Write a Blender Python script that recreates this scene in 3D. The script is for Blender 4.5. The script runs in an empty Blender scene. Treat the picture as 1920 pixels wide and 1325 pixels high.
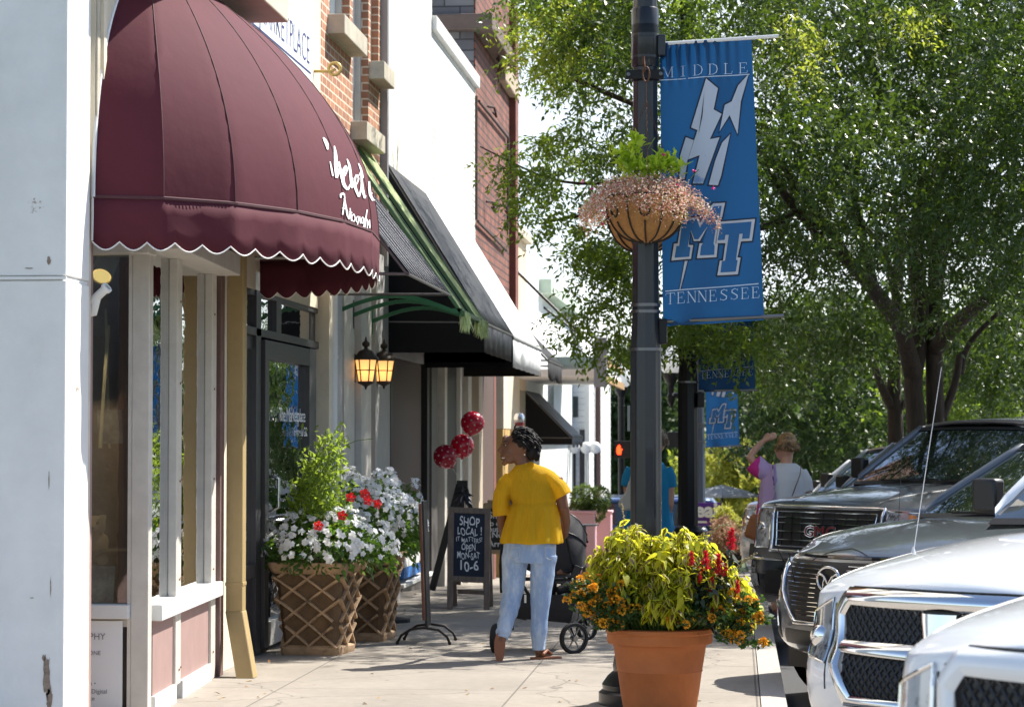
import bpy, bmesh, math, random
import numpy as np
from math import sin, cos, pi, radians
from mathutils import Vector, Matrix
from mathutils.bvhtree import BVHTree
random.seed(7); RNG = np.random.default_rng(7)
C = bpy.context.scene.collection
# ------------------------------------------------------------------ camera
F = 4533.0                      # focal length in pixels of a 1920 px wide picture (85 mm on 36 mm)
YAW = math.atan(420/F); PITCH = math.atan(159.5/F)
CAM = Vector((0, 0, 1.6))
cd = bpy.data.cameras.new('camera'); cam = bpy.data.objects.new('camera', cd); C.objects.link(cam)
cd.lens = 85; cd.sensor_width = 36; cd.clip_start = .1; cd.clip_end = 3000
cam.location = CAM; cam.rotation_euler = (pi/2+PITCH, 0, YAW)
cd.dof.use_dof = True; cd.dof.focus_distance = 15.6; cd.dof.aperture_fstop = 5.6
bpy.context.scene.camera = cam
# ------------------------------------------------------------------ sky, sun, exposure
SUN_EL = radians(49); SD = Vector((.74, .67, 0)).normalized()       # horizontal direction towards the sun
w = bpy.data.worlds.new('World'); bpy.context.scene.world = w; w.use_nodes = True
nt = w.node_tree; bgn = nt.nodes['Background']; sky = nt.nodes.new('ShaderNodeTexSky'); sky.sky_type = 'NISHITA'
sky.sun_disc = False; sky.sun_elevation = SUN_EL; sky.sun_rotation = math.atan2(SD.x, SD.y)
sky.dust_density = .8; sky.air_density = 1.0; sky.ozone_density = 1.2
tcw = nt.nodes.new('ShaderNodeTexCoord'); nzw = nt.nodes.new('ShaderNodeTexNoise'); nzw.inputs['Scale'].default_value = 3.2; nzw.inputs['Detail'].default_value = 8; nzw.inputs['Roughness'].default_value = .6
mpw = nt.nodes.new('ShaderNodeMapping'); mpw.inputs['Scale'].default_value = (1, 1, 2.6); nt.links.new(tcw.outputs['Generated'], mpw.inputs[0]); nt.links.new(mpw.outputs[0], nzw.inputs[0])
mrw = nt.nodes.new('ShaderNodeMapRange'); mrw.inputs[1].default_value = .36; mrw.inputs[2].default_value = .62; mrw.inputs[3].default_value = .35; mrw.inputs[4].default_value = .95; nt.links.new(nzw.outputs[0], mrw.inputs[0])
mxw = nt.nodes.new('ShaderNodeMix'); mxw.data_type = 'RGBA'; spw = nt.nodes.new('ShaderNodeSeparateXYZ'); nt.links.new(tcw.outputs['Generated'], spw.inputs[0]); elw = nt.nodes.new('ShaderNodeMapRange'); nt.links.new(spw.outputs[2], elw.inputs[0])
elw.inputs[1].default_value = .12; elw.inputs[2].default_value = .42; elw.inputs[3].default_value = 1; elw.inputs[4].default_value = .04
mlw = nt.nodes.new('ShaderNodeMath'); mlw.operation = 'MULTIPLY'; nt.links.new(mrw.outputs[0], mlw.inputs[0]); nt.links.new(elw.outputs[0], mlw.inputs[1]); azw = nt.nodes.new('ShaderNodeMapRange'); nt.links.new(spw.outputs[1], azw.inputs[0]); azw.inputs[1].default_value = -.35; azw.inputs[2].default_value = .25; azw.inputs[3].default_value = .35; azw.inputs[4].default_value = 1
m2w = nt.nodes.new('ShaderNodeMath'); m2w.operation = 'MULTIPLY'; nt.links.new(mlw.outputs[0], m2w.inputs[0]); nt.links.new(azw.outputs[0], m2w.inputs[1]); nt.links.new(m2w.outputs[0], mxw.inputs[0]); nt.links.new(sky.outputs[0], mxw.inputs[6]); mxw.inputs[7].default_value = (5.6, 5.9, 6.3, 1)   # thin bright cloud
nt.links.new(mxw.outputs[2], bgn.inputs[0]); bgn.inputs[1].default_value = .115
sl = bpy.data.lights.new('sun', 'SUN'); so = bpy.data.objects.new('sun', sl); C.objects.link(so)
sl.energy = 5.0; sl.angle = radians(.53); sl.color = (1, .955, .87)
sv = Vector((SD.x*cos(SUN_EL), SD.y*cos(SUN_EL), sin(SUN_EL)))
so.rotation_euler = sv.to_track_quat('Z', 'Y').to_euler(); so.location = (20, 20, 30)
vs = bpy.context.scene.view_settings; vs.view_transform = 'Standard'; vs.look = 'None'; vs.gamma = 1; vs.exposure = .96
# ------------------------------------------------------------------ projection helpers
_cy, _sy, _cp, _sp = cos(YAW), sin(YAW), cos(PITCH), sin(PITCH)
RV = Vector((_cy, _sy, 0)); FV = Vector((-_sy*_cp, _cy*_cp, _sp)); UV = RV.cross(FV)
def ray(px, py): return (FV + RV*((px-960)/F) - UV*((py-662.5)/F))
def at(px, py, Y):
    d = ray(px, py); return CAM + d*(Y/d.y)
def atx(px, py, X):
    d = ray(px, py); return CAM + d*(X/d.x)
def gz(Y):                       # height of the pavement along the street
    if Y < 25: return 0.0
    if Y < 75: return -.043*(Y-25)
    return -2.15
def gp(px, py):
    d = ray(px, py); Y = 15.0
    for _ in range(30): Y = d.y*(gz(Y)-CAM.z)/d.z
    return CAM + d*(Y/d.y)
# ------------------------------------------------------------------ materials
MATS = {}
def M(name, col, rough=.6, metal=0, var=0, vs_=6, bump=0, bs=60, col2=None, transl=None, coat=0, emit=None, es=1, spec=.5, sheen=0, alpha=None, stretch=None, noise2=None):
    if name in MATS: return MATS[name]
    m = bpy.data.materials.new(name); m.use_nodes = True; n = m.node_tree.nodes; L = m.node_tree.links
    b = n['Principled BSDF']; b.inputs['Roughness'].default_value = rough; b.inputs['Metallic'].default_value = metal
    b.inputs['Base Color'].default_value = (*col, 1); b.inputs['Specular IOR Level'].default_value = spec
    b.inputs['Coat Weight'].default_value = coat; b.inputs['Coat Roughness'].default_value = .04
    if sheen: b.inputs['Sheen Weight'].default_value = sheen
    src = None
    tc = n.new('ShaderNodeTexCoord'); mp = n.new('ShaderNodeMapping'); L.new(tc.outputs['Object'], mp.inputs[0])
    if stretch: mp.inputs['Scale'].default_value = stretch
    if col2 is not None:
        g = n.new('ShaderNodeNewGeometry'); mx = n.new('ShaderNodeMix'); mx.data_type = 'RGBA'
        mx.inputs[6].default_value = (*col, 1); mx.inputs[7].default_value = (*col2, 1)
        L.new(g.outputs['Random Per Island'], mx.inputs[0]); src = mx.outputs[2]
    if var:
        nz = n.new('ShaderNodeTexNoise'); nz.inputs['Scale'].default_value = vs_; nz.inputs['Detail'].default_value = 8; nz.inputs['Roughness'].default_value = .65
        L.new(mp.outputs[0], nz.inputs[0])
        mr = n.new('ShaderNodeMapRange'); mr.inputs[1].default_value = .3; mr.inputs[2].default_value = .7
        mr.inputs[3].default_value = 1-var; mr.inputs[4].default_value = 1+var*.6; L.new(nz.outputs[0], mr.inputs[0])
        mu = n.new('ShaderNodeVectorMath'); mu.operation = 'MULTIPLY'
        if src: L.new(src, mu.inputs[0])
        else: mu.inputs[0].default_value = col
        cb = n.new('ShaderNodeCombineXYZ')
        for k in range(3): L.new(mr.outputs[0], cb.inputs[k])
        L.new(cb.outputs[0], mu.inputs[1]); src = mu.outputs[0]
    if noise2:                   # blotches of a second colour (chipped paint, rust, stains)
        c2, sc, lo, hi = noise2
        nz = n.new('ShaderNodeTexNoise'); nz.inputs['Scale'].default_value = sc; nz.inputs['Detail'].default_value = 10; nz.inputs['Roughness'].default_value = .7
        L.new(mp.outputs[0], nz.inputs[0])
        mr = n.new('ShaderNodeMapRange'); mr.inputs[1].default_value = lo; mr.inputs[2].default_value = hi; L.new(nz.outputs[0], mr.inputs[0])
        mx = n.new('ShaderNodeMix'); mx.data_type = 'RGBA'; L.new(mr.outputs[0], mx.inputs[0]); mx.inputs[7].default_value = (*c2, 1)
        if src: L.new(src, mx.inputs[6])
        else: mx.inputs[6].default_value = (*col, 1)
        src = mx.outputs[2]
    if src: L.new(src, b.inputs['Base Color'])
    if bump:
        nz = n.new('ShaderNodeTexNoise'); nz.inputs['Scale'].default_value = bs; nz.inputs['Detail'].default_value = 6; L.new(mp.outputs[0], nz.inputs[0])
        bp = n.new('ShaderNodeBump'); bp.inputs['Strength'].default_value = bump; bp.inputs['Distance'].default_value = .01
        L.new(nz.outputs[0], bp.inputs['Height']); L.new(bp.outputs[0], b.inputs['Normal'])
    if emit is not None:
        b.inputs['Emission Color'].default_value = (*emit, 1); b.inputs['Emission Strength'].default_value = es
    if transl:
        tcol, f = transl; t = n.new('ShaderNodeBsdfTranslucent'); t.inputs[0].default_value = (*tcol, 1)
        mxs = n.new('ShaderNodeMixShader'); mxs.inputs[0].default_value = f
        L.new(b.outputs[0], mxs.inputs[1]); L.new(t.outputs[0], mxs.inputs[2]); L.new(mxs.outputs[0], n['Material Output'].inputs[0])
    MATS[name] = m; return m
def brick_mat(name, c1, c2, mortar, w_=.205, h_=.075, mort=.012, bump=.6, rough=.85, var=.15, squash=1):
    if name in MATS: return MATS[name]
    m = M(name, c1, rough); n = m.node_tree.nodes; L = m.node_tree.links; b = n['Principled BSDF']
    tc = n.new('ShaderNodeTexCoord'); sp = n.new('ShaderNodeSeparateXYZ'); L.new(tc.outputs['Object'], sp.inputs[0])
    ad = n.new('ShaderNodeMath'); L.new(sp.outputs[0], ad.inputs[0]); L.new(sp.outputs[1], ad.inputs[1])
    cb = n.new('ShaderNodeCombineXYZ'); L.new(ad.outputs[0], cb.inputs[0]); L.new(sp.outputs[2], cb.inputs[1])
    bt = n.new('ShaderNodeTexBrick'); L.new(cb.outputs[0], bt.inputs['Vector'])
    bt.inputs['Color1'].default_value = (*c1, 1); bt.inputs['Color2'].default_value = (*c2, 1); bt.inputs['Mortar'].default_value = (*mortar, 1)
    bt.inputs['Scale'].default_value = 1; bt.inputs['Mortar Size'].default_value = mort/2; bt.inputs['Brick Width'].default_value = w_; bt.inputs['Row Height'].default_value = h_
    bt.inputs['Bias'].default_value = -.1
    nz = n.new('ShaderNodeTexNoise'); nz.inputs['Scale'].default_value = 3; nz.inputs['Detail'].default_value = 10; L.new(tc.outputs['Object'], nz.inputs[0])
    mr = n.new('ShaderNodeMapRange'); mr.inputs[1].default_value = .3; mr.inputs[2].default_value = .7; mr.inputs[3].default_value = 1-var; mr.inputs[4].default_value = 1+var
    L.new(nz.outputs[0], mr.inputs[0]); c3 = n.new('ShaderNodeCombineXYZ')
    for k in range(3): L.new(mr.outputs[0], c3.inputs[k])
    mu = n.new('ShaderNodeVectorMath'); mu.operation = 'MULTIPLY'; L.new(bt.outputs[0], mu.inputs[0]); L.new(c3.outputs[0], mu.inputs[1])
    L.new(mu.outputs[0], b.inputs['Base Color'])
    bp = n.new('ShaderNodeBump'); bp.invert = True; bp.inputs['Strength'].default_value = bump; bp.inputs['Distance'].default_value = .01
    L.new(bt.outputs[1], bp.inputs['Height']); L.new(bp.outputs[0], b.inputs['Normal'])
    return m
def stripe_mat(name, c1, c2, axis=1, per=.05, frac=.8, rough=.8):
    m = M(name, c1, rough, spec=.1); n = m.node_tree.nodes; L = m.node_tree.links; b = n['Principled BSDF']
    tc = n.new('ShaderNodeTexCoord'); sp = n.new('ShaderNodeSeparateXYZ'); L.new(tc.outputs['Object'], sp.inputs[0])
    a = n.new('ShaderNodeMath'); a.operation = 'DIVIDE'; L.new(sp.outputs[axis], a.inputs[0]); a.inputs[1].default_value = per
    fr = n.new('ShaderNodeMath'); fr.operation = 'FRACT'; L.new(a.outputs[0], fr.inputs[0])
    gt = n.new('ShaderNodeMath'); gt.operation = 'GREATER_THAN'; L.new(fr.outputs[0], gt.inputs[0]); gt.inputs[1].default_value = frac
    mx = n.new('ShaderNodeMix'); mx.data_type = 'RGBA'; L.new(gt.outputs[0], mx.inputs[0]); mx.inputs[6].default_value = (*c1, 1); mx.inputs[7].default_value = (*c2, 1)
    L.new(mx.outputs[2], b.inputs['Base Color']); return m
def glass_mat(name, tint=(.55, .62, .6), refl=.12):
    # window pane: part mirror, part see-through
    m = bpy.data.materials.new(name); m.use_nodes = True; n = m.node_tree.nodes; L = m.node_tree.links
    n.remove(n['Principled BSDF']); t = n.new('ShaderNodeBsdfTransparent'); t.inputs[0].default_value = (*tint, 1)
    g = n.new('ShaderNodeBsdfGlossy'); g.inputs['Roughness'].default_value = .01; g.inputs[0].default_value = (.95, .97, 1, 1)
    tc = n.new('ShaderNodeTexCoord'); mp = n.new('ShaderNodeMapping'); mp.inputs['Scale'].default_value = (3, 3, 9); L.new(tc.outputs['Object'], mp.inputs[0]); nz = n.new('ShaderNodeTexNoise'); nz.inputs['Scale'].default_value = 1.0; nz.inputs['Detail'].default_value = 2; L.new(mp.outputs[0], nz.inputs[0]); bp = n.new('ShaderNodeBump'); bp.inputs['Strength'].default_value = .14; bp.inputs['Distance'].default_value = .012; L.new(nz.outputs[0], bp.inputs['Height']); L.new(bp.outputs[0], g.inputs['Normal'])
    fr = n.new('ShaderNodeFresnel'); fr.inputs[0].default_value = 1.5; ad = n.new('ShaderNodeMath'); ad.operation = 'MULTIPLY_ADD'
    ad.inputs[1].default_value = 1.6; ad.inputs[2].default_value = refl; ad.use_clamp = True; L.new(fr.outputs[0], ad.inputs[0])
    mx = n.new('ShaderNodeMixShader'); L.new(ad.outputs[0], mx.inputs[0]); L.new(t.outputs[0], mx.inputs[1]); L.new(g.outputs[0], mx.inputs[2])
    L.new(mx.outputs[0], n['Material Output'].inputs[0]); MATS[name] = m; return m
# ------------------------------------------------------------------ tagging
def tag(o, label=None, cat=None, group=None, kind=None):
    if label: o['label'] = label
    if cat: o['category'] = cat
    if group: o['group'] = group
    if kind: o['kind'] = kind
    return o
def thing(name, label, cat, loc=(0, 0, 0), rz=0, group=None):
    o = bpy.data.objects.new(name, None); C.objects.link(o); o.empty_display_size = .1
    o.location = loc; o.rotation_euler = (0, 0, rz); return tag(o, label, cat, group)
def copy_tree(o, parent=None):
    c = o.copy(); C.objects.link(c); c.parent = parent
    for ch in list(o.children): copy_tree(ch, c)
    return c
def root_off(p):
    off = Vector((0, 0, 0))
    while p: off += p.location; p = p.parent
    return off
# ------------------------------------------------------------------ mesh builder (world coordinates unless local=True)
class MB:
    def __init__(s): s.v = []; s.f = []
    def add(s, vs, fs):
        o = len(s.v); s.v += [Vector(x) for x in vs]; s.f += [tuple(i+o for i in f) for f in fs]; return s
    def box(s, x0, x1, y0, y1, z0, z1, R=None, c=None):
        vs = [Vector((x, y, z)) for z in (z0, z1) for y in (y0, y1) for x in (x0, x1)]
        if R is not None: c = Vector(c or (0, 0, 0)); vs = [R @ v + c for v in vs]
        return s.add(vs, [(0, 2, 3, 1), (4, 5, 7, 6), (0, 1, 5, 4), (2, 6, 7, 3), (0, 4, 6, 2), (1, 3, 7, 5)])
    def bar(s, a, b, w_, h_, up=(0, 0, 1)):
        a = Vector(a); b = Vector(b); d = (b-a).normalized(); u = Vector(up)
        r = d.cross(u)
        if r.length < 1e-4: r = d.cross(Vector((1, 0, 0)))
        r.normalize(); u = r.cross(d); r = r*w_/2; u = u*h_/2
        vs = [p+x*r+y*u for p in (a, b) for x, y in ((-1, -1), (1, -1), (1, 1), (-1, 1))]
        return s.add(vs, [(3, 2, 1, 0), (4, 5, 6, 7), (0, 1, 5, 4), (1, 2, 6, 5), (2, 3, 7, 6), (3, 0, 4, 7)])
    def tube(s, pts, r, n=8, cap=True, closed=False):
        pts = [Vector(p) for p in pts]; k = len(pts); rs = r if isinstance(r, (list, tuple)) else [r]*k
        o = len(s.v); ref = None
        for i, p in enumerate(pts):
            if closed: d = pts[(i+1) % k]-pts[i-1]
            else: d = pts[min(i+1, k-1)]-pts[max(i-1, 0)]
            d.normalize()
            if ref is None:
                ref = Vector((0, 0, 1)) if abs(d.z) < .9 else Vector((1, 0, 0))
                ref = (ref-d*ref.dot(d)).normalized()
            else:
                ref = (ref-d*ref.dot(d)); ref = ref.normalized() if ref.length > 1e-5 else d.orthogonal().normalized()
            q = d.cross(ref); rr = rs[i]
            for j in range(n):
                a = 2*pi*j/n
                if isinstance(rr, (list, tuple)): s.v.append(p+ref*cos(a)*rr[0]+q*sin(a)*rr[1])
                else: s.v.append(p+(ref*cos(a)+q*sin(a))*rr)
        for i in range(k-1 if not closed else k):
            for j in range(n):
                a = o+i*n+j; b = o+i*n+(j+1) % n; i2 = (i+1) % k
                s.f.append((a, b, o+i2*n+(j+1) % n, o+i2*n+j))
        if cap and not closed:
            s.f.append(tuple(o+j for j in reversed(range(n)))); s.f.append(tuple(o+(k-1)*n+j for j in range(n)))
        return s
    def rings(s, rings, cap=True, closed=False):      # list of equal-length point loops
        o = len(s.v); n = len(rings[0])
        for r in rings: s.v += [Vector(p) for p in r]
        for i in range(len(rings)-(0 if closed else 1)):
            i2 = (i+1) % len(rings)
            for j in range(n): s.f.append((o+i*n+j, o+i*n+(j+1) % n, o+i2*n+(j+1) % n, o+i2*n+j))
        if cap and not closed:
            s.f.append(tuple(o+j for j in reversed(range(n)))); s.f.append(tuple(o+(len(rings)-1)*n+j for j in range(n)))
        return s
    def lathe(s, prof, c=(0, 0, 0), n=24, cap=True, ax=None, flute=0, nf=16):
        c = Vector(c); R = Matrix.Identity(3) if ax is None else Vector(ax).to_track_quat('Z', 'Y').to_matrix()
        rr = []
        for r, z in prof:
            rr.append([c + R @ Vector((r*(1-flute*abs(cos(nf*pi*j/n)))*cos(2*pi*j/n), r*(1-flute*abs(cos(nf*pi*j/n)))*sin(2*pi*j/n), z)) for j in range(n)])
        return s.rings(rr, cap)
    def grid(s, fn, nu, nv, flip=False):
        o = len(s.v)
        for i in range(nu+1):
            for j in range(nv+1): s.v.append(Vector(fn(i/nu, j/nv)))
        for i in range(nu):
            for j in range(nv):
                a = o+i*(nv+1)+j; q = (a, a+1, a+nv+2, a+nv+1); s.f.append(q[::-1] if flip else q)
        return s
    def poly(s, pts): return s.add(pts, [tuple(range(len(pts)))])
    def extr(s, pts, vec):
        pts = [Vector(p) for p in pts]; vec = Vector(vec); n = len(pts)
        return s.add(pts+[p+vec for p in pts], [tuple(range(n))[::-1], tuple(range(n, 2*n))]+[(i, (i+1) % n, n+(i+1) % n, n+i) for i in range(n)])
    def sphere(s, c, r, n=16, m=10, R=None):
        c = Vector(c); r = (r, r, r) if not isinstance(r, (list, tuple)) else r
        o = len(s.v); s.v.append(c+(R @ Vector((0, 0, r[2])) if R else Vector((0, 0, r[2]))))
        for i in range(1, m):
            for j in range(n):
                a = pi*i/m; b = 2*pi*j/n; p = Vector((r[0]*sin(a)*cos(b), r[1]*sin(a)*sin(b), r[2]*cos(a)))
                s.v.append(c+(R @ p if R else p))
        s.v.append(c-(R @ Vector((0, 0, r[2])) if R else Vector((0, 0, r[2])))); e = len(s.v)-1
        for j in range(n): s.f.append((o, o+1+j, o+1+(j+1) % n)); s.f.append((e, e-n+(j+1) % n, e-n+j))
        for i in range(m-2):
            for j in range(n): a = o+1+i*n; s.f.append((a+j, a+n+j, a+n+(j+1) % n, a+(j+1) % n))
        return s
    def build(s, name, mat, parent=None, smooth=None, bevel=0, sub=0, local=False, solid=0, label=None, weld=False, recalc=False, voxel=0):
        me = bpy.data.meshes.new(name); off = Vector((0, 0, 0)) if local else root_off(parent)
        me.from_pydata([v-off for v in s.v], [], s.f)
        if weld or recalc:
            bm = bmesh.new(); bm.from_mesh(me)
            if weld: bmesh.ops.remove_doubles(bm, verts=bm.verts, dist=1e-4)
            bmesh.ops.recalc_face_normals(bm, faces=bm.faces); bm.to_mesh(me); bm.free()
        me.update(); o = bpy.data.objects.new(name, me); C.objects.link(o)
        for m_ in (mat if isinstance(mat, list) else [mat]): me.materials.append(m_)
        if parent: o.parent = parent
        if label: o['label'] = label
        if solid: md = o.modifiers.new('s', 'SOLIDIFY'); md.thickness = solid; md.offset = 0
        if voxel: md = o.modifiers.new('r', 'REMESH'); md.mode = 'VOXEL'; md.voxel_size = voxel; md.use_smooth_shade = True
        if voxel: md = o.modifiers.new('sm', 'SMOOTH'); md.factor = .5; md.iterations = 5
        if bevel: md = o.modifiers.new('b', 'BEVEL'); md.width = bevel; md.segments = 2; md.limit_method = 'ANGLE'; md.angle_limit = radians(35); md.harden_normals = False
        if sub: md = o.modifiers.new('u', 'SUBSURF'); md.levels = sub; md.render_levels = sub
        if smooth is True or sub or voxel: me.shade_smooth()
        elif smooth: 
            me.shade_smooth(); me.set_sharp_from_angle(angle=radians(smooth))
        return o
def np_mesh(name, V, Q, mat, parent=None, k=4, smooth=False):
    V = np.asarray(V, dtype=np.float32).reshape(-1, 3); Q = np.asarray(Q, dtype=np.int32).reshape(-1, k)
    off = root_off(parent); V = V-np.array(off, dtype=np.float32)
    me = bpy.data.meshes.new(name); me.vertices.add(len(V)); me.vertices.foreach_set('co', V.ravel())
    me.loops.add(Q.size); me.loops.foreach_set('vertex_index', Q.ravel())
    me.polygons.add(len(Q)); me.polygons.foreach_set('loop_start', np.arange(0, Q.size, k, dtype=np.int32))
    me.update(calc_edges=True)
    o = bpy.data.objects.new(name, me); C.objects.link(o); me.materials.append(mat)
    if parent: o.parent = parent
    if smooth: me.shade_smooth()
    return o
def norm(a): return a/np.maximum(np.linalg.norm(a, axis=-1, keepdims=True), 1e-9)
def leaf_quads(P, A, L, W, up=None, fold=.25, jitter=.5):
    """P bases (n,3), A directions (n,3), L lengths, W half widths -> quads folded a little along the rib"""
    n = len(P); A = norm(A); up = RNG.normal(size=(n, 3))*jitter+(np.array([0, 0, 1.]) if up is None else up)
    S = norm(np.cross(A, up)); N = np.cross(S, A); L = np.asarray(L).reshape(-1, 1)*np.ones((n, 1)); W = np.asarray(W).reshape(-1, 1)*np.ones((n, 1))
    v = np.stack([P, P+A*L*.45+S*W+N*W*fold, P+A*L-N*L*.12, P+A*L*.45-S*W+N*W*fold], axis=1)
    q = np.arange(4*n).reshape(n, 4); return v.reshape(-1, 3), q
class Leaves:
    def __init__(s): s.V = []; s.Q = []; s.n = 0
    def add(s, v, q): s.V.append(v); s.Q.append(q+s.n); s.n += len(v)
    def build(s, name, mat, parent=None): return np_mesh(name, np.concatenate(s.V), np.concatenate(s.Q), mat, parent)
def text2d(body, size=1.0, align='LEFT', sp=1.0, shear=0, bold=0, res=3, sx=1.0):
    cu = bpy.data.curves.new('t', 'FONT'); cu.body = body; cu.size = size; cu.align_x = align; cu.space_character = sp; cu.shear = shear
    cu.offset = bold; cu.resolution_u = res; o = bpy.data.objects.new('t', cu); C.objects.link(o)
    dg = bpy.context.evaluated_depsgraph_get(); dg.update(); me = bpy.data.meshes.new_from_object(o.evaluated_get(dg))
    vs = [(v.co.x*sx, v.co.y) for v in me.vertices]; fs = [tuple(p.vertices) for p in me.polygons]
    bpy.data.objects.remove(o); bpy.data.curves.remove(cu); bpy.data.meshes.remove(me); return vs, fs
def put_text(mb, body, org, ux, uy, **k):
    org = Vector(org); ux = Vector(ux); uy = Vector(uy); vs, fs = text2d(body, **k)
    mb.add([org+ux*x+uy*y for x, y in vs], fs)
def ribbon2d(pts, w_):           # 2-D stroke polygon strips -> list of quads
    out = []
    ws = w_ if isinstance(w_, (list, tuple)) else [w_]*len(pts)
    for i in range(len(pts)-1):
        (x0, y0), (x1, y1) = pts[i], pts[i+1]; dx, dy = x1-x0, y1-y0; l = math.hypot(dx, dy) or 1; nx, ny = -dy/l, dx/l
        a, b = ws[i]/2, ws[i+1]/2; ex, ey = dx/l*a*.5, dy/l*a*.5
        out.append([(x0+nx*a-ex, y0+ny*a-ey), (x1+nx*b+ex, y1+ny*b+ey), (x1-nx*b+ex, y1-ny*b+ey), (x0-nx*a-ex, y0-ny*a-ey)])
    return out
# ================================================================== materials used widely
def concrete():
    m = M('concrete', (.46, .42, .37), .9); n = m.node_tree.nodes; L = m.node_tree.links; b = n['Principled BSDF']
    tc = n.new('ShaderNodeTexCoord'); mp = n.new('ShaderNodeMapping'); mp.inputs['Location'].default_value = (-.12, .35, 0); L.new(tc.outputs['Object'], mp.inputs[0])
    bt = n.new('ShaderNodeTexBrick'); bt.offset = 0; L.new(mp.outputs[0], bt.inputs['Vector'])
    for k, v in (('Scale', 1), ('Mortar Size', .007), ('Mortar Smooth', .3), ('Brick Width', 1.52), ('Row Height', 1.75), ('Bias', 0)): bt.inputs[k].default_value = v
    bt.inputs['Color1'].default_value = (.325, .285, .24, 1); bt.inputs['Color2'].default_value = (.30, .265, .225, 1); bt.inputs['Mortar'].default_value = (.16, .14, .12, 1)
    prev = bt.outputs[0]
    for sc, lo, hi, a, z in ((260, .35, .65, .8, 1.16), (1.3, .3, .7, .84, 1.08), (14, .3, .7, .92, 1.06)):
        nz = n.new('ShaderNodeTexNoise'); nz.inputs['Scale'].default_value = sc; nz.inputs['Detail'].default_value = 8; L.new(tc.outputs['Object'], nz.inputs[0])
        mr = n.new('ShaderNodeMapRange'); mr.inputs[1].default_value = lo; mr.inputs[2].default_value = hi; mr.inputs[3].default_value = a; mr.inputs[4].default_value = z; L.new(nz.outputs[0], mr.inputs[0])
        c3 = n.new('ShaderNodeCombineXYZ')
        for k in range(3): L.new(mr.outputs[0], c3.inputs[k])
        mu = n.new('ShaderNodeVectorMath'); mu.operation = 'MULTIPLY'; L.new(prev, mu.inputs[0]); L.new(c3.outputs[0], mu.inputs[1]); prev = mu.outputs[0]
    vo = n.new('ShaderNodeTexVoronoi'); vo.inputs['Scale'].default_value = 2.6; L.new(tc.outputs['Object'], vo.inputs['Vector'])
    vm = n.new('ShaderNodeMapRange'); vm.inputs[1].default_value = .035; vm.inputs[2].default_value = .055; vm.inputs[3].default_value = .55; vm.inputs[4].default_value = 1; L.new(vo.outputs['Distance'], vm.inputs[0])
    v2 = n.new('ShaderNodeTexVoronoi'); v2.feature = 'DISTANCE_TO_EDGE'; v2.inputs['Scale'].default_value = .55; ns = n.new('ShaderNodeTexNoise'); ns.inputs['Scale'].default_value = 3; ns.inputs['Detail'].default_value = 6; L.new(tc.outputs['Object'], ns.inputs[0]); va = n.new('ShaderNodeVectorMath'); va.operation = 'MULTIPLY_ADD'; va.inputs[1].default_value = (.35, .35, .35); L.new(ns.outputs['Color'], va.inputs[0]); L.new(tc.outputs['Object'], va.inputs[2]); L.new(va.outputs[0], v2.inputs['Vector'])
    vc = n.new('ShaderNodeMapRange'); vc.inputs[1].default_value = .0; vc.inputs[2].default_value = .006; vc.inputs[3].default_value = .5; vc.inputs[4].default_value = 1; L.new(v2.outputs['Distance'], vc.inputs[0])
    vx = n.new('ShaderNodeMath'); vx.operation = 'MULTIPLY'; L.new(vm.outputs[0], vx.inputs[0]); L.new(vc.outputs[0], vx.inputs[1]); c4 = n.new('ShaderNodeCombineXYZ')
    for k in range(3): L.new(vx.outputs[0], c4.inputs[k])
    mw = n.new('ShaderNodeVectorMath'); mw.operation = 'MULTIPLY'; L.new(prev, mw.inputs[0]); L.new(c4.outputs[0], mw.inputs[1]); prev = mw.outputs[0]
    L.new(prev, b.inputs['Base Color'])
    nz = n.new('ShaderNodeTexNoise'); nz.inputs['Scale'].default_value = 180; nz.inputs['Detail'].default_value = 5; L.new(tc.outputs['Object'], nz.inputs[0])
    ad = n.new('ShaderNodeMath'); ad.operation = 'MULTIPLY_ADD'; ad.inputs[1].default_value = -2.5; L.new(bt.outputs[1], ad.inputs[0]); L.new(nz.outputs[0], ad.inputs[2])
    bp = n.new('ShaderNodeBump'); bp.inputs['Strength'].default_value = .35; bp.inputs['Distance'].default_value = .01; L.new(ad.outputs[0], bp.inputs['Height']); L.new(bp.outputs[0], b.inputs['Normal'])
    return m
CONC = concrete()
ASPH = M('asphalt', (.055, .055, .058), .85, var=.25, vs_=40, bump=.4, bs=200)
GREEN = M('park_ground', (.07, .10, .03), .95, var=.4, vs_=1.5)
WHITEP = M('white_paint', (.74, .74, .72), .55, var=.06, vs_=3, bump=.15, bs=30, noise2=((.42, .37, .31), 2.2, .68, .74))
PIERM = M('pier_paint', (.78, .78, .77), .6, var=.10, vs_=2.2, bump=.5, bs=12, noise2=((.36, .28, .22), 4.5, .665, .69))
CREAM = M('cream_paint', (.72, .64, .50), .65, var=.1, vs_=4, bump=.2, bs=30)
STUC = M('stucco', (.74, .70, .63), .8, var=.05, vs_=2, bump=.2, bs=40, stretch=(1, 1, .12))
TAN = M('tan_paint', (.40, .29, .13), .5, var=.1, vs_=8)
MAUVE = M('mauve_paint', (.34, .22, .20), .7, var=.1, vs_=6, noise2=((.6, .5, .45), 9, .68, .72))
GREYP = M('grey_paint', (.42, .41, .40), .6, var=.1, vs_=5)
DARKAL = M('dark_aluminium', (.055, .055, .062), .4, metal=.3)
BLACKP = M('black_paint', (.012, .012, .013), .45)
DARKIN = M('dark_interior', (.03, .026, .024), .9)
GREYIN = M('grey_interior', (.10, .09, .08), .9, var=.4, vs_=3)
FRAMEP = M('frame_paint', (.62, .58, .52), .5, var=.12, vs_=7, bump=.15, bs=30)
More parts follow.
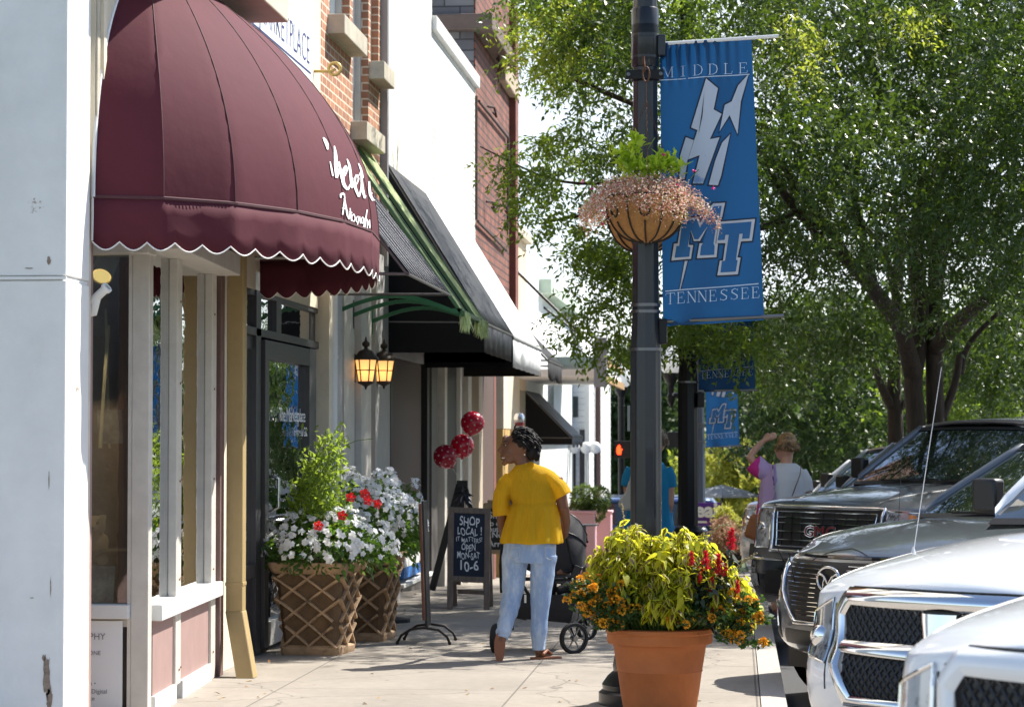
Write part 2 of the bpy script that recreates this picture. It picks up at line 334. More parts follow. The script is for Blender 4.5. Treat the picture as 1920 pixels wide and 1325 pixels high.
GLASS = glass_mat('window_glass'); GLASSD = glass_mat('dark_glass', (.25, .28, .27), .22)
BRICKR = brick_mat('orange_brick', (.44, .20, .11), (.30, .13, .08), (.66, .55, .42), .21, .077, .016, bump=.5)
BRICKW = brick_mat('white_painted_brick', (.80, .79, .76), (.72, .71, .69), (.36, .35, .34), .23, .082, .013, bump=.9, var=.05)
BRICKD = brick_mat('red_brick', (.25, .085, .055), (.15, .055, .04), (.045, .03, .028), .26, .11, .026, var=.3)
BRICKG = brick_mat('grey_stone_brick', (.15, .14, .15), (.24, .23, .23), (.07, .065, .065), .42, .15, .02, bump=1)
SIDING = brick_mat('white_siding', (.78, .79, .8), (.78, .79, .8), (.5, .5, .5), 30, .13, .008, bump=1, var=.04)
STONE = M('sill_stone', (.50, .45, .36), .8, var=.2, vs_=6, bump=.3, bs=40)
GRAN = M('granite', (.13, .12, .115), .4, var=.7, vs_=120)
GOLD = M('gold_paint', (.55, .38, .12), .4, metal=.4)
# ================================================================== the ground
def strip(name, x0, x1, ys, dz, mat, nx=1):
    V = []; 
    for y in ys:
        for i in range(nx+1): V.append((x0+(x1-x0)*i/nx, y, gz(y)+dz))
    k = nx+1; fs = [(a*k+i, a*k+i+1, (a+1)*k+i+1, (a+1)*k+i) for a in range(len(ys)-1) for i in range(nx)]
    mb = MB(); mb.add(V, fs); return mb
ys = [3, 24.9, 25]+list(np.arange(27, 76, 4.0))+[75, 120, 300, 1500]; ys = sorted(set(ys))
o = strip('ground', -700, 700, [-300]+ys, -.20, GREEN).build('ground', GREEN); tag(o, 'park ground and far terrain falling away down the street', kind='structure')
o = strip('road', .30, 24, [-40]+[y for y in ys if y <= 300], -.15, ASPH).build('road', ASPH); tag(o, 'dark asphalt street with angled parking beside the pavement', kind='structure')
o = strip('cross_street', -60, .30, [45.5, 48, 52, 57], -.146, ASPH).build('cross_street', ASPH); tag(o, 'asphalt side street crossing beyond the shops', kind='structure')
mb = strip('pavement', -9, .14, [3]+[y for y in ys if 3 < y < 45]+[45.5], 0, CONC)
o = mb.build('pavement', CONC); tag(o, 'sunlit concrete pavement in front of the shops', kind='structure')
mb = MB(); yk = [3]+[y for y in ys if 3 < y < 45]+[45.5]
for a, b in zip(yk[:-1], yk[1:]):
    A, B = gz(a), gz(b)
    mb.add([(.146, a, A-.16), (.30, a, A-.16), (.30, a, A+.001), (.146, a, A+.001), (.146, b, B-.16), (.30, b, B-.16), (.30, b, B+.001), (.146, b, B+.001)], [(3, 2, 6, 7), (1, 5, 6, 2), (0, 3, 7, 4), (0, 1, 2, 3)])
o = mb.build('kerb', M('kerb_concrete', (.42, .39, .35), .9, var=.15, vs_=20, bump=.3)); tag(o, 'concrete kerb along the pavement edge', kind='structure')
mb = MB()
for i in range(14):
    y = 4.5+i*4.5; z = gz(y+3)-.146
    mb.add([(.4, y+1.0, gz(y+1)-.146), (.5, y+.9, gz(y+1)-.146), (5.2, y+5.1, gz(y+5)-.144), (5.1, y+5.2, gz(y+5)-.144)], [(0, 1, 2, 3)])
o = mb.build('parking_line', M('road_paint', (.7, .7, .66), .7, var=.2, vs_=10)); tag(o, 'white painted angled parking lines', kind='structure')
# utility covers set in the pavement
for k, (px, py, r) in enumerate(((838, 1136, .34), (868, 1108, .3))):
    p = gp(px, py); t = thing('manhole_cover', ['round iron utility cover set in the sunlit pavement by the thin standing sign', 'round iron utility cover in the shade behind the chalkboard sign'][k], 'manhole cover', (p.x, p.y, gz(p.y)), group='covers set in the pavement')
    mb = MB(); mb.lathe([(r, -.01), (r, .003), (r*.95, .006), (0, .006)], (p.x, p.y, gz(p.y)), 32, cap=False); mb.build('plate', M('iron_cover', (.13, .12, .115), .6, metal=.5, bump=.8, bs=60), t)
# dry leaves lying about
lv = Leaves(); n = 90; P = []; 
for i in range(n):
    x = random.uniform(-3.3, .1); y = random.uniform(13, 25); 
    if random.random() < .55: x = random.choice([random.gauss(-3.1, .12), random.gauss(-.9, .5)])
    P.append((x, y, gz(y)+.004))
P = np.array(P); A = RNG.normal(size=(n, 3)); A[:, 2] = .12; v, q = leaf_quads(P, A, RNG.uniform(.02, .055, n), RNG.uniform(.006, .014, n), jitter=.15); lv.add(v, q)
o = lv.build('fallen_leaves', M('dry_leaf', (.32, .15, .05), .8, col2=(.45, .30, .10))); tag(o, 'dry brown leaves scattered on the pavement', 'leaves', kind='stuff')
# ================================================================== buildings on the left
XW = -3.5
def wall_x(mb, X, y0, y1, z0, z1, holes=(), th=.3, rd=.14):
    ysx = sorted({y0, y1, *[h[0] for h in holes], *[h[1] for h in holes]}); zs = sorted({z0, z1, *[h[2] for h in holes], *[h[3] for h in holes]})
    for a, b in zip(ysx[:-1], ysx[1:]):
        for c, d in zip(zs[:-1], zs[1:]):
            m, k = (a+b)/2, (c+d)/2
            if any(h[0] < m < h[1] and h[2] < k < h[3] for h in holes): continue
            mb.add([(X, a, c), (X, b, c), (X, b, d), (X, a, d)], [(0, 1, 2, 3)])
    for a, b, c, d in holes:
        x = X-rd
        mb.add([(X, a, c), (X, b, c), (X, b, d), (X, a, d), (x, a, c), (x, b, c), (x, b, d), (x, a, d)], [(0, 4, 5, 1), (1, 5, 6, 2), (2, 6, 7, 3), (3, 7, 4, 0)])
    x = X-th
    mb.add([(X, y0, z0), (x, y0, z0), (x, y0, z1), (X, y0, z1), (X, y1, z0), (x, y1, z0), (x, y1, z1), (X, y1, z1)], [(0, 3, 2, 1), (4, 5, 6, 7), (3, 7, 6, 2)])
def room(parent, y0, y1, z0, z1, x0, x1, mat, name='interior', open_=False):
    mb = MB(); mb.add([(x0, y0, z0), (x1, y0, z0), (x1, y1, z0), (x0, y1, z0), (x0, y0, z1), (x1, y0, z1), (x1, y1, z1), (x0, y1, z1)], [(0, 3, 2, 1), (4, 5, 6, 7), (0, 4, 7, 3), (3, 7, 6, 2)]+([] if open_ else [(0, 1, 5, 4)]))
    return mb.build(name, mat, parent)
# --- white painted pier at the picture's left edge
t = thing('building_pier', 'white painted masonry pier with peeling corner paint at the left edge', 'pier', (-4, 12.4, 0))
mb = MB(); mb.box(-6.5, -3.5, 12.4, 12.86, -.2, 2.43); mb.box(-6.5, -3.5, 12.4, 12.86, 2.455, 9.5); mb.box(-6.49, -3.51, 12.41, 12.86, 2.43, 2.455); mb.build('wall', PIERM, t, bevel=.008)
mb = MB(); mb.box(-4.2, -3.515, 12.86, 12.95, 0, 2.9); mb.build('brick_return', M('rough_paint', (.66, .58, .5), .9, var=.15, vs_=9, bump=1, bs=22), t)
t0 = t
mb = MB(); rgp = random.Random(4)
def chip(cx, cz, w_, h_, n=22): mb.poly([Vector((cx+w_*cos(a)*rgp.uniform(.55, 1.1), 12.397, cz+h_*sin(a)*rgp.uniform(.6, 1.1))) for a in np.linspace(0, 2*pi, n)[:-1]])
for px, py, w_, h_ in ((88, 1268, .022, .13), (82, 1232, .010, .02), (93, 1310, .02, .08), (92, 488, .012, .025), (55, 503, .025, .004), (95, 1100, .003, .06), (60, 1120, .012, .003), (92, 900, .003, .05)): q = at(px, py, 12.4); chip(q.x, q.z, w_, h_)
mb.build('peeled_paint', M('peeled_plaster', (.30, .23, .18), .95, var=.4, vs_=30, bump=1, bs=50), t)
mb = MB(); mb.box(-6.5, -3.497, 12.39, 12.40, 2.435, 2.45); mb.build('moulding_line', PIERM, t)
# --- photographer's shop
t = thing('photo_shop', 'cream shopfront with an angled display window under the maroon dome awning', 'building', (-3.6, 15, 0))
def BX(name, mat, x0, x1, y0, y1, z0, z1, par=None, bevel=.003, **k):
    mb = MB(); mb.box(x0, x1, y0, y1, z0, z1); return mb.build(name, mat, par, bevel=bevel, **k)
mb = MB(); wall_x(mb, XW, 12.95, 17.6, 2.83, 9.5, [(13.6, 14.6, 5.4, 7.4), (15.9, 16.9, 5.4, 7.4)]); mb.build('wall', CREAM, t)
for a in (13.6, 15.9):
    f = BX('window', FRAMEP, XW-.14, XW-.10, a, a+1, 5.4, 5.46, t); mb = MB(); mb.box(XW-.15, XW-.13, a, a+1, 5.46, 7.4); mb.build('pane', GLASSD, f)
# ledge with underside above the awning
BX('ledge', M('ledge_paint', (.62, .54, .42), .7, var=.1), XW, -3.06, 13.2, 16.35, 4.46, 4.66, t, .01)
for k in range(2): BX('moulding', (STONE, CREAM)[k], XW, XW+.012+.01*k, 12.96+.10*k, 13.02+.10*k, 2.95, 4.46, t)
BX('corner_post', MAUVE, -3.72, -3.53, 12.955, 13.05, 0, 2.83, t)
bx = lambda Y: -3.36-.0588*(Y-13.75)
def bay_bar(y0, y1, z0, z1, d0, d1, mb):      # bar on the angled bay front, d = distance outwards
    A = [(bx(y0)+d0, y0), (bx(y0)+d1, y0), (bx(y1)+d1, y1), (bx(y1)+d0, y1)]
    mb.add([(x, y, z0) for x, y in A]+[(x, y, z1) for x, y in A], [(3, 2, 1, 0), (4, 5, 6, 7), (0, 1, 5, 4), (1, 2, 6, 5), (2, 3, 7, 6), (3, 0, 4, 7)])
mb = MB()
mb.box(-3.465, -3.362, 13.66, 13.75, 0, 2.70)                              # corner post
bay_bar(14.50, 14.68, .10, 2.70, -.045, .008, mb); bay_bar(15.86, 16.04, .0, 2.70, -.045, .008, mb)
mb.build('window_frame', FRAMEP, t, bevel=.006)
mb = MB(); bay_bar(13.80, 16.1, .545, .64, -.05, .05, mb); mb.box(-3.72, -3.465, 13.61, 13.72, .57, .65); mb.build('window_sill', WHITEP, t, bevel=.006)
mb = MB(); bay_bar(13.78, 16.1, 2.70, 2.84, -.1, .16, mb); mb.box(-3.75, -3.35, 13.56, 13.78, 2.66, 2.84); mb.build('header', FRAMEP, t, bevel=.006)
mb = MB(); bay_bar(13.82, 14.50, .11, .545, -.04, -.01, mb); bay_bar(14.76, 15.84, .11, .545, -.04, -.01, mb); mb.build('kick_panel', MAUVE, t)
mb = MB(); bay_bar(13.80, 14.52, -.02, .11, -.05, .012, mb); bay_bar(14.74, 15.86, -.02, .11, -.05, .012, mb); mb.build('bottom_rail', WHITEP, t, bevel=.004)
for a, b in ((13.80, 14.52), (14.74, 15.86)):
    mb = MB(); bay_bar(a, b, .64, 2.70, -.05, -.044, mb); mb.build('pane', GLASS, t)
mb = MB(); mb.box(-3.72, -3.465, 13.70, 13.706, .65, 2.66); mb.build('pane', GLASS, t)
mb = MB(); mb.box(-3.485, -3.465, 13.66, 13.72, .0, 2.66); mb.box(-3.73, -3.715, 13.66, 13.72, 0, 2.66); mb.box(-3.72, -3.485, 13.68, 13.72, .52, .57); mb.build('window_frame', FRAMEP, t)
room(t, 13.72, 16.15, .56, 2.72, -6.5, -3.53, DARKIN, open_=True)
bp = BX('backdrop_panel', M('brown_backdrop', (.16, .105, .04), .8, var=.1), -3.9, -3.85, 15.0, 16.2, .6, 2.7, t)
mb = MB(); mb.box(-3.9, -3.56, 13.76, 16.1, .0, .54); mb.build('base_wall', GREYIN, t)
BX('trim_post', M('brown_trim', (.17, .10, .09), .6, var=.2), -3.56, -3.47, 16.1, 16.22, 0, 2.84, t)
# screws with rust
mb = MB()
for z in (.2, .75, 1.35, 1.95, 2.45):
    for y in (14.60, 14.66, 15.93):
        p = Vector((bx(y)+.013, y, z+.02*sin(y*9))); mb.sphere(p, (.004, .008, .008), 8, 5)
mb.build('screw', M('rusty_screw', (.20, .09, .03), .8), t)
# --- poster under the corner window
s = thing('poster', 'white studio poster with grey lettering below the narrow display window', 'poster', (-3.6, 13.67, .3))
mb = MB(); mb.box(-3.712, -3.51, 13.655, 13.662, -.02, .555); mb.build('sheet', M('paper', (.78, .79, .8), .5), s)
mb = MB()
for txt, px, py, sz in (('PHY', 167, 1198, .052), ('ONE', 166, 1227, .034), ('n •', 167, 1284, .036), ('Digital', 171, 1299, .036), ('ce', 167, 1312, .036)):
    p = at(px, py, 13.65); put_text(mb, txt, p, (1, 0, 0), (0, 0, 1), size=sz)
mb.build('lettering', M('grey_ink', (.2, .2, .22), .6), s)
# things in the display window
s = thing('spotlight', 'glowing can spotlight hanging inside the narrow display window', 'spotlight', at(197, 510, 14.1))
p = at(197, 500, 14.1); ax = Vector((-.05, -.75, -.75)).normalized()
mb = MB(); mb.lathe([(.001, .11), (.06, .11), (.066, .09), (.066, -.09), (.06, -.09), (.052, -.07)], p, 24, cap=False, ax=-ax); mb.build('housing', M('cream_metal', (.55, .5, .4), .5), s, smooth=40)
mb = MB(); mb.lathe([(.055, 0), (.05, .012), (.001, .02)], p+ax*.078, 24, cap=False, ax=ax); mb.build('lens', M('lamp_glow', (1, .7, .2), .5, emit=(1, .60, .22), es=1.6), s)
mb = MB(); mb.tube([p+Vector((0, .03, .1)), p+Vector((0, .03, .4))], .008); mb.build('stem', BLACKP, s)
ll = bpy.data.lights.new('display_lamp', 'SPOT'); ll.energy = 26; ll.color = (1, .72, .42); ll.spot_size = 1.5; ll.shadow_soft_size = .03; lo = bpy.data.objects.new('display_lamp', ll); C.objects.link(lo); lo.location = p+ax*.11; lo.rotation_euler = Vector((.05, .25, 1)).to_track_quat('Z', 'Y').to_euler()
s = thing('teddy_bear', 'tan teddy bear seated in the narrow display window', 'teddy bear', at(180, 1040, 14.25))
p = at(180, 985, 14.25); FUR = M('bear_fur', (.62, .42, .26), .95, bump=1, bs=150)
mb = MB(); mb.sphere(p, .062); mb.sphere(p+Vector((.045, 0, .05)), (.024, .014, .024)); mb.sphere(p+Vector((-.045, 0, .05)), (.024, .014, .024)); mb.sphere(p+Vector((0, -.055, -.015)), .027)
mb.sphere(p+Vector((0, 0, -.13)), (.07, .06, .09)); mb.sphere(p+Vector((.065, -.04, -.1)), (.025, .03, .06)); mb.sphere(p+Vector((.06, -.07, -.2)), (.035, .07, .035)); mb.sphere(p+Vector((-.06, -.07, -.2)), (.035, .07, .035))
mb.build('body', FUR, s, voxel=.012)
mb = MB(); mb.sphere(p+Vector((.024, -.055, .018)), .008); mb.sphere(p+Vector((-.024, -.055, .018)), .008); mb.sphere(p+Vector((0, -.082, -.008)), .010); mb.build('eyes_and_nose', BLACKP, s)
s = thing('picture_frame', 'framed sky photograph leaning at the bottom of the narrow display window', 'picture frame', at(190, 1100, 14.1))
p = at(187, 1105, 14.05)
mb = MB(); mb.bar(p+Vector((-.09, 0, -.1)), p+Vector((.08, 0, -.1)), .02, .2); R = Matrix.Rotation(radians(-12), 3, 'X'); mb = MB(); mb.box(-.085, .085, -.01, .01, -.14, .14, R, p); mb.build('print', M('photo_print', (.08, .14, .28), .25, noise2=((.5, .55, .62), 7, .45, .6)), s)
s = thing('shelf', 'small wooden shelf with a white cloth under the teddy bear', 'shelf', at(190, 1050, 14.2))
a, b = at(160, 1042, 14.3), at(222, 1030, 14.1); mb = MB(); mb.bar(a, b, .22, .016); mb.build('board', M('shelf_wood', (.32, .2, .1), .6), s)
s = thing('easel', 'tall pale wooden easel leaning inside the narrow display window', 'easel', at(200, 1000, 14.3))
mb = MB(); mb.bar(at(203, 610, 14.3), at(188, 840, 14.15), .02, .012); mb.bar(at(198, 580, 14.5), at(205, 840, 14.4), .014, .01); mb.build('leg', M('pale_wood', (.5, .42, .3), .6), s)
mb = MB(); mb.box(-.07, .08, -.008, .008, -.1, .1, Matrix.Rotation(radians(8), 3, 'X'), at(205, 800, 14.25)); mb.build('print', M('blue_print', (.10, .14, .2), .3, noise2=((.4, .42, .45), 5, .5, .6)), s)
# --- flagpole bracket
p = at(157, 585, 12.95); p.x = -3.5; p = at(158, 578, 12.98)
s = thing('flagpole_bracket', 'white metal flagpole holder screwed to the wall beside the narrow window', 'bracket', p)
mb = MB(); mb.box(-.008, .010, -.035, .035, -.075, .06, Matrix.Rotation(0, 3, 'Z'), p); mb.build('plate', WHITEP, s, bevel=.003)
mb = MB(); d = Vector((.76, -.2, .62)).normalized(); mb.tube([p+Vector((.0, 0, -.03)), p+Vector((.05, 0, -.025)), p+d*.10], .024, 14); mb.lathe([(.019, .05), (.024, .06), (.024, .165), (.031, .165), (.031, .185), (.019, .185), (.019, .12)], p, 16, cap=False, ax=d); mb.build('socket', WHITEP, s, smooth=40)
mb = MB(); mb.tube([p+d*.08+Vector((0, 0, -.03)), p+d*.08+Vector((.0, 0, -.015))], .006); mb.build('screw', WHITEP, s)
# --- tan rectangular downspout
s = thing('downspout', 'tan rectangular downspout with kicked-out foot beside the gift shop', 'downspout', (-3.4, 16.3, 0))
mb = MB(); mb.box(-3.46, -3.345, 16.24, 16.36, .42, 2.9); mb.build('pipe', TAN, s, bevel=.008)
mb = MB(); mb.box(-3.464, -3.341, 16.236, 16.364, .60, .625); mb.build('seam_band', TAN, s, bevel=.003)
A = [(-3.464, 16.236, .43), (-3.341, 16.236, .43), (-3.341, 16.364, .43), (-3.464, 16.364, .43)]; dd = Vector((.13, -.25, -.43)); mb = MB(); mb.rings([A, [tuple(Vector(a)+dd) for a in A]]); mb.build('foot', TAN, s, bevel=.008, recalc=True)
# --- gift shop: ground floor
t = thing('gift_shop', 'gift shop with dark aluminium door below an orange brick upper floor', 'building', (-3.6, 19, 0)); gift = t
XM = -3.56
BX('pilaster', CREAM, -3.8, -3.52, 16.4, 17.15, 0, 2.95, t)
BX('wall', CREAM, -3.75, -3.53, 17.15, 20.3, 2.70, 3.4, t)
def mx_(y0, y1, z0, z1, d0=-.04, d1=.03): MBX.box(XM+d0, XM+d1, y0, y1, z0, z1)
MBX = MB(); mx_(17.15, 17.22, 0, 2.70); mx_(17.62, 17.80, 0, 2.70); mx_(17.22, 17.62, .58, .68); mx_(17.22, 20.3, 2.36, 2.42); mx_(17.15, 20.3, 2.66, 2.70, -.04, .02); mx_(18.40, 18.60, 2.42, 2.66); mx_(20.06, 20.3, 0, 2.66, -.06, .0)
mx_(17.22, 17.62, 2.26, 2.36, -.04, .0)
MBX.build('window_frame', DARKAL, t, bevel=.003)
MBX = MB(); mx_(17.22, 17.62, .02, .58, -.03, .0); MBX.build('kick_panel', DARKAL, t)
for a, b, c, d in ((17.22, 17.62, .68, 2.26), (17.22, 17.62, 2.42, 2.66), (17.8, 18.4, 2.42, 2.66), (18.6, 20.06, 2.42, 2.66)):
    MBX = MB(); mx_(a, b, c, d, -.012, -.006); MBX.build('pane', GLASSD, t)
d_ = MB(); d_.box(XM-.03, XM+.055, 17.84, 17.99, .04, 2.34); d_.box(XM-.03, XM+.055, 19.72, 20.04, .04, 2.34); d_.box(XM-.029, XM+.054, 17.99, 19.72, 2.20, 2.34)
door = d_.build('door', DARKAL, t, bevel=.003)
mb = MB(); mb.box(XM-.028, XM+.05, 17.99, 19.72, .04, .22); mb.build('door_rail', M('worn_rail', (.55, .55, .53), .5, var=.2), door)
mb = MB(); mb.box(XM, XM+.006, 17.99, 19.72, .22, 2.2); mb.build('pane', GLASSD, door)
mb = MB(); mb.tube([(XM+.05, 18.05, .98), (XM+.1, 18.05, .98), (XM+.1, 19.6, .98), (XM+.05, 19.6, .98)], .013, 10); mb.tube([(XM+.05, 18.02, 1.05), (XM+.12, 18.04, 1.08), (XM+.12, 18.04, 1.3), (XM+.05, 18.02, 1.32)], .012, 10); mb.build('handle', M('chrome_bar', (.7, .7, .72), .25, metal=1), door, smooth=True)
mb = MB(); WT = M('white_vinyl', (.85, .86, .86), .5)
put_text(mb, 'The Marketplace', (XM+.057, 18.36, 1.735), (0, 1, 0), (0, 0, 1), size=.155, sx=1.28, sp=.86)
put_text(mb, 'Home & Gift', (XM+.057, 19.02, 1.62), (0, 1, 0), (0, 0, 1), size=.105, sx=1.15, sp=.9)
put_text(mb, 'Mon', (XM+.058, 18.5, .42), (0, 1, 0), (0, 0, 1), size=.1)
mb.build('lettering', WT, door)
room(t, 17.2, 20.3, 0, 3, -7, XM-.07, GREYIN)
mb = MB(); mb.box(-5.4, -5.2, 17.6, 20, .8, 1.6); mb.box(-4.6, -4.4, 18.8, 20, .3, 1.2); mb.box(-4.9, -4.6, 17.4, 17.9, .7, 1.7); mb.build('shop_fittings', M('fittings', (.35, .33, .30), .7, col2=(.1, .12, .1)), t)
# columns and narrow wooden bays between the gift shop and the dark opening
spec = [(20.3, 20.45, .06, CREAM), (20.72, 20.98, .06, GREYP), (20.98, 21.28, -.06, TAN), (21.28, 21.85, .03, FRAMEP), (21.85, 22.15, -.08, TAN), (22.15, 22.75, .05, FRAMEP), (22.75, 23.1, -.06, TAN), (23.1, 23.95, .04, GREYP)]
for a, b, d, m in spec: BX('pilaster' if d > 0 else 'wood_panel', m, -3.8, XW+d, a, b, -.2, 3.4, t)
BX('grey_panel', M('pale_grey_panel', (.42, .41, .42), .6), -3.6, XW-.005, 21.86, 22.14, .3, 2.2, t)
BX('plinth', M('plinth_stone', (.33, .31, .30), .8, var=.2), -3.8, XW+.16, 22.7, 24.0, -.2, .16, t, .01)
BX('plinth', M('plinth_stone', (.33, .31, .30), .8, var=.2), -3.8, XW+.10, 22.9, 23.9, .16, .45, t, .01)
s = thing('drain_pipe', 'white painted drain pipe running down the shop column by the gift shop door', 'pipe', (XW, 20.58, 0))
mb = MB(); mb.tube([(XW+.03, 20.58, 0), (XW+.03, 20.58, 3.4)], .055, 14); mb.build('pipe', WHITEP, s, smooth=40)
mb = MB()
for z in (.7, 1.5, 2.3, 2.9): mb.lathe([(.056, -.015), (.061, -.015), (.061, .015), (.056, .015)], (XW+.03, 20.58, z), 14, cap=False)
mb.build('collar', WHITEP, s)
# upper brick floor with three recessed windows
wins = [(20.62, 21.72, 5.26, 7.6), (21.9, 22.85, 4.50, 7.6), (22.98, 23.5, 5.22, 7.6)]
mb = MB(); wall_x(mb, XW, 20.0, 23.65, 3.4, 9.5, wins, rd=.16); mb.build('brick_wall', BRICKR, t)
BX('stone_strip', CREAM, -3.8, XW+.03, 19.5, 20.0, 3.4, 9.5, t)
mb = MB(); wall_x(mb, XW-.02, 17.6, 19.5, 3.4, 9.5); mb.build('upper_wall', CREAM, t)
for (a, b, c, d) in wins:
    f = MB(); f.box(XW-.15, XW-.09, a, a+.05, c, d); f.box(XW-.15, XW-.07, b-.06, b, c, d); f.box(XW-.15, XW-.09, a, b, c, c+.05); wf = f.build('window', FRAMEP, t)
    f = MB(); f.box(XW-.13, XW-.12, a+.05, b-.05, c+.05, d); f.build('pane', M('sky_glass', (.25, .32, .38), .12, spec=1, coat=1), wf)
    f = MB(); f.box(XW-.14, XW+.15, a-.1, b+.1, c-.17, c); f.build('window_sill', STONE, wf, bevel=.008)
# --- board sign
s = thing('board_sign', 'white board sign with tall thin blue serif capitals on the upper wall', 'sign', (-3.45, 18, 4.4))
BX('board', M('sign_white', (.78, .8, .84), .5), -3.46, -3.43, 16.55, 19.4, 4.2, 5.5, s)
mb = MB(); put_text(mb, 'MARKETPLACE', (-3.427, 19.25, 4.62), (0, 1, 0), (0, 0, 1), size=.33, align='RIGHT', sx=.95, bold=-.006); 
mb.bar((-3.427, 16.7, 4.56), (-3.427, 19.3, 4.56), .012, .002, up=(1, 0, 0)); mb.build('lettering', M('navy_ink', (.05, .06, .2), .5), s)
for k, (px, py) in enumerate(((600, 130), (530, 8))):
    p = at(px, py, (19.7, 17.3)[k]); p.x = -3.30; s = thing('scroll_bracket', ['gold scroll bracket on the stone strip beside the brick wall', 'gold scroll bracket beside the ledge above the maroon awning'][k], 'bracket', p, group='gold scroll brackets')
    mb = MB(); mb.tube([(-3.47, p.y-.02, p.z-.02), (-3.33, p.y, p.z-.02), (-3.29, p.y, p.z)], .012, 8); mb.tube([p+Vector((.05*cos(a), 0, .05*sin(a))) for a in np.linspace(0, 2*pi, 17)[:-1]], .014, 8, closed=True); mb.build('scroll', GOLD, s, smooth=True)
# --- stucco building over the dark recessed shop
t = thing('stucco_building', 'pale stucco building above the black sloping awning', 'building', (-3.6, 26, 0))
mb = MB(); wall_x(mb, XW, 23.75, 27.7, 3.0, 11.5); mb.build('wall', STUC, t)
BX('drain_pipe', M('zinc', (.3, .3, .31), .5, metal=.6), XW-.02, XW+.07, 23.64, 23.74, 3.3, 11, t)
BX('side_wall', GREYP, -3.9, -3.58, 24.0, 24.9, -.3, 3.0, t); BX('blind_panel', M('brown_blind', (.085, .052, .042), .6), -3.72, -3.62, 25.3, 27.7, .55, 2.45, t)
BX('window_frame', BLACKP, -3.68, -3.58, 24.95, 25.1, -.3, 2.9, t); BX('window_frame', BLACKP, -3.68, -3.56, 27.8, 28.0, -.3, 2.9, t); BX('lintel', GREYP, -3.75, -3.60, 24.9, 28, 2.46, 2.9, t)
BX('base_wall', GRAN, -3.8, -3.52, 25.4, 28.0, -.4, .02, t, .01); BX('window_sill', WHITEP, -3.8, -3.50, 25.4, 28.0, .02, .06, t, .004)
BX('pilaster', GRAN, -3.8, -3.54, 28.05, 28.6, -.4, 2.9, t)
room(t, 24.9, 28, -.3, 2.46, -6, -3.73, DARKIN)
s = thing('blue_sign', 'small blue and white box sign on the window ledge behind the second planter', 'sign', (-3.6, 26.5, .1))
BX('panel', M('blue_sign_paint', (.03, .17, .5), .5), -3.58, -3.54, 25.7, 27.4, .1, .22, s); BX('trim', WHITEP, -3.585, -3.535, 25.7, 27.4, .22, .34, s)
# --- white painted brick building
t = thing('white_brick_building', 'white painted brick building with white framed shopfront', 'building', (-3.6, 30, -.3))
mb = MB(); wall_x(mb, XW, 27.7, 32.4, 3.0, 6.33, th=4); mb.build('wall', BRICKW, t)
BX('coping', WHITEP, -7.5, XW+.06, 27.68, 32.42, 6.33, 6.5, t, .01)
def post(y0, y1, m, z1=2.65, d=0.03): BX('window_frame', m, -3.7, XW+d, y0, y1, -.6, z1, t)
for a, b, m in ((28.75, 28.98, FRAMEP), (31.3, 31.7, FRAMEP), (32.6, 33.1, M('beige_post', (.5, .42, .32), .6))): post(a, b, m)
post(29.1, 29.3, GREYP, d=-.04); post(30.9, 31.1, WHITEP, d=-.03)
BX('header', FRAMEP, -3.75, XW+.05, 28.7, 33.1, 2.65, 2.95, t)
BX('door', BLACKP, -3.62, -3.58, 29.3, 30.9, -.5, 2.65, t); BX('kick_panel', BLACKP, -3.6, -3.56, 31.7, 32.6, -.6, .2, t)
mb = MB(); mb.box(-3.57, -3.56, 31.7, 32.6, .2, 2.65); mb.build('pane', GLASSD, t); room(t, 28.9, 33.1, -.5, 2.65, -6, -3.66, GREYIN)
# soffit of the awning zone with bulb slots
mb = MB(); mb.box(-3.5, -2.62, 27.3, 31.0, 2.52, 2.56); mb.build('soffit', M('soffit_paint', (.55, .5, .42), .7), t)
mb = MB()
for k in range(4): mb.box(-3.3, -2.8, 27.8+.8*k, 28.0+.8*k, 2.512, 2.519)
mb.build('slot', BLACKP, t)
# --- tall red brick building
t = thing('red_brick_building', 'tall weathered red brick building with grey stone side wall', 'building', (-3.6, 35, -.5))
mb = MB(); wall_x(mb, XW, 32.4, 37.8, 2.9, 13, [(35.6, 36.4, 8.9, 11.2), (36.8, 37.4, 8.9, 11.2)], th=.4); mb.build('brick_wall', BRICKD, t)
mb = MB(); mb.box(-12, XW-.02, 32.38, 32.8, 5, 13); mb.build('side_wall', BRICKG, t)
BX('cornice', M('brown_stone', (.16, .11, .09), .8, var=.2), -12, XW+.25, 32.2, 35.5, 7.1, 7.32, t, .02)
BX('cornice', M('beige_stone', (.45, .36, .26), .8, var=.2), XW, XW+.12, 35.5, 37.8, 6.9, 7.2, t, .02)
BX('pilaster', M('side_brick', (.20, .07, .05), .8, var=.2), -3.9, XW+.10, 37.35, 37.8, 2.9, 13, t)
mb = MB()
for a, b in (((893, 180), (893, 412)), ((898, 190), (953, 258)), ((953, 258), (952, 430)), ((896, 415), (950, 470))):
    A = atx(*a, XW+.04); B = atx(*b, XW+.04); mb.tube([A, B], .02, 6)
mb.build('panel_line', M('dark_iron_and_line', (.06, .035, .03), .7), t)  # dark bars drawn in place of the recessed panel lines
mb = MB()
for px, py in ((922, 98), (912, 378), (938, 385), (915, 200)):
    A = atx(px, py, XW+.03); mb.tube([A, A+Vector((.08, .1, 0)), A+Vector((.1, .2, -.12)), A+Vector((.05, .25, -.05))], .018, 6)
mb.build('wall_hook', M('dark_iron_and_line', (.06, .035, .03), .7), t)
BX('pilaster', M('brown_brick', (.10, .06, .05), .7, var=.4, vs_=30), -3.8, XW+.03, 33.1, 34.6, -.7, 2.9, t); BX('pilaster', M('side_brick', (.20, .07, .05), .8), -3.8, XW+.035, 34.6, 34.9, -.7, 2.9, t)
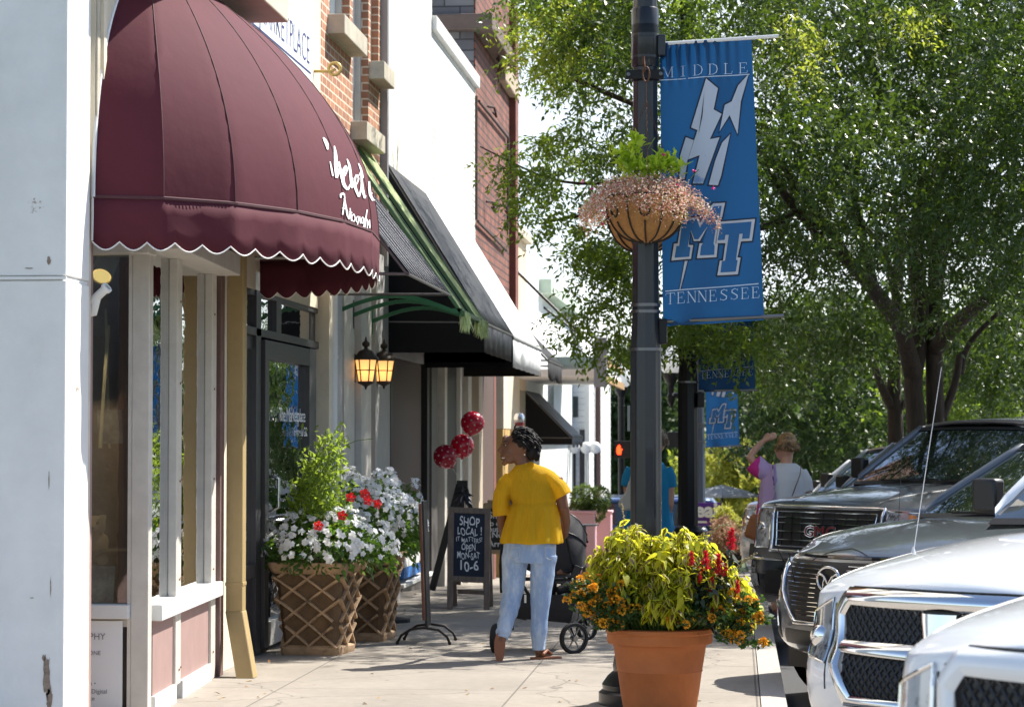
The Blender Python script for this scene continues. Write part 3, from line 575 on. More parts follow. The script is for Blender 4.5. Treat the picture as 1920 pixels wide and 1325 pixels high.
BX('recess', BLACKP, -3.9, -3.62, 34.9, 37.8, -.7, 2.9, t)
# --- farther small buildings
t = thing('beige_building', 'low beige stained building beyond the red brick one', 'building', (-3.6, 39, -.7))
BX('wall', M('beige_render', (.66, .54, .38), .8, var=.12, vs_=3, stretch=(1, 1, .3), noise2=((.35, .2, .12), 1.5, .66, .72)), -9, XW, 37.8, 40.4, 2.4, 4.85, t); BX('coping', STONE, -9, XW+.1, 37.8, 40.4, 4.85, 4.98, t)
BX('wall', M('ochre_render', (.55, .36, .13), .7), -4.2, XW+.01, 36.2, 38.9, -.8, 1.75, t); BX('pilaster', CREAM, -4.2, XW+.02, 36.2, 38.9, 1.75, 2.9, t)
t = thing('pale_building', 'low pale rendered building with worn parapet', 'building', (-3.6, 42, -.8))
BX('wall', M('pale_render', (.72, .73, .72), .8, var=.08, vs_=2), -9, XW, 40.4, 43.0, -1, 4.75, t); BX('window', BLACKP, XW-.01, XW+.01, 40.9, 41.7, .6, 2.2, t)
t = thing('ornate_building', 'white building with pale green cornice down the street', 'building', (-3.6, 46, -.9))
BX('wall', M('ornate_white', (.75, .77, .74), .8, var=.1, vs_=6), -9, XW, 43.0, 52, -1.3, 4.2, t); BX('cornice', M('pale_green', (.5, .6, .48), .7, var=.1), -9, XW+.22, 43.0, 52, 4.2, 4.45, t); BX('window', M('dark_pane', (.05, .06, .09), .2), XW-.01, XW+.012, 45, 46.4, 1.9, 3.2, t)
BX('cornice', STONE, -9, XW+.1, 43.0, 52, 1.55, 1.7, t)
t = thing('siding_house', 'white clapboard house wall with one small shuttered window', 'building', (-4, 52.5, -1.3))
Yh = 52.0; k = Yh/F; X1 = at(1104, 800, Yh).x
P = [(-9, Yh, -1.6), (X1, Yh, -1.6), (X1, Yh, at(0, 685, Yh).z), (at(1062, 600, Yh).x, Yh, at(0, 600, Yh).z+.1), (-9, Yh, 5.0)]
mb = MB(); mb.extr(P, (0, 9, 0)); mb.build('wall', SIDING, t)
def far_rect(name, m, x0, x1, y0, y1, Y, par, d=.03): a = at(x0, y1, Y); b = at(x1, y0, Y); return BX(name, m, a.x, b.x, Y-d, Y+.01, a.z, b.z, par, 0)
far_rect('window', M('shutter', (.05, .06, .06), .6), 1068, 1084, 743, 782, Yh, t)
far_rect('doorway', M('dark_door', (.03, .03, .04), .5), 1068, 1079, 815, 960, Yh, t); far_rect('doorway', M('dark_door', (.03, .03, .04), .5), 1087, 1097, 805, 960, Yh, t)
far_rect('corner_board', WHITEP, 1097, 1105, 690, 960, Yh, t, .06)
far_rect('curtain', M('white_curtain', (.75, .77, .8), .8, var=.2, vs_=9, stretch=(6, 1, .1)), 1032, 1062, 825, 960, Yh-.5, t)
mb = MB(); a = at(1033, 800, 51.9); mb.tube([Vector((a.x-.1, 51.8, at(0, 900, 51.8).z)), Vector((a.x-.1, 51.8, at(0, 815, 51.8).z))], .06); mb.build('post', BLACKP, t)
# globes on the far posts
s0 = None
for k, px in enumerate((1077, 1099, 1116)):
    Y = 50.5; p = at(px, 839, Y); r = .125
    s = thing('globe_lamp', ['white globe lamp, leftmost of the row of three by the white house', 'white globe lamp, middle of the row of three by the white house', 'white globe lamp, rightmost of the row of three by the white house'][k], 'lamp', (p.x, Y, gz(Y)), group='globe lamps by the white house')
    mb = MB(); mb.sphere(p, r, 20, 14); mb.build('globe', M('opal_glass', (.85, .85, .86), .3), s, smooth=True); mb = MB(); mb.tube([(p.x, Y, gz(Y)), (p.x, Y, p.z-.1)], .03); mb.build('post', M('white_post', (.6, .6, .6), .5) if k == 1 else BLACKP, s)
# rod-hung canopy
s = thing('canopy', 'flat canopy with timber edges hung from slanting rods', 'canopy', (-3.5, 40, 2.7))
z1, z2 = 2.55, 2.72
mb = MB(); mb.box(-3.5, -2.08, 37.9, 44, z1+.03, z2-.03); mb.build('deck', M('canopy_deck', (.75, .74, .72), .7), s)
mb = MB(); mb.box(-2.08, -2.03, 37.6, 44.2, z1-.06, z1+.05); mb.box(-2.10, -2.05, 37.6, 44.2, z2+.05, z2+.14); mb.build('timber_edge', M('canopy_timber', (.42, .26, .12), .6), s)
mb = MB(); mb.box(-2.2, -2.0, 37.55, 37.62, z1-.15, z2+.45); mb.build('end_plate', M('grey_plate', (.3, .31, .33), .5), s)
mb = MB()
for Y, m in ((37.8, 4.3), (44, 4.0)): mb.tube([(-3.5, Y, m), (-2.1, Y, z2+.2)], .022)
mb.build('hanger_rod', BLACKP, s)
mb = MB(); mb.box(-3.5, -2.6, 46, 49, 3.0, 3.16); mb.build('upper_beam', M('green_beam', (.25, .3, .27), .6), s)
# ================================================================== maroon dome awning
YC, AY, AX, ZR, HZ = 15.25, 2.33, 1.185, 2.92, 1.60
NG = 10
def dome(phi, el):
    g = phi/pi*NG; i = math.floor(min(g, NG-1e-9)); f = g-i      # gores: flatten between the seams
    p0, p1 = i*pi/NG, (i+1)*pi/NG
    c0 = max(0, cos(el)); ce, cy = c0**1.8, c0**.62
    def P(a): return Vector((XW+AX*sin(a)*ce, YC-AY*cos(a)*cy, ZR+HZ*sin(el)))
    a = P(p0).lerp(P(p1), f); b = P(phi); return a.lerp(b, .05)
AWN = M('maroon_canvas', (.088, .016, .026), .8, var=.14, vs_=1.6, bump=.25, bs=9, spec=.25)
t = thing('dome_awning', 'maroon dome awning with white scripted lettering and scalloped valance', 'awning', (XW, YC, ZR))
mb = MB(); NU = NG*6; mb.grid(lambda u, v: dome(u*pi, v*pi/2*.985), NU, 22); aw = mb.build('canopy', AWN, t, smooth=25)
bvh = BVHTree.FromPolygons([v.copy() for v in mb.v], mb.f)
mb = MB()
for g in range(1, NG): mb.tube([dome(g*pi/NG, e)+Vector((.002, 0, 0)) for e in np.linspace(0, 1.5, 20)], .0035, 5)
mb.build('seam', M('maroon_seam', (.07, .022, .027), .8), t)
def rim(u, drop, out=0):
    a = u*pi; P = dome(a, 0); return Vector((P.x+out*sin(a), P.y-out*cos(a), ZR-drop))
NS = 26; 
def scal(u): f = (u*NS) % 1; return .245+.045*sin(pi*f)
mb = MB(); mb.grid(lambda u, v: rim(u, v*scal(u), .004+.004*v+.008*v*sin(u*70)), NS*8, 3); mb.build('valance', AWN, t, solid=.003, smooth=True)
mb = MB(); mb.tube([rim(u, scal(u), .010+.008*sin(u*70)) for u in np.linspace(0, 1, NS*8+1)], .0045, 5); mb.tube([rim(0, d, .006) for d in (0, .24)], .007, 5)
mb.build('piping', M('white_piping', (.75, .72, .70), .7), t)
mb = MB(); mb.tube([rim(u, 0, .0) for u in np.linspace(0, 1, 80)], .012, 6); mb.build('rim_tube', M('maroon_seam', (.07, .022, .027), .8), t)
mb = MB(); mb.tube([dome(.003, e)+Vector((.0, -.01, 0)) for e in np.linspace(0, 1.5, 20)], .012, 6); mb.build('wall_trim', M('white_metal', (.72, .72, .72), .4), t)
mb = MB()
for u in (.12, .3, .5, .7, .88):
    mb.tube([dome(u*pi, e)*1.0-Vector((.03, 0, .02)) for e in np.linspace(0, 1.4, 8)], .012, 6)
    P = rim(u, .0); mb.tube([P, Vector((XW, P.y, P.z))], .012, 6)
mb.build('frame_tube', GREYP, t)
# lettering laid on the canvas (shapes traced, then dropped on the dome)
def on_dome(x, y, off=.006):
    d = ray(580+x/5.519, 240+y/5.519).normalized(); h = bvh.ray_cast(CAM, d)
    if h[0] is None: return None
    nrm = h[1] if h[1].dot(d) < 0 else -h[1]; return h[0]+nrm*off
ST = [([(135, 104), (152, 128), (172, 172), (182, 228)], [10, 30, 36, 14]), ([(206, 350), (222, 430), (236, 500)], [8, 18, 16]), ([(250, 190), (262, 280), (266, 400), (274, 520)], [10, 34, 38, 26]),
 ([(274, 515), (300, 440), (308, 385)], [26, 22, 10]), ([(296, 350), (312, 440), (330, 530)], [18, 26, 26]), ([(330, 525), (352, 450), (366, 395)], [22, 20, 16]), ([(372, 395), (345, 440), (338, 540), (356, 600), (386, 640)], [18, 26, 34, 34, 22]),
 ([(366, 395), (382, 430), (360, 500)], [16, 18, 10]), ([(386, 640), (418, 590), (440, 520)], [24, 20, 14]), ([(382, 325), (404, 390), (418, 480), (424, 560), (436, 626)], [10, 24, 28, 26, 18]), ([(436, 622), (455, 560), (480, 490)], [18, 18, 14]),
 ([(480, 486), (462, 540), (468, 620), (504, 712)], [16, 22, 28, 24]), ([(480, 486), (500, 530), (472, 600)], [14, 16, 10]), ([(504, 712), (526, 640), (530, 570)], [22, 18, 14]), ([(500, 370), (528, 440), (548, 520)], [10, 22, 12]), ([(500, 500), (530, 450)], [10, 12]),
 ([(528, 470), (536, 580), (548, 660), (566, 730)], [14, 26, 28, 22]), ([(566, 728), (575, 700)], [20, 10]), ([(610, 500), (612, 600), (622, 690), (652, 752)], [12, 22, 28, 24]), ([(610, 505), (640, 560), (664, 640)], [12, 20, 16]), ([(664, 640), (628, 690)], [14, 14]), ([(652, 750), (676, 710), (684, 660)], [26, 22, 8]),
 ([(318, 725), (318, 690), (350, 680)], [16, 22, 24]), ([(350, 680), (358, 720)], [16, 10]), ([(358, 720), (348, 800), (336, 900)], [12, 16, 16]), ([(352, 730), (372, 830), (384, 915)], [14, 18, 14]), ([(330, 830), (378, 838)], [10, 12]), ([(384, 850), (390, 915), (404, 940), (410, 880)], [10, 14, 14, 10]),
 ([(412, 830), (420, 900), (428, 965)], [10, 16, 14]), ([(402, 868), (436, 878)], [10, 10]), ([(450, 890), (432, 915), (434, 955), (456, 965), (464, 930), (450, 890)], 11), ([(500, 915), (482, 925), (478, 965), (496, 975), (506, 930)], 11), ([(506, 920), (492, 990), (472, 1046)], [12, 12, 10]), ([(512, 915), (520, 990)], [12, 12]),
 ([(545, 920), (530, 945), (536, 985), (550, 975), (552, 925), (556, 990)], 11), ([(562, 935), (556, 1010), (536, 1060)], [10, 12, 8]), ([(590, 846), (576, 930), (566, 1030)], [12, 14, 10]), ([(572, 960), (588, 950), (592, 1040)], [10, 12, 10]), ([(598, 960), (604, 1005), (618, 990)], [10, 12, 10]), ([(614, 950), (618, 1020), (612, 1114)], [10, 12, 8])]
mb = MB()
for pts, w_ in ST:
    ws = w_ if isinstance(w_, list) else [w_]*len(pts)
    # dense smooth resampling
    P = []; W_ = []
    for i in range(len(pts)-1):
        p0, p1, p2, p3 = pts[max(i-1, 0)], pts[i], pts[i+1], pts[min(i+2, len(pts)-1)]
        for k in range(5):
            f = k/5; P.append(tuple(.5*((2*p1[j])+(-p0[j]+p2[j])*f+(2*p0[j]-5*p1[j]+4*p2[j]-p3[j])*f*f+(-p0[j]+3*p1[j]-3*p2[j]+p3[j])*f**3) for j in range(2))); W_.append(ws[i]*(1-f)+ws[i+1]*f)
    P.append(pts[-1]); W_.append(ws[-1])
    L_, R_ = [], []
    for i, (x, y) in enumerate(P):
        a, b = P[max(i-1, 0)], P[min(i+1, len(P)-1)]; dx, dy = b[0]-a[0], b[1]-a[1]; l = math.hypot(dx, dy) or 1
        n_ = (-dy/l*W_[i]/2, dx/l*W_[i]/2); L_.append(on_dome(x+n_[0], y+n_[1])); R_.append(on_dome(x-n_[0], y-n_[1]))
    for i in range(len(P)-1):
        q = [L_[i], L_[i+1], R_[i+1], R_[i]]
        if all(p is not None for p in q) and (q[0]-q[1]).length < .9 and (q[0]-q[3]).length < .9: mb.poly(q)
mb.build('lettering', M('awning_white', (.82, .80, .80), .6), t)
# ================================================================== sloping awnings
def slope_awning(name, label, y0, y1, zt, zf, xf, val, mat, side=None, scallop=False, group=None, valmat=None):
    t = thing(name, label, 'awning', (XW, (y0+y1)/2, zt), group=group)
    sag = lambda u, v: .012*sin(v*pi)*sin(u*pi*4)
    mb = MB(); mb.grid(lambda u, v: (XW+.01+(xf-XW)*v, y0+(y1-y0)*u, zt+(zf-zt)*v-sag(u, v)), 24, 10, True); mb.build('canvas', mat, t, solid=.004, smooth=True)
    n = max(3, int((y1-y0)/.28))
    sc = (lambda u: val+(.05*abs(sin(pi*u*n)) if scallop else 0))
    mb = MB(); mb.grid(lambda u, v: (xf+.01*sin(u*37)*v, y0+(y1-y0)*u, zf-v*sc(u)), n*8, 2, True)
    mb.build('valance', valmat or mat, t, solid=.004, smooth=True)
    if side:
        for k, y in enumerate((y0, y1)):
            mb = MB(); mb.extr([(XW, y, zt-.02), (xf, y, zf-.01), (xf, y, zf-val), (XW, y, zf-val)], (0, .006, 0)); mb.build('side_panel', side, t)
    mb = MB(); mb.tube([(xf, y0, zf-.01), (xf, y1, zf-.01)], .014, 6)
    for y in (y0+.01, y1-.01): mb.tube([(XW, y, zf), (xf, y, zf-.01)], .012, 6); mb.tube([(XW, y, zt-.02), (xf, y, zf-.02)], .012, 6)
    mb.build('frame_tube', M('awning_frame', (.2, .2, .2), .4, metal=.8), t)
    return t
PIN = stripe_mat('pinstripe_canvas', (.010, .012, .022), (.5, .5, .5), 1, .21, .90, rough=.9)
slope_awning('striped_awning', 'small navy pinstriped awning between the maroon dome and the green frame', 17.75, 20.35, 4.22, 2.83, -2.42, .0, PIN)
# green frame awning with frayed strips
t = thing('green_awning', 'faded pale green awning strips with frayed ends on a curved green frame', 'awning', (XW, 22, 4.3)); GC = M('green_canvas', (.60, .68, .36), .8, var=.12, vs_=8, transl=((.6, .75, .35), .4)); GF = M('green_frame', (.02, .13, .05), .45)
for (ya, yb, yc, yd) in ((21.0, 21.45, 21.0, 21.4), (22.2, 23.0, 22.2, 23.0)):
    mb = MB(); mb.grid(lambda u, v: (XW+.02+1.1*v, (ya+(yb-ya)*u)*(1-v)+(yc+(yd-yc)*u)*v, 4.32-1.62*v-.03*sin(v*pi)), 6, 12, True); mb.build('canvas', GC, t, solid=.004, smooth=True)
    lv = Leaves(); n = 260; P = np.stack([np.full(n, XW+1.12)+RNG.normal(size=n)*.012, RNG.uniform(yc, yd, n), np.full(n, 2.72)], 1); A = RNG.normal(size=(n, 3))*.10; A[:, 2] = -1
    L_ = RNG.uniform(.08, .20, n); v, q = leaf_quads(P, A, L_, .009, jitter=1); lv.add(v, q); lv.build('frayed_fringe', GC, t)
mb = MB()
for y in (21.0, 21.45, 22.2, 23.0): mb.bar((XW, y, 4.30), (XW+1.13, y, 2.67), .03, .03)
mb.bar((XW+1.12, 20.98, 2.70), (XW+1.12, 23.02, 2.70), .035, .035)
mb.build('sloping_bar', M('green_bar', (.05, .13, .05), .5), t)
for y in (21.0, 21.8, 22.95):
    mb = MB(); pts = [(XW+.02+1.1*f, y, 2.72+.13*sin(pi*min(1, f*1.1))-.0*f) for f in np.linspace(0, 1, 12)]
    for a, b in zip(pts[:-1], pts[1:]): mb.bar(a, b, .03, .035)
    mb.box(XW, XW+.03, y-.04, y+.04, 2.6, 2.86); mb.build('curved_arm', GF, t)
CHAR = M('charcoal_canvas', (.012, .012, .014), .62, spec=.25, var=.1, vs_=30, stretch=(1, .2, 1))
SIDEB = M('black_canvas', (.008, .008, .010), .6, spec=.2)
slope_awning('black_awning', 'large black sloping awning with closed side beyond the green frame', 24.0, 27.1, 4.37, 2.77, -2.51, .31, CHAR, SIDEB)
slope_awning('white_awning', 'large silvery white sloping awning beside the black one', 27.1, 31.0, 4.37, 2.74, -2.50, .34, M('white_canvas', (.82, .83, .85), .5, var=.03, vs_=5), SIDEB)
mb = MB()
slope_awning('grey_awning', 'short charcoal awning with scalloped valance past the white one', 31.2, 33.7, 3.75, 2.62, -2.42, .22, M('dark_grey_canvas', (.028, .028, .03), .8, spec=.2), None, True)
o = slope_awning('far_awning', 'dark triangular-sided awning near the white house', 40.2, 43.0, 2.40, 1.62, -2.72, .12, M('slate_canvas', (.10, .115, .14), .6), SIDEB, True)
# ================================================================== wall lanterns
BRZ = M('bronze', (.05, .033, .022), .5, metal=.5, bump=.3, bs=60); LG = M('lantern_glass', (.75, .62, .42), .4, emit=(1, .60, .25), es=.55, transl=((1, .8, .5), .5))
def lantern(p, label):
    t = thing('wall_lantern', label, 'lantern', (XW, p.y, p.z), group='lit bronze wall lanterns'); x, y, z = p
    mb = MB(); mb.box(XW, XW+.03, y-.055, y+.055, z-.12, z+.14); mb.tube([(XW+.02, y, z+.10), (XW+.07, y, z+.115), (x, y, z+.13)], .010); mb.build('wall_plate', BRZ, t, bevel=.01)
    mb = MB(); mb.lathe([(.066, -.115), (.098, .085), (.092, .088), (.06, -.112)], p, 6, cap=False); mb.build('glass', LG, t)
    mb = MB()
    for k in range(6):
        a = k*pi/3; c, s_ = cos(a), sin(a); mb.tube([p+Vector((.068*c, .068*s_, -.12)), p+Vector((.101*c, .101*s_, .09))], .006, 5)
    for r, zz in ((.07, -.115), (.086, -.01), (.101, .088)): mb.tube([p+Vector((r*cos(k*pi/3), r*sin(k*pi/3), zz)) for k in range(6)], .005, 5, closed=True)
    mb.build('cage', BRZ, t)
    mb = MB(); mb.lathe([(.125, .085), (.118, .105), (.085, .135), (.065, .165), (.02, .185), (.014, .20), (.034, .215), (.036, .24), (.012, .262), (.008, .285), (.002, .30)], p, 12); mb.build('roof', BRZ, t, smooth=40)
    mb = MB(); mb.lathe([(.001, -.19), (.01, -.175), (.014, -.16), (.03, -.15), (.078, -.125), (.07, -.113)], p, 12); mb.build('base', BRZ, t, smooth=40)
    mb = MB(); mb.sphere(p+Vector((0, 0, -.02)), (.022, .022, .034)); mb.build('bulb', M('bulb_glow', (1, .8, .5), .5, emit=(1, .68, .32), es=9), t)
lantern(at(686, 692, 21.9), 'lit bronze wall lantern, the nearer of the pair by the wooden bays')
lantern(at(720, 693, 23.2), 'lit bronze wall lantern, the farther of the pair by the wooden bays')
# ================================================================== barber pole
p = at(975, 797, 36.6); p.x = max(p.x, -3.3); p = at(974, 806, 36.6)
t = thing('barber_pole', 'striped barber pole on the wall by the ochre patch', 'barber pole', p)
m = stripe_mat('barber_stripes', (.42, .42, .45), (.22, .05, .05), 2, .12, .5)
mb = MB(); mb.lathe([(.07, -.22), (.07, .16)], p, 16); mb.build('cylinder', m, t, smooth=40)
mb = MB(); mb.lathe([(.001, .26), (.06, .25), (.085, .2), (.085, .155), (.07, .15)], p, 16); mb.lathe([(.07, -.21), (.085, -.215), (.085, -.26), (.05, -.3), (.001, -.31)], p, 16); mb.build('caps', M('chrome_bar', (.7, .7, .72), .25, metal=1), t, smooth=40)
# ================================================================== balloons on a black easel
RED = M('balloon_red', (.50, .012, .05), .25, coat=.6, transl=((.8, .03, .09), .25)); DOT = M('balloon_dot', (.8, .62, .66), .4)
Yb = 26.2; knot = at(866, 905, Yb)
for k, (px, py, r, dy) in enumerate(((886, 793, 22.5, 0), (867, 836, 22.5, .12), (835, 856, 22.5, -.05))):
    c = at(px, py, Yb+dy); R_ = r/F*Yb
    t = thing('balloon', ['red balloon with white dots, highest of the three', 'red balloon with white dots, middle of the three', 'dark red balloon with white dots, lowest and leftmost of the three'][k], 'balloon', c, group='dotted red balloons')
    dn = (knot-c).normalized(); Rm = (-dn).to_track_quat('Z', 'Y').to_matrix()
    mb = MB(); mb.lathe([(.001, R_*1.02)]+[(R_*sin(a)*(1 if a < 1.6 else 1-.08*(a-1.6)), R_*1.02*cos(a)) for a in np.linspace(.15, 2.9, 18)]+[(.012, -R_*1.07), (.018, -R_*1.14)], c, 28, ax=-dn); mb.build('envelope', RED, t, smooth=True)
    mb = MB()
    for i in range(46):
        zz = 1-2*(i+.5)/46; a = i*2.39996+k; d = Rm @ Vector((math.sqrt(1-zz*zz)*cos(a), math.sqrt(1-zz*zz)*sin(a), zz)); q = c+d*(R_*1.01+.001); e = d.orthogonal().normalized(); g = d.cross(e)
        rr = .0095; mb.poly([q+e*rr*cos(b)+g*rr*sin(b) for b in np.linspace(0, 2*pi, 11)[:-1]])
    mb.build('dot', DOT, t)
    mb = MB(); e = c+dn*R_*1.1; mb.tube([e, (e+knot)/2+Vector((.01, 0, -.015)), knot, at(864, 935, Yb)], .0022, 4); mb.build('ribbon', M('ribbon_white', (.7, .7, .72), .4), t)
pt = at(866, 912, Yb)
t = thing('black_easel', 'black folded A-frame easel behind the chalkboard with balloons tied on top', 'easel', (pt.x, Yb, gz(Yb)))
mb = MB()
for a, b in (((862, 908, Yb), (810, 1106, Yb+.0)), ((872, 908, Yb+.02), (918, 1105, Yb+.02)), ((866, 912, Yb+.1), (858, 1095, Yb+.7))):
    mb.bar(at(*a), at(*b), .075 if a[0] < 870 else .05, .03, up=(0, 1, 0))
mb.build('leg', BLACKP, t, bevel=.004)
mb = MB(); mb.bar(at(857, 908, Yb-.03), at(877, 908, Yb-.03), .05, .09, up=(0, 0, 1)); mb.build('hinge_cap', BLACKP, t, bevel=.006)
lv = Leaves(); n = 26; P = np.array([at(869, 925, Yb-.06)]*n); A = RNG.normal(size=(n, 3)); A[:, 2] -= .8; v, q = leaf_quads(P, A, RNG.uniform(.08, .2, n), .02, jitter=1); lv.add(v, q); lv.build('gauze_bow', M('black_gauze', (.03, .035, .06), .5), t)
# ================================================================== chalkboards
WOOD = M('weathered_wood', (.20, .15, .12), .8, var=.35, vs_=14, bump=.5, bs=60, stretch=(3, 3, .35)); WOODL = M('pale_pine', (.46, .34, .20), .7, var=.2, vs_=10, stretch=(3, 3, .4))
CHALK = M('chalk', (.80, .81, .82), .9); BOARD = M('board_navy', (.012, .020, .040), .75, var=.2, vs_=4)
def stroke_text(mb, rows, org, ux, uz, off):      # hand-drawn letters from short strokes
    for s_, x, y, sz, w_ in rows:
        vs2, fs = text2d(s_, size=sz, sp=1.0, bold=w_, sx=.80)
        mb.add([org+ux*(x+a)+uz*(y+b)+off for a, b in vs2], fs)
b0 = gp(838, 1142); b1 = gp(905, 1145); Yc = b0.y
A = at(838, 1142, Yc); Bq = at(910, 1145, Yc); tl = at(841, 950, Yc+.18); tr = at(920, 953, Yc+.18)
t = thing('chalkboard_sign', 'wooden framed navy chalkboard reading shop local beside the walking woman', 'chalkboard', (A.x, Yc, gz(Yc)))
ux = (tr-tl).normalized(); wd = (tr-tl).length; up = ((tl-A)); up.normalize(); nn = ux.cross(up).normalized(); nn = nn if nn.y < 0 else -nn; H = (tl-A).length
def PP(a, b, c=0): return A+ux*a+up*b+nn*c
mb = MB(); fw = .055
for a in (fw/2, wd-fw/2): mb.bar(PP(a, 0), PP(a, H), fw, .026, up=nn)
mb.bar(PP(fw, H-fw/2), PP(wd-fw, H-fw/2), .024, fw, up=up); mb.bar(PP(fw, H*.30), PP(wd-fw, H*.30), .024, fw, up=up); mb.build('frame', WOOD, t, bevel=.004)
mb = MB()
for a in (fw/2, wd-fw/2): mb.bar(PP(a, H*.97, -.03), PP(a, 0)+Vector((0, .42, 0)), fw*.8, .022, up=nn)
mb.bar(PP(fw, .15)+Vector((0, .36, 0)), PP(wd-fw, .15)+Vector((0, .36, 0)), .02, .04, up=up); mb.build('rear_leg', WOOD, t, bevel=.004)
mb = MB(); q = [PP(fw-.004, H*.30+fw/2-.004, -.004), PP(wd-fw+.004, H*.30+fw/2-.004, -.004), PP(wd-fw+.004, H-fw+.004, -.004), PP(fw-.004, H-fw+.004, -.004)]; mb.extr(q, nn*.006); mb.build('board', BOARD, t)
iw = wd-2*fw; i0 = H*.30+fw/2; ih = H-fw-i0; mb = MB()
rows = [('SHOP', .18, .80, .205, .004), ('LOCAL', .11, .655, .17, .003), ('!', .86, .655, .19, .004), ('IT MATTERS!', .07, .545, .105, .0005), ('OPEN', .25, .405, .15, .004), ('MON-SAT', .11, .28, .15, .0035), ('10-6', .16, .09, .22, .005)]
import itertools
for s_, x, y, sz, w_ in rows:
    vs2, fs = text2d(s_, size=sz*ih, bold=w_*.3); xm = max(a for a, b in vs2)
    tw = {'SHOP': .66, 'LOCAL': .66, '!': .05, 'IT MATTERS!': .85, 'OPEN': .46, 'MON-SAT': .74, '10-6': .66}[s_]*iw; f = tw/xm
    mb.add([PP(fw+x*iw+a*f, i0+y*ih+b+.01*sin(a*40), .004) for a, b in vs2], fs)
mb.build('lettering', CHALK, t)
p = at(945, 1130, 26.5); g = 26.6
t = thing('chalkboard_sign', 'pale pine framed black chalkboard half hidden behind the woman in yellow', 'chalkboard', at(935, 1020, g))
BX('frame', WOODL, at(906, 0, g).x, at(968, 0, g).x, g, g+.04, at(0, 1034, g).z, at(0, 940, g).z, t, .01)
BX('board', BLACKP, at(912, 0, g).x, at(963, 0, g).x, g-.008, g, at(0, 1026, g).z, at(0, 950, g).z, t)
BX('leg', WOODL, at(906, 0, g).x, at(914, 0, g).x, g, g+.035, gz(g), at(0, 1030, g).z, t); BX('leg', WOODL, at(960, 0, g).x, at(968, 0, g).x, g, g+.035, gz(g), at(0, 1030, g).z, t)
BX('header_board', WOODL, at(914, 0, g).x, at(960, 0, g).x, g, g+.03, at(0, 940, g).z, at(0, 934, g).z, t, .01)
mb = MB()
for s_, px, py, sz in (('Shop', 916, 971, .10), ('to ch', 914, 985, .08), ('out', 916, 996, .08), ('New', 922, 1007, .09), ('Arrivals', 916, 1024, .09)): put_text(mb, s_, at(px, py, g-.012), (1, 0, 0), (0, 0, 1), size=sz, bold=.002)
mb.build('lettering', CHALK, t)
# ================================================================== thin standing sign seen edge-on
b = gp(800, 1206); Y0 = b.y+.12
t = thing('standing_sign', 'narrow framed standing sign seen edge-on with curved iron feet', 'sign', (b.x, Y0, 0))
WB = M('red_wood', (.17, .075, .045), .65, var=.3, vs_=20, stretch=(4, 4, .4))
a = at(799, 1172, Y0); c = at(792, 938, Y0)
mb = MB(); mb.bar((a.x+.016, Y0, a.z), (c.x+.014, Y0-.0, c.z-.0), .018, .22, up=(0, 1, 0)); mb.build('back_panel', BLACKP, t, bevel=.004)
mb = MB(); mb.bar((a.x-.002, Y0, a.z+.05), (c.x-.004, Y0, c.z-.02), .024, .26, up=(0, 1, 0)); mb.build('frame', WB, t, bevel=.006)
mb = MB()
for yy in (-.2, .2):
    mb.tube([(a.x-.2, Y0+yy, .012), (a.x-.17, Y0+yy, .07), (a.x-.10, Y0+yy, .115), (a.x, Y0+yy, .13), (a.x+.12, Y0+yy, .115), (a.x+.19, Y0+yy, .06), (a.x+.21, Y0+yy, .012)], .010, 8)
    mb.sphere((a.x-.2, Y0+yy, .012), .014); mb.sphere((a.x+.21, Y0+yy, .012), .014)
mb.tube([(a.x, Y0-.2, .13), (a.x, Y0+.2, .13)], .010, 8); mb.tube([(a.x+.005, Y0, .12), (a.x+.005, Y0, a.z+.05)], .012, 8)
mb.build('iron_feet', M('black_iron', (.03, .022, .018), .5, metal=.5), t, smooth=True)
# ================================================================== lamp posts with banners
POSTM = M('post_paint', (.007, .009, .014), .34, metal=0, coat=.25, spec=.4, var=.3, vs_=20, noise2=((.04, .05, .07), 26, .60, .8), stretch=(1, 1, .25))
POSTB = M('post_black', (.005, .005, .006), .4, spec=.3); POSTG = M('post_grey', (.06, .08, .11), .4)
STEEL = M('steel_band', (.16, .16, .17), .35, metal=1, noise2=((.2, .1, .05), 30, .6, .7)); POLEW = M('white_rod', (.75, .74, .72), .4)
X0 = -.545
def lamp_post(x, y, label, mat, sc=1, zt=6.2, grp='fluted lamp posts with blue banners'):
    g = gz(y); t = thing('lamp_post', label, 'lamp post', (x, y, g), group=grp)
    mb = MB(); mb.lathe([(.100, .75), (.097, 2.15), (.086, 2.3), (.083, 2.6), (.077, 3.8), (.070, zt)], (x, y, g), 64, flute=.055, nf=10); mb.build('shaft', mat, t, smooth=30)
    mb = MB(); mb.lathe([(.0, 0), (.29, 0), (.29, .07), (.265, .09), (.27, .12), (.235, .17), (.20, .2), (.205, .23), (.19, .30), (.165, .42), (.14, .6), (.125, .68), (.135, .70), (.135, .73), (.11, .76), (.09, .78)], (x, y, g), 32, cap=False); mb.build('base', mat, t, smooth=40)
    for z in (2.14, 2.37, 2.41): mb = MB(); mb.lathe([(.084, -.009), (.091 if z > 2.2 else .102, -.009), (.091 if z > 2.2 else .102, .009), (.084, .009)], (x, y, g+z), 28, cap=False); mb.build('band', STEEL, t)
    mb = MB(); mb.lathe([(.078, .0), (.084, .01), (.084, .26), (.08, .28)], (x, y, g+3.86), 28); mb.build('collar', mat, t, smooth=35)
    return t
z = lambda py, Y: 1.6+(822-py)/(F/Y)
YP = 14.7
g1 = lamp_post(X0, YP, 'weathered fluted lamp post standing behind the terracotta pot', POSTM)
mb = MB(); c = (X0, YP, 0)
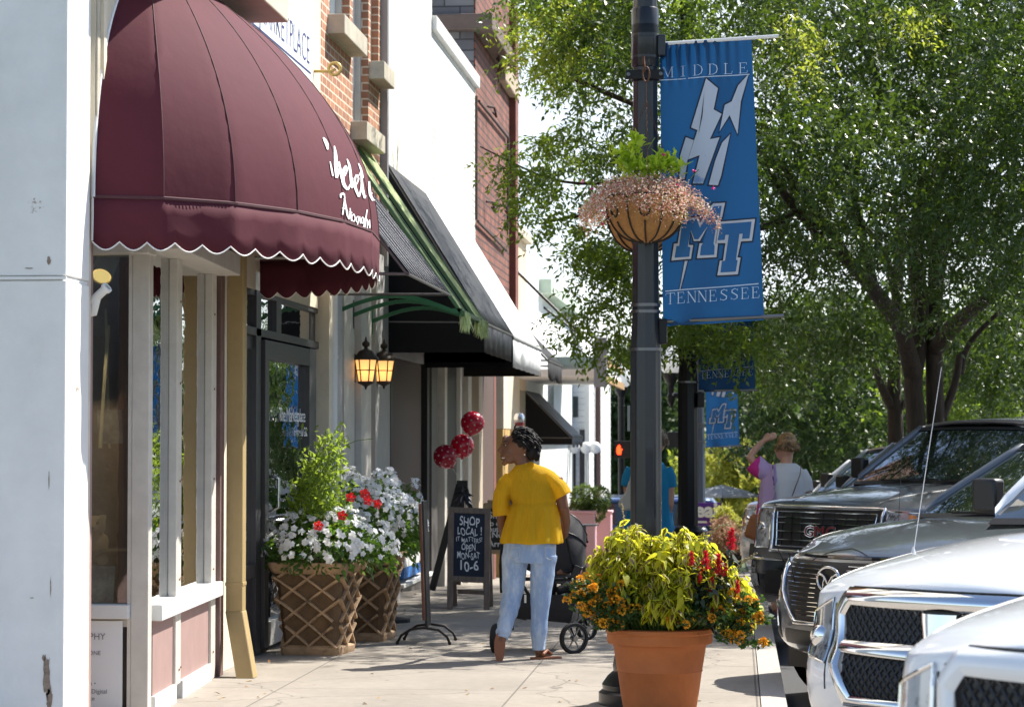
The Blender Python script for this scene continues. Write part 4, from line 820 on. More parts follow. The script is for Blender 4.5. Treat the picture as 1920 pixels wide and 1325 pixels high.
mb.lathe([(.078, 0), (.084, .0), (.084, .15), (.078, .16)], (X0, YP, z(62, YP)), 28); mb.lathe([(.078, 0), (.087, 0), (.087, .016), (.078, .016)], (X0, YP, z(62, YP)-.02), 28, cap=False); mb.lathe([(.078, 0), (.087, 0), (.087, .016), (.078, .016)], (X0, YP, z(108, YP)), 28, cap=False)
mb.build('collar', POSTM, g1, smooth=35)
mb = MB(); zb = z(142, YP); mb.box(X0-.115, X0+.115, YP-.105, YP-.078, zb-.028, zb+.028); mb.lathe([(.075, -.028), (.088, -.028), (.088, .028), (.075, .028)], (X0, YP, zb), 28, cap=False); mb.build('bracket', POSTB, g1, bevel=.004)
mb = MB()
for s_ in (-1, 1): mb.lathe([(.012, 0), (.012, .012), (0, .014)], (X0+s_*.098, YP-.105, zb), 8, ax=(0, -1, 0))
mb.build('bolt', STEEL, g1)
mb = MB(); mb.box(X0+.075, X0+.125, YP-.04, YP+.04, z(104, YP), z(64, YP)); mb.build('arm_box', POSTM, g1, bevel=.008)
mb = MB(); mb.box(X0+.08, X0+.13, YP-.04, YP+.04, z(645, YP), z(598, YP)); mb.build('arm_box', POSTB, g1, bevel=.008)
mb = MB(); mb.box(X0-.112, X0-.096, YP-.02, YP+.02, z(808, YP), z(760, YP)); mb.build('hinge_plate', STEEL, g1)
mb = MB(); mb.tube([at(1232, 83, YP), at(1460, 68, YP)], .011, 10); mb.build('banner_arm', POLEW, g1)
mb = MB(); mb.tube([at(1240, 603, YP), at(1470, 592, YP)], .011, 10); mb.build('banner_arm', STEEL, g1)
g2 = lamp_post(-.46, 23.2, 'black lamp post half hidden behind the nearest one', POSTB)
g3 = lamp_post(-.585, 38.5, 'grey lamp post farthest down the pavement', POSTG)
BLUE = M('banner_blue', (.005, .048, .128), .65, var=.05, vs_=4, transl=((.007, .07, .21), .35), bump=.1, bs=200)
BFILL = M('banner_blue_print', (.011, .115, .31), .65)
BWHITE = M('banner_white', (.60, .66, .76), .7, noise2=((.18, .34, .62), 5, .58, .66), transl=((.7, .8, .9), .25)); BDARK = M('banner_navy', (.006, .012, .035), .7); BLET = M('banner_letter', (.66, .70, .78), .7, transl=((.7, .8, .9), .25))
# banner-local coordinates are pixels of the nearest banner; corner pixels map the cloth
TLc, TRc, BRc, BLc = (1237, 82), (1409, 70), (1433, 600), (1243, 612)
def uv_of(px, py):
    u, v = .5, .5
    for _ in range(12):
        x = (TLc[0]*(1-u)+TRc[0]*u)*(1-v)+(BLc[0]*(1-u)+BRc[0]*u)*v; y = (TLc[1]*(1-u)+TRc[1]*u)*(1-v)+(BLc[1]*(1-u)+BRc[1]*u)*v
        u += (px-x)/180; v += (py-y)/530
    return u, v
SERIF = {  # strokes in a unit box: (x0,y0,x1,y1,width) + serifs; y up
 'M': [(.08, 0, .12, 1, .05), (.12, 1, .5, .05, .13), (.5, .05, .86, 1, .05), (.87, 1, .90, 0, .12), (0, .02, .2, .02, .04), (.0, .98, .16, .98, .04), (.82, .98, 1, .98, .04), (.78, .02, 1.02, .02, .04)],
 'I': [(.5, 0, .5, 1, .13), (.3, .02, .7, .02, .04), (.3, .98, .7, .98, .04)],
 'D': [(.2, 0, .2, 1, .13), (.06, .02, .5, .02, .04), (.06, .98, .5, .98, .04), (.5, .98, .78, .82, .07), (.78, .82, .88, .5, .12), (.88, .5, .78, .18, .12), (.78, .18, .5, .02, .07)],
 'L': [(.25, 0, .25, 1, .13), (.1, .98, .45, .98, .04), (.1, .02, .8, .02, .05), (.8, .0, .86, .26, .05)],
 'E': [(.22, 0, .22, 1, .13), (.08, .98, .78, .98, .05), (.78, .99, .79, .78, .04), (.22, .52, .6, .52, .05), (.6, .4, .6, .64, .04), (.08, .02, .82, .02, .05), (.82, .0, .87, .25, .05)],
 'T': [(.5, 0, .5, 1, .13), (.33, .02, .67, .02, .04), (.05, .97, .95, .97, .055), (.05, .99, .02, .76, .04), (.95, .99, .98, .76, .04)],
 'N': [(.14, 0, .14, 1, .05), (.14, 1, .86, .02, .14), (.86, 0, .86, 1, .05), (0, .02, .28, .02, .04), (.0, .98, .2, .98, .04), (.72, .98, 1, .98, .04)],
 'S': [(.84, .78, .82, .97, .04), (.8, .86, .55, .98, .06), (.55, .98, .27, .88, .08), (.27, .88, .24, .68, .12), (.24, .68, .5, .53, .13), (.5, .53, .8, .35, .14), (.8, .35, .76, .12, .12), (.76, .12, .45, .02, .08), (.45, .02, .2, .12, .06), (.16, .24, .15, .02, .04)]}
def px_line(x0, y0, x1, y1, w_): return ribbon2d([(x0, y0), (x1, y1)], w_)[0]
def word(wd, x0, y0, x1, y1, h, gap, wf=.72):     # baseline from (x0,y0) to (x1,y1), letters h px tall
    out = []; n = len(wd); step = (x1-x0)/n
    for i, ch in enumerate(wd):
        bx_ = x0+step*i+step*gap/2; by = y0+(y1-y0)*(i+.1)/n; lw = step*(1-gap); sl = (y1-y0)/(x1-x0)
        if ch == 'I': pass
        for a, b, c, d, w_ in SERIF[ch]:
            out.append(px_line(bx_+a*lw, by+a*lw*sl-b*h, bx_+c*lw, by+c*lw*sl-d*h, w_*h*wf))
    return out
def Z1(x, y): return (1230+x/5.096, 360+y/5.096)
def Z2(x, y): return (1230+x/4.417, 60+y/4.417)
MOUT = [Z1(*p) for p in [(255, 262), (405, 240), (420, 300), (498, 170), (545, 112), (660, 104), (630, 245), (606, 245), (568, 490), (592, 492), (578, 622), (392, 634), (416, 492), (462, 490), (486, 345), (420, 470), (362, 472), (332, 375), (312, 508), (356, 510), (334, 640), (148, 656), (172, 494), (208, 492), (245, 270)]]
MIN = [Z1(*p) for p in [(262, 290), (390, 262), (420, 345), (512, 196), (552, 140), (628, 134), (612, 226), (584, 262), (550, 490), (560, 520), (556, 600), (420, 608), (432, 520), (446, 495), (492, 330), (404, 455), (368, 455), (334, 370), (304, 525), (330, 530), (318, 620), (178, 630), (196, 518), (222, 518), (250, 310)]]
TOUT = [Z1(*p) for p in [(602, 285), (946, 262), (916, 468), (812, 474), (778, 624), (808, 628), (782, 786), (586, 796), (610, 655), (640, 654), (664, 488), (574, 490)]]
TIN = [Z1(*p) for p in [(620, 306), (912, 288), (892, 446), (822, 450), (828, 400), (796, 402), (764, 648), (780, 652), (762, 760), (616, 768), (630, 660), (660, 655), (696, 408), (664, 410), (656, 458), (590, 462)]]
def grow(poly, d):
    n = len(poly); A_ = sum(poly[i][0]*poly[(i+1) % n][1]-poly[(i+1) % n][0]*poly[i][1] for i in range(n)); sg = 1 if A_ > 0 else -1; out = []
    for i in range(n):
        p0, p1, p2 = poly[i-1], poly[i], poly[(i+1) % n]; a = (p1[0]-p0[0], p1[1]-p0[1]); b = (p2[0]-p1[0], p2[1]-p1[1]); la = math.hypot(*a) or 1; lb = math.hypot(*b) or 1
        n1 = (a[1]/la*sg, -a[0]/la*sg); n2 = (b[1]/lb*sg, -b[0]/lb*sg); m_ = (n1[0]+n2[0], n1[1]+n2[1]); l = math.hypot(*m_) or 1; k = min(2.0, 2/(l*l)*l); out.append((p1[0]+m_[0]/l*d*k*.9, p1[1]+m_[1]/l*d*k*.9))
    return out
# jagged pale lightning emblem above the letters
BOLT = [[(1324, 148), (1346, 166), (1338, 206), (1353, 214), (1331, 262), (1349, 258), (1318, 345), (1299, 345), (1312, 292), (1290, 300), (1308, 245), (1296, 240)], [(1404, 138), (1389, 190), (1383, 252), (1368, 216), (1349, 247), (1359, 197), (1372, 190), (1384, 160)], [(1301, 264), (1289, 302), (1284, 336), (1274, 339), (1276, 290), (1286, 258)], [(1354, 268), (1369, 252), (1352, 330), (1346, 348), (1329, 347), (1341, 302)]]
BOLT_ = [[Z2(*p) for p in [(735, 400), (700, 520), (668, 520), (600, 640), (585, 625), (500, 850), (440, 900), (455, 760), (520, 590), (480, 600), (465, 680), (440, 560), (400, 600), (352, 870), (250, 870), (205, 1080), (300, 1150), (360, 1000), (372, 1110), (410, 1250), (470, 1310), (498, 1320), (590, 870), (470, 1120), (430, 1030), (560, 830), (618, 690), (678, 890), (740, 535)]],
        ]
SPIKE = [Z1(*p) for p in [(276, 660), (302, 660), (232, 935), (222, 945)]]
BANNERS = []
def banner(post, sc, off, label, Y, ripple=1, full=True):
    """off maps nearest-banner pixels to this banner's own pixels at its depth"""
    t = thing('street_banner', label, 'banner', at(*off(1320, 80), Y), group='blue banners on the lamp posts')
    def S(px, py, d=0):
        u, v = uv_of(px, py); p = at(*off(px, py), Y)
        dep = (.012*sin(u*9+v*3)+.018*sin(v*7+1.3)*u+.03*(1-u)*max(0, 1-v*6)*sin(u*60)+.03*max(0, v-.9)*10*sin(u*14+2)*(1-u)*.5)*ripple*sc
        return p+Vector((0, dep-d, 0))
    mb = MB(); mb.grid(lambda u, v: S(*[(TLc[k]*(1-u)+TRc[k]*u)*(1-v)+(BLc[k]*(1-u)+BRc[k]*u)*v for k in range(2)]), 60, 60); mb.build('cloth', BLUE, t, smooth=True)
    def flat(name, polys, d, mat):
        bm = bmesh.new()
        for pg in polys:
            vs_ = [bm.verts.new((x, y, 0)) for x, y in pg]
            try: bm.faces.new(vs_).normal_update()
            except ValueError: pass
        bmesh.ops.triangulate(bm, faces=bm.faces)
        for _ in range(3):
            es = [e for e in bm.edges if e.calc_length() > 14]
            if not es: break
            bmesh.ops.subdivide_edges(bm, edges=es, cuts=1); bmesh.ops.triangulate(bm, faces=[f for f in bm.faces if len(f.verts) > 3])
        bm.verts.index_update(); mb = MB(); mb.add([S(v.co.x, v.co.y, d) for v in bm.verts], [tuple(v.index for v in f.verts) for f in bm.faces]); bm.free()
        return mb.build(name, mat, t)
    k = .003*sc
    flat('emblem_border', [grow(b, 3.2) for b in BOLT]+[grow(SPIKE, 2.2)], k, BDARK); flat('emblem', BOLT+[SPIKE], 2*k, BWHITE)  # dark printed border behind the bolts
    cuts = [[Z2(*p) for p in q] for q in ([(400, 500), (385, 700), (350, 860), (375, 700)],)] if True else [[Z2(*p) for p in q] for q in ([(300, 900), (340, 960), (270, 1140), (240, 1120), (262, 950)], [(372, 640), (352, 720), (345, 860), (362, 860)], [(470, 720), (440, 770), (500, 740)], [(330, 690), (310, 790), (330, 780)], [(402, 940), (300, 1150), (330, 1160), (400, 1010)])]
    flat('emblem_cut', cuts, 3*k, BDARK)
    flat('monogram_border', [grow(MOUT, 3.2), grow(TOUT, 3.2)], k*1.5, BDARK)  # dark printed border behind both letters
    flat('monogram_outline', [MOUT], 2.5*k, BLET); flat('monogram_fill', [MIN], 3.2*k, BFILL); flat('monogram_outline', [grow(TOUT, 0)], 4*k, BLET); flat('monogram_fill', [TIN], 4.8*k, BFILL)
    L_ = word('MIDDLE', 1238, 146, 1408, 136, 20, .28)+[px_line(1236, 151, 1405, 139, 1.7)]
    flat('lettering', L_, 2.4*k, BLET)
    L_ = word('TENNESSEE', 1247, 571, 1427, 558, 21, .10)+[px_line(1248, 546, 1422, 532, 2.0)]
    flat('lettering', L_, 3.6*k, BLET)
    return t
banner(g1, 1, lambda x, y: (x, y), 'blue university banner on the nearest lamp post, facing the pavement', YP)
s2 = 14.7/23.2*1.0
banner(g2, 1.2, lambda x, y: (1310+(x-1243)*.56, 735+(y-612)*.60), 'darker blue banner partly behind leaves on the second lamp post', 23.2)
banner(g3, 1.3, lambda x, y: (1324+(x-1243)*.33, 838+(y-612)*.355), 'small distant blue banner on the farthest lamp post', 38.4)
mb = MB(); mb.tube([(-.46, 23.2, z(733, 23.2)), at(1420, 731, 23.2)], .012, 6); mb.build('banner_arm', STEEL, g2)
mb = MB(); mb.tube([(-.585, 38.5, z(838, 38.4)), at(1392, 836, 38.4)], .012, 6); mb.tube([(-.585, 38.5, z(652, 38.4)), at(1386, 650, 38.4)], .012, 6); mb.build('banner_arm', STEEL, g3)
mb = MB(); zz = z(750, 23.2); mb.box(-.37, -.30, 23.12, 23.25, zz-.07, zz+.07); mb.build('arm_box', POSTB, g2, bevel=.01)
# globe street lamps far down the street
def globe_post(px, py, Y, label, arm=0):
    p = at(px, py, Y); t = thing('street_lamp', label, 'street lamp', (p.x+arm, Y, gz(Y)), group='acorn globe street lamps'); k = .21
    mb = MB(); mb.lathe([(.001, 1.35*k), (.03, 1.3*k), (.05, 1.15*k), (.30*k, 1.0*k), (.75*k, .7*k), (.95*k, .2*k), (1.0*k, -.2*k), (.85*k, -.8*k), (.6*k, -1.05*k), (0.01, -1.05*k)], p, 20); mb.build('globe', M('acorn_glass', (.78, .78, .76), .3, transl=((.9, .9, .9), .5)), t, smooth=True)
    mb = MB(); mb.lathe([(.6*k, -1.05*k), (.7*k, -1.1*k), (.65*k, -1.5*k), (.3*k, -2.1*k), (.25*k, -2.8*k), (.36*k, -3*k), (.3*k, -3.6*k), (.06*k, -4*k)], p, 16); 
    if arm: mb.tube([p+Vector((0, 0, -3*k)), p+Vector((arm, 0, -3*k))], .05); 
    mb.tube([p+Vector((arm, 0, -1.5*k if not arm else .9)), Vector((p.x+arm, Y, gz(Y)))], .07, 12); mb.build('post', POSTB, t)
globe_post(1165, 706, 52, 'acorn globe street lamp left of the nearest lamp post'); globe_post(1258, 676, 44, 'acorn globe street lamp between the two lamp posts', .42)
# pedestrian signal
p = at(1165, 842, 40.5); t = thing('pedestrian_signal', 'black pedestrian signal box showing a red hand', 'traffic signal', (p.x, 40.5, gz(40.5)))
mb = MB(); mb.box(p.x-.12, p.x+.25, 40.5, 40.75, p.z-.15, p.z+.14); mb.build('housing', M('signal_black', (.01, .01, .012), .5), t, bevel=.01)
mb = MB(); q = at(1161, 843, 40.47); R1 = M('signal_red', (.9, .05, .02), .5, emit=(1, .06, .01), es=2.0)
mb.poly([q+Vector((x*.8, 0, y*.8)) for x, y in ((-.04, -.10), (.035, -.10), (.05, -.02), (.07, .01), (.055, .03), (.03, .01), (.03, .085), (.012, .085), (.01, .11), (-.012, .11), (-.014, .09), (-.034, .09), (-.036, .06), (-.052, .06), (-.06, -.03))]); mb.build('hand', R1, t)
mb = MB(); mb.tube([(p.x+.22, 40.7, p.z), (p.x+.45, 40.7, p.z)], .03); mb.tube([(p.x+.45, 40.7, gz(40.7)), (p.x+.45, 40.7, p.z+.4)], .06, 12); mb.build('post', BLACKP, t)
a = at(1273, 824, 46); t = thing('traffic_signal', 'black traffic signal head beside the second lamp post', 'traffic signal', (a.x, 46, gz(46)))
mb = MB(); mb.box(a.x-.22, a.x+.22, 45.9, 46.15, a.z-.15, a.z+.15); mb.build('housing', M('signal_black', (.01, .01, .012), .5), t, bevel=.02); mb = MB(); mb.tube([(a.x+.15, 46.2, gz(46)), (a.x+.15, 46.2, a.z+.2)], .06); mb.build('post', POSTG, t)
# signal mast with arm
a = at(1395, 848, 60); b = at(1240, 852, 60)
t = thing('signal_mast', 'long grey signal arm with hanging black heads across the far street', 'signal mast', (6, 60, gz(60)))
c_ = at(1640, 842, 60); mb = MB(); mb.tube([at(1330, 845, 60), c_], .08, 8); mb.tube([c_, Vector((c_.x, 60, gz(60)))], .13, 10); mb.build('arm', POSTG, t)
for px in (1393,):
    q = at(px, 850, 60); mb = MB(); mb.box(q.x-.14, q.x+.14, 59.9, 60.1, q.z-.55, q.z+.25); mb.build('signal_head', BLACKP, t, bevel=.02)
# brown utility post
p = at(1121, 722, 54); t = thing('utility_pole', 'brown square post with flat cap beyond the white house', 'pole', (p.x, 54, gz(54)))
mb = MB(); mb.box(p.x-.06, p.x+.06, 53.94, 54.06, gz(54), p.z+.05); mb.build('post', M('brown_post', (.14, .08, .07), .7), t); mb = MB(); mb.box(p.x-.11, p.x+.11, 53.9, 54.1, p.z+.05, p.z+.12); mb.build('cap', M('brown_post', (.14, .08, .07), .7), t)
# purple sign and market umbrella
q = at(1326, 966, 36); t = thing('shop_sign', 'purple board with white lettering low by the far planting', 'sign', (q.x, 36, gz(36)))
a = at(1303, 985, 36); b = at(1351, 942, 36); BX('board', M('purple', (.10, .02, .28), .5), a.x, b.x, 36, 36.04, a.z, b.z, t, .003)
mb = MB(); put_text(mb, 'eai', at(1303, 968, 35.98), (1, 0, 0), (0, 0, 1), size=.3, bold=.012); mb.bar(at(1303, 978, 35.98), at(1325, 978, 35.98), .002, .03); mb.build('lettering', WT, t)
BX('foot', BLACKP, a.x, a.x+.04, 36, 36.04, gz(36), a.z, t); BX('foot', BLACKP, b.x-.04, b.x, 36, 36.04, gz(36), a.z, t)
q = at(1354, 925, 46); t = thing('market_umbrella', 'pale grey open market umbrella beyond the purple sign', 'umbrella', (q.x, 46, gz(46)))
mb = MB(); mb.lathe([(.74, -.06), (.72, -.02), (.35, .08), (.02, .16)], q, 8, cap=False); mb.build('canopy', M('grey_canopy', (.38, .39, .42), .8), t, solid=.01); mb = MB(); mb.tube([q, (q.x, 46, gz(46))], .025); mb.build('pole', BLACKP, t)
# ================================================================== terracotta pot with coleus
LIME = M('coleus_leaf', (.60, .54, .02), .5, col2=(.30, .36, .03), transl=((.80, .78, .05), .5)); CDK = M('coleus_centre', (.07, .018, .012), .6, col2=(.12, .05, .015)); DKG = M('lantana_leaf', (.022, .055, .014), .5, col2=(.05, .10, .02), transl=((.10, .22, .03), .25))
ORNG = M('lantana_flower', (.85, .34, .015), .6, col2=(.9, .52, .03), transl=((.9, .4, .03), .2)); REDF = M('celosia_red', (.42, .004, .012), .6, col2=(.6, .01, .03), transl=((.8, .02, .05), .3)); STEM = M('green_stem', (.10, .16, .03), .6)
TERRA = M('terracotta', (.50, .15, .04), .75, var=.16, vs_=5, bump=.25, bs=40, noise2=((.30, .13, .08), 3, .62, .72)); SOIL = M('soil', (.02, .014, .009), .95, bump=1)
px0 = Vector((at(1237, 1200, 14.1).x, 14.08, 0))
t = thing('flower_pot', 'large round terracotta pot overflowing with lime coleus and orange lantana by the lamp post', 'flower pot', px0)
mb = MB(); mb.lathe([(.0, 0), (.205, 0), (.208, .02), (.225, .12), (.244, .255), (.25, .262), (.247, .27), (.268, .40), (.276, .415), (.30, .42), (.306, .435), (.304, .475), (.312, .485), (.312, .505), (.296, .512), (.285, .49), (.27, .44), (0, .43)], px0, 64); mb.build('pot', TERRA, t, smooth=35)
mb = MB(); mb.lathe([(.28, .455), (0, .47)], px0, 24, cap=False); mb.build('soil', SOIL, t)
top = px0+Vector((0, 0, .46))
def whorl(lv, lc, P, D, L, n=6, dark=None):
    """a shoot tip: drooping leaves round point P, axis D"""
    D = norm(np.array(D)); a0 = random.random()*6
    o = norm(np.cross(D, [0.3, .9, .2])); e = np.cross(D, o); Ps, As, Ls = [], [], []
    for k in range(n):
        a = a0+k*2.399; r = o*cos(a)+e*sin(a); dr = random.uniform(.25, 1.5)
        A = norm(r+D*.25-np.array([0, 0, dr])); Ps.append(np.array(P)-D*.012*k); As.append(A); Ls.append(L*random.uniform(.7, 1.15))
    Ps, As, Ls = map(np.array, (Ps, As, Ls)); st = RNG.bit_generator.state
    up = RNG.normal(size=(n, 3))*.25+np.array([0, 0, 1.]); S = norm(np.cross(As, up)); N = np.cross(S, As)
    def leaf6(P, A, S, N, L, W):
        L = L[:, None]; v = np.stack([P, P+A*L*.3+S*L*W+N*L*.05, P+A*L*.65+S*L*W*.75+N*L*.02, P+A*L-N*L*.15, P+A*L*.65-S*L*W*.75+N*L*.02, P+A*L*.3-S*L*W+N*L*.05], 1)
        n = len(P); b = np.arange(n)[:, None]*6; q = np.concatenate([b+np.array([0, 1, 2, 5]), b+np.array([5, 2, 3, 4])]); return v.reshape(-1, 3), q
    v, q = leaf6(Ps, As, S, N, Ls, .20); lv.add(v, q)
    if lc is not None: v, q = leaf6(Ps+N*.0025+As*Ls[:, None]*.08, As, S, N, Ls*.72, .12); lc.add(v, q)
lv, lc = Leaves(), Leaves(); st_ = MB(); random.seed(3)
for i in range(800):
    a = random.uniform(0, 2*pi); r = .43*math.sqrt(random.random()); x, y = 1.20*r*cos(a), .95*r*sin(a)
    h = .60*(1-(r/.52)**2.6)*random.uniform(.50, 1.0)+.02
    if .12 < x < .27 and y < -.08 and h < .30: continue
    if x > .22: h *= .95
    if x < -.46: continue
    P = (top.x+x*1.02+.055, top.y+y, top.z+h-(.06 if r > .34 and x > -.2 else 0)*random.random()+(.11 if x < -.18 else .03 if y < 0 else 0))
    if abs(P[0]-X0) < .12 and P[1] > YP-.16 : continue
    D = (x*1.6, y*1.6, .7); whorl(lv, lc if random.random() < .62 else None, P, D, random.uniform(.055, .098), random.randint(6, 9))
    if i % 3 == 0: st_.tube([(top.x+x*.4, top.y+y*.4, top.z-.01), (top.x+x*.8, top.y+y*.8, top.z+h*.6), P], [.006, .005, .003], 5)
lv.build('coleus_foliage', LIME, t); lc.build('coleus_leaf_centre', CDK, t); st_.build('coleus_stem', STEM, t)
# seed spikes
mb = MB()
for (a, b, c) in (((1165, 1000), (1170, 975), (1166, 942)), ((1330, 1000), (1350, 985), (1372, 982)), ((1385, 1052), (1410, 1044), (1430, 1046)), ((1380, 1065), (1395, 1052), (1418, 1037))):
    P = [at(*a, 14.1), at(*b, 14.1), at(*c, 14.1)]; mb.tube(P, .0025, 5)
    for k in range(26):
        f = k/26; q = P[0].lerp(P[1], f*2) if f < .5 else P[1].lerp(P[2], f*2-1); mb.sphere(q+Vector((random.gauss(0, .004), random.gauss(0, .004), random.gauss(0, .004))), .005, 5, 4)
mb.build('seed_spike', M('seed_buff', (.35, .28, .14), .7), t)
# lantana skirt
lv = Leaves(); fl = Leaves()
def lantana(cx, cy, cz, nl, spread, nf):
    P = RNG.normal(size=(nl, 3))*np.array(spread)+np.array([cx, cy, cz]); A = norm(P-np.array([px0.x, px0.y, .35]))+RNG.normal(size=(nl, 3))*.6; v, q = leaf_quads(P, A, RNG.uniform(.02, .045, nl), RNG.uniform(.009, .016, nl), jitter=.8); lv.add(v, q)
    for k in range(nf):
        c = np.array([cx, cy, cz])+RNG.normal(size=3)*np.array(spread)*1.15; c[2] += .01; c[1] -= .03
        n = 34; D = norm(RNG.normal(size=(n, 3))+np.array([0, -.2, .5])); v, q = leaf_quads(c+D*.016, D, .015, .009, fold=.5, jitter=1); fl.add(v, q)
for px, py, nl, sp, nf in ((1105, 1128, 200, (.04, .04, .03), 10), (1140, 1140, 200, (.04, .04, .03), 9), (1120, 1130, 330, (.045, .05, .035), 12), (1100, 1108, 200, (.04, .05, .03), 9), (1150, 1145, 330, (.05, .05, .035), 9), (1185, 1150, 260, (.05, .04, .03), 5), (1140, 1170, 220, (.04, .04, .02), 6), (1165, 1112, 200, (.04, .04, .03), 6), (1230, 1155, 300, (.06, .03, .02), 2), (1255, 1165, 160, (.04, .03, .012), 7),
     (1300, 1150, 260, (.05, .04, .03), 2), (1355, 1160, 260, (.035, .04, .03), 5), (1385, 1180, 200, (.03, .03, .02), 6), (1400, 1140, 180, (.03, .04, .03), 7), (1425, 1160, 90, (.02, .03, .015), 3), (1430, 1205, 40, (.018, .01, .008), 2), (1365, 1195, 90, (.03, .02, .012), 5), (1400, 1205, 60, (.03, .02, .01), 1)):
    q = at(px, py, 13.80); lantana(q.x, q.y, q.z, nl, sp, nf)
lv.build('lantana_foliage', DKG, t); fl.build('lantana_flowers', ORNG, t)
# celosia plumes and their dark leaves
fl = Leaves(); lv = Leaves()
for px, py, s_ in ((1372, 1015, 1.3), (1297, 1050, .9), (1323, 1055, 1.2), (1348, 1062, 1.3), (1285, 1096, .8), (1335, 1098, .9), (1383, 1103, .8), (1340, 1140, .7), (1360, 1070, .8), (1312, 1085, .6)):
    c = np.array(at(px, py, 13.80)); n = 150; u = RNG.random(n); A = norm(RNG.normal(size=(n, 3))*.7+np.array([0, 0, 1.2])); P = c+np.stack([RNG.normal(size=n)*.013*(1-u), RNG.normal(size=n)*.013*(1-u), (u-.45)*.085], 1)*s_
    v, q = leaf_quads(P, A, .022*s_, .0035*s_, jitter=1); fl.add(v, q)
    P = c+RNG.normal(size=(20, 3))*np.array([.022, .03, .03])-np.array([0, -.04, .08]); A = RNG.normal(size=(20, 3))*.8-np.array([0, .5, .5]); v, q = leaf_quads(P, A, RNG.uniform(.04, .075, 20), .015, jitter=.6); lv.add(v, q)
q0 = np.array(at(1325, 1120, 13.86)); P = q0+RNG.normal(size=(170, 3))*np.array([.04, .04, .045]); A = RNG.normal(size=(170, 3))*.8-np.array([0, .5, .5]); v, q = leaf_quads(P, A, RNG.uniform(.04, .08, 170), .017, jitter=.6); lv.add(v, q)
fl.build('celosia_plume', REDF, t); lv.build('celosia_foliage', M('celosia_leaf', (.018, .04, .016), .45, col2=(.04, .05, .03)), t)
# ================================================================== lattice planters with white impatiens
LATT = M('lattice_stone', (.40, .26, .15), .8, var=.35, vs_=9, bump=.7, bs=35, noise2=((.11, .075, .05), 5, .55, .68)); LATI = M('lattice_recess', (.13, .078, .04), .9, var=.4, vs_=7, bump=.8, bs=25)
WPET = M('white_petal', (.84, .84, .84), .6, transl=((.9, .9, .92), .3)); IMPL = M('impatiens_leaf', (.035, .085, .018), .45, col2=(.08, .16, .025), transl=((.22, .42, .04), .35)); VINE = M('vine_leaf', (.10, .17, .02), .5, col2=(.20, .28, .03), transl=((.45, .6, .06), .45)); REDP = M('mandevilla_red', (.60, .008, .015), .5, transl=((.8, .02, .02), .3))
def planter(c, wt, wb, H, label, rz=0):
    t = thing('planter', label, 'planter', c, group='lattice planters by the gift shop'); R = Matrix.Rotation(rz, 3, 'Z')
    def ring(hw, z, rr=.25): return [c+R @ Vector((x*hw, y*hw, z)) for x, y in ((-1, -1+rr), (-1+rr, -1), (0, -1), (1-rr, -1), (1, -1+rr), (1, 0), (1, 1-rr), (1-rr, 1), (0, 1), (-1+rr, 1), (-1, 1-rr), (-1, 0))]
    hw = lambda z: wb/2+(wt-wb)/2*(z/H)
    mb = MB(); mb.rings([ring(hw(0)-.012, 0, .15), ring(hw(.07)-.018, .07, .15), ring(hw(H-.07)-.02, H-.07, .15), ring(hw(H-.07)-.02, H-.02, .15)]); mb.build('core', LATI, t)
    mb = MB(); mb.rings([ring(hw(0)+.004, 0, .12), ring(hw(.05)+.006, .02, .12), ring(hw(.05)+.006, .055, .12), ring(hw(.06)-.016, .07, .12)], cap=False); mb.build('base_band', LATT, t, bevel=.006, smooth=40); mb = MB(); mb.rings([ring(hw(H)-.016, H-.085, .12), ring(hw(H)+.004, H-.065, .12), ring(hw(H)+.022, H-.015, .12), ring(hw(H)+.02, H, .12), ring(hw(H)-.03, H, .12), ring(hw(H)-.035, H-.06, .12)], cap=False)
    mb.build('rim', LATT, t, bevel=.006, smooth=40)
    mb = MB(); nd = 2.2
    for face in range(4):
        Rf = R @ Matrix.Rotation(face*pi/2, 3, 'Z')
        def Q(u, z, d=0): return c+Rf @ Vector((u*(hw(z)-.01), -(hw(z)-.012)-d, z))
        z0, z1 = .05, H-.07; asp = (z1-z0)/(wt+wb)*2*2/1.0
        for s_ in (-1, 1):
            for k in range(-9, 10):
                pts = []
                for f in np.linspace(0, 1, 15):
                    z_ = z0+(z1-z0)*f; u = s_*(-1+2*f*1.55)+k*2/nd*1.0
                    pts.append((u, z_))
                run = [p for p in pts if -1.0 <= p[0] <= 1.0]
                if len(run) > 1: mb.tube([Q(u, z_, 0) for u, z_ in run], [(.013, .021)]*len(run), 6)
    mb.build('lattice', LATT, t, smooth=50); mb = MB(); mb.poly(ring(hw(H)-.03, H-.05, .12)); mb.build('soil', SOIL, t); return t
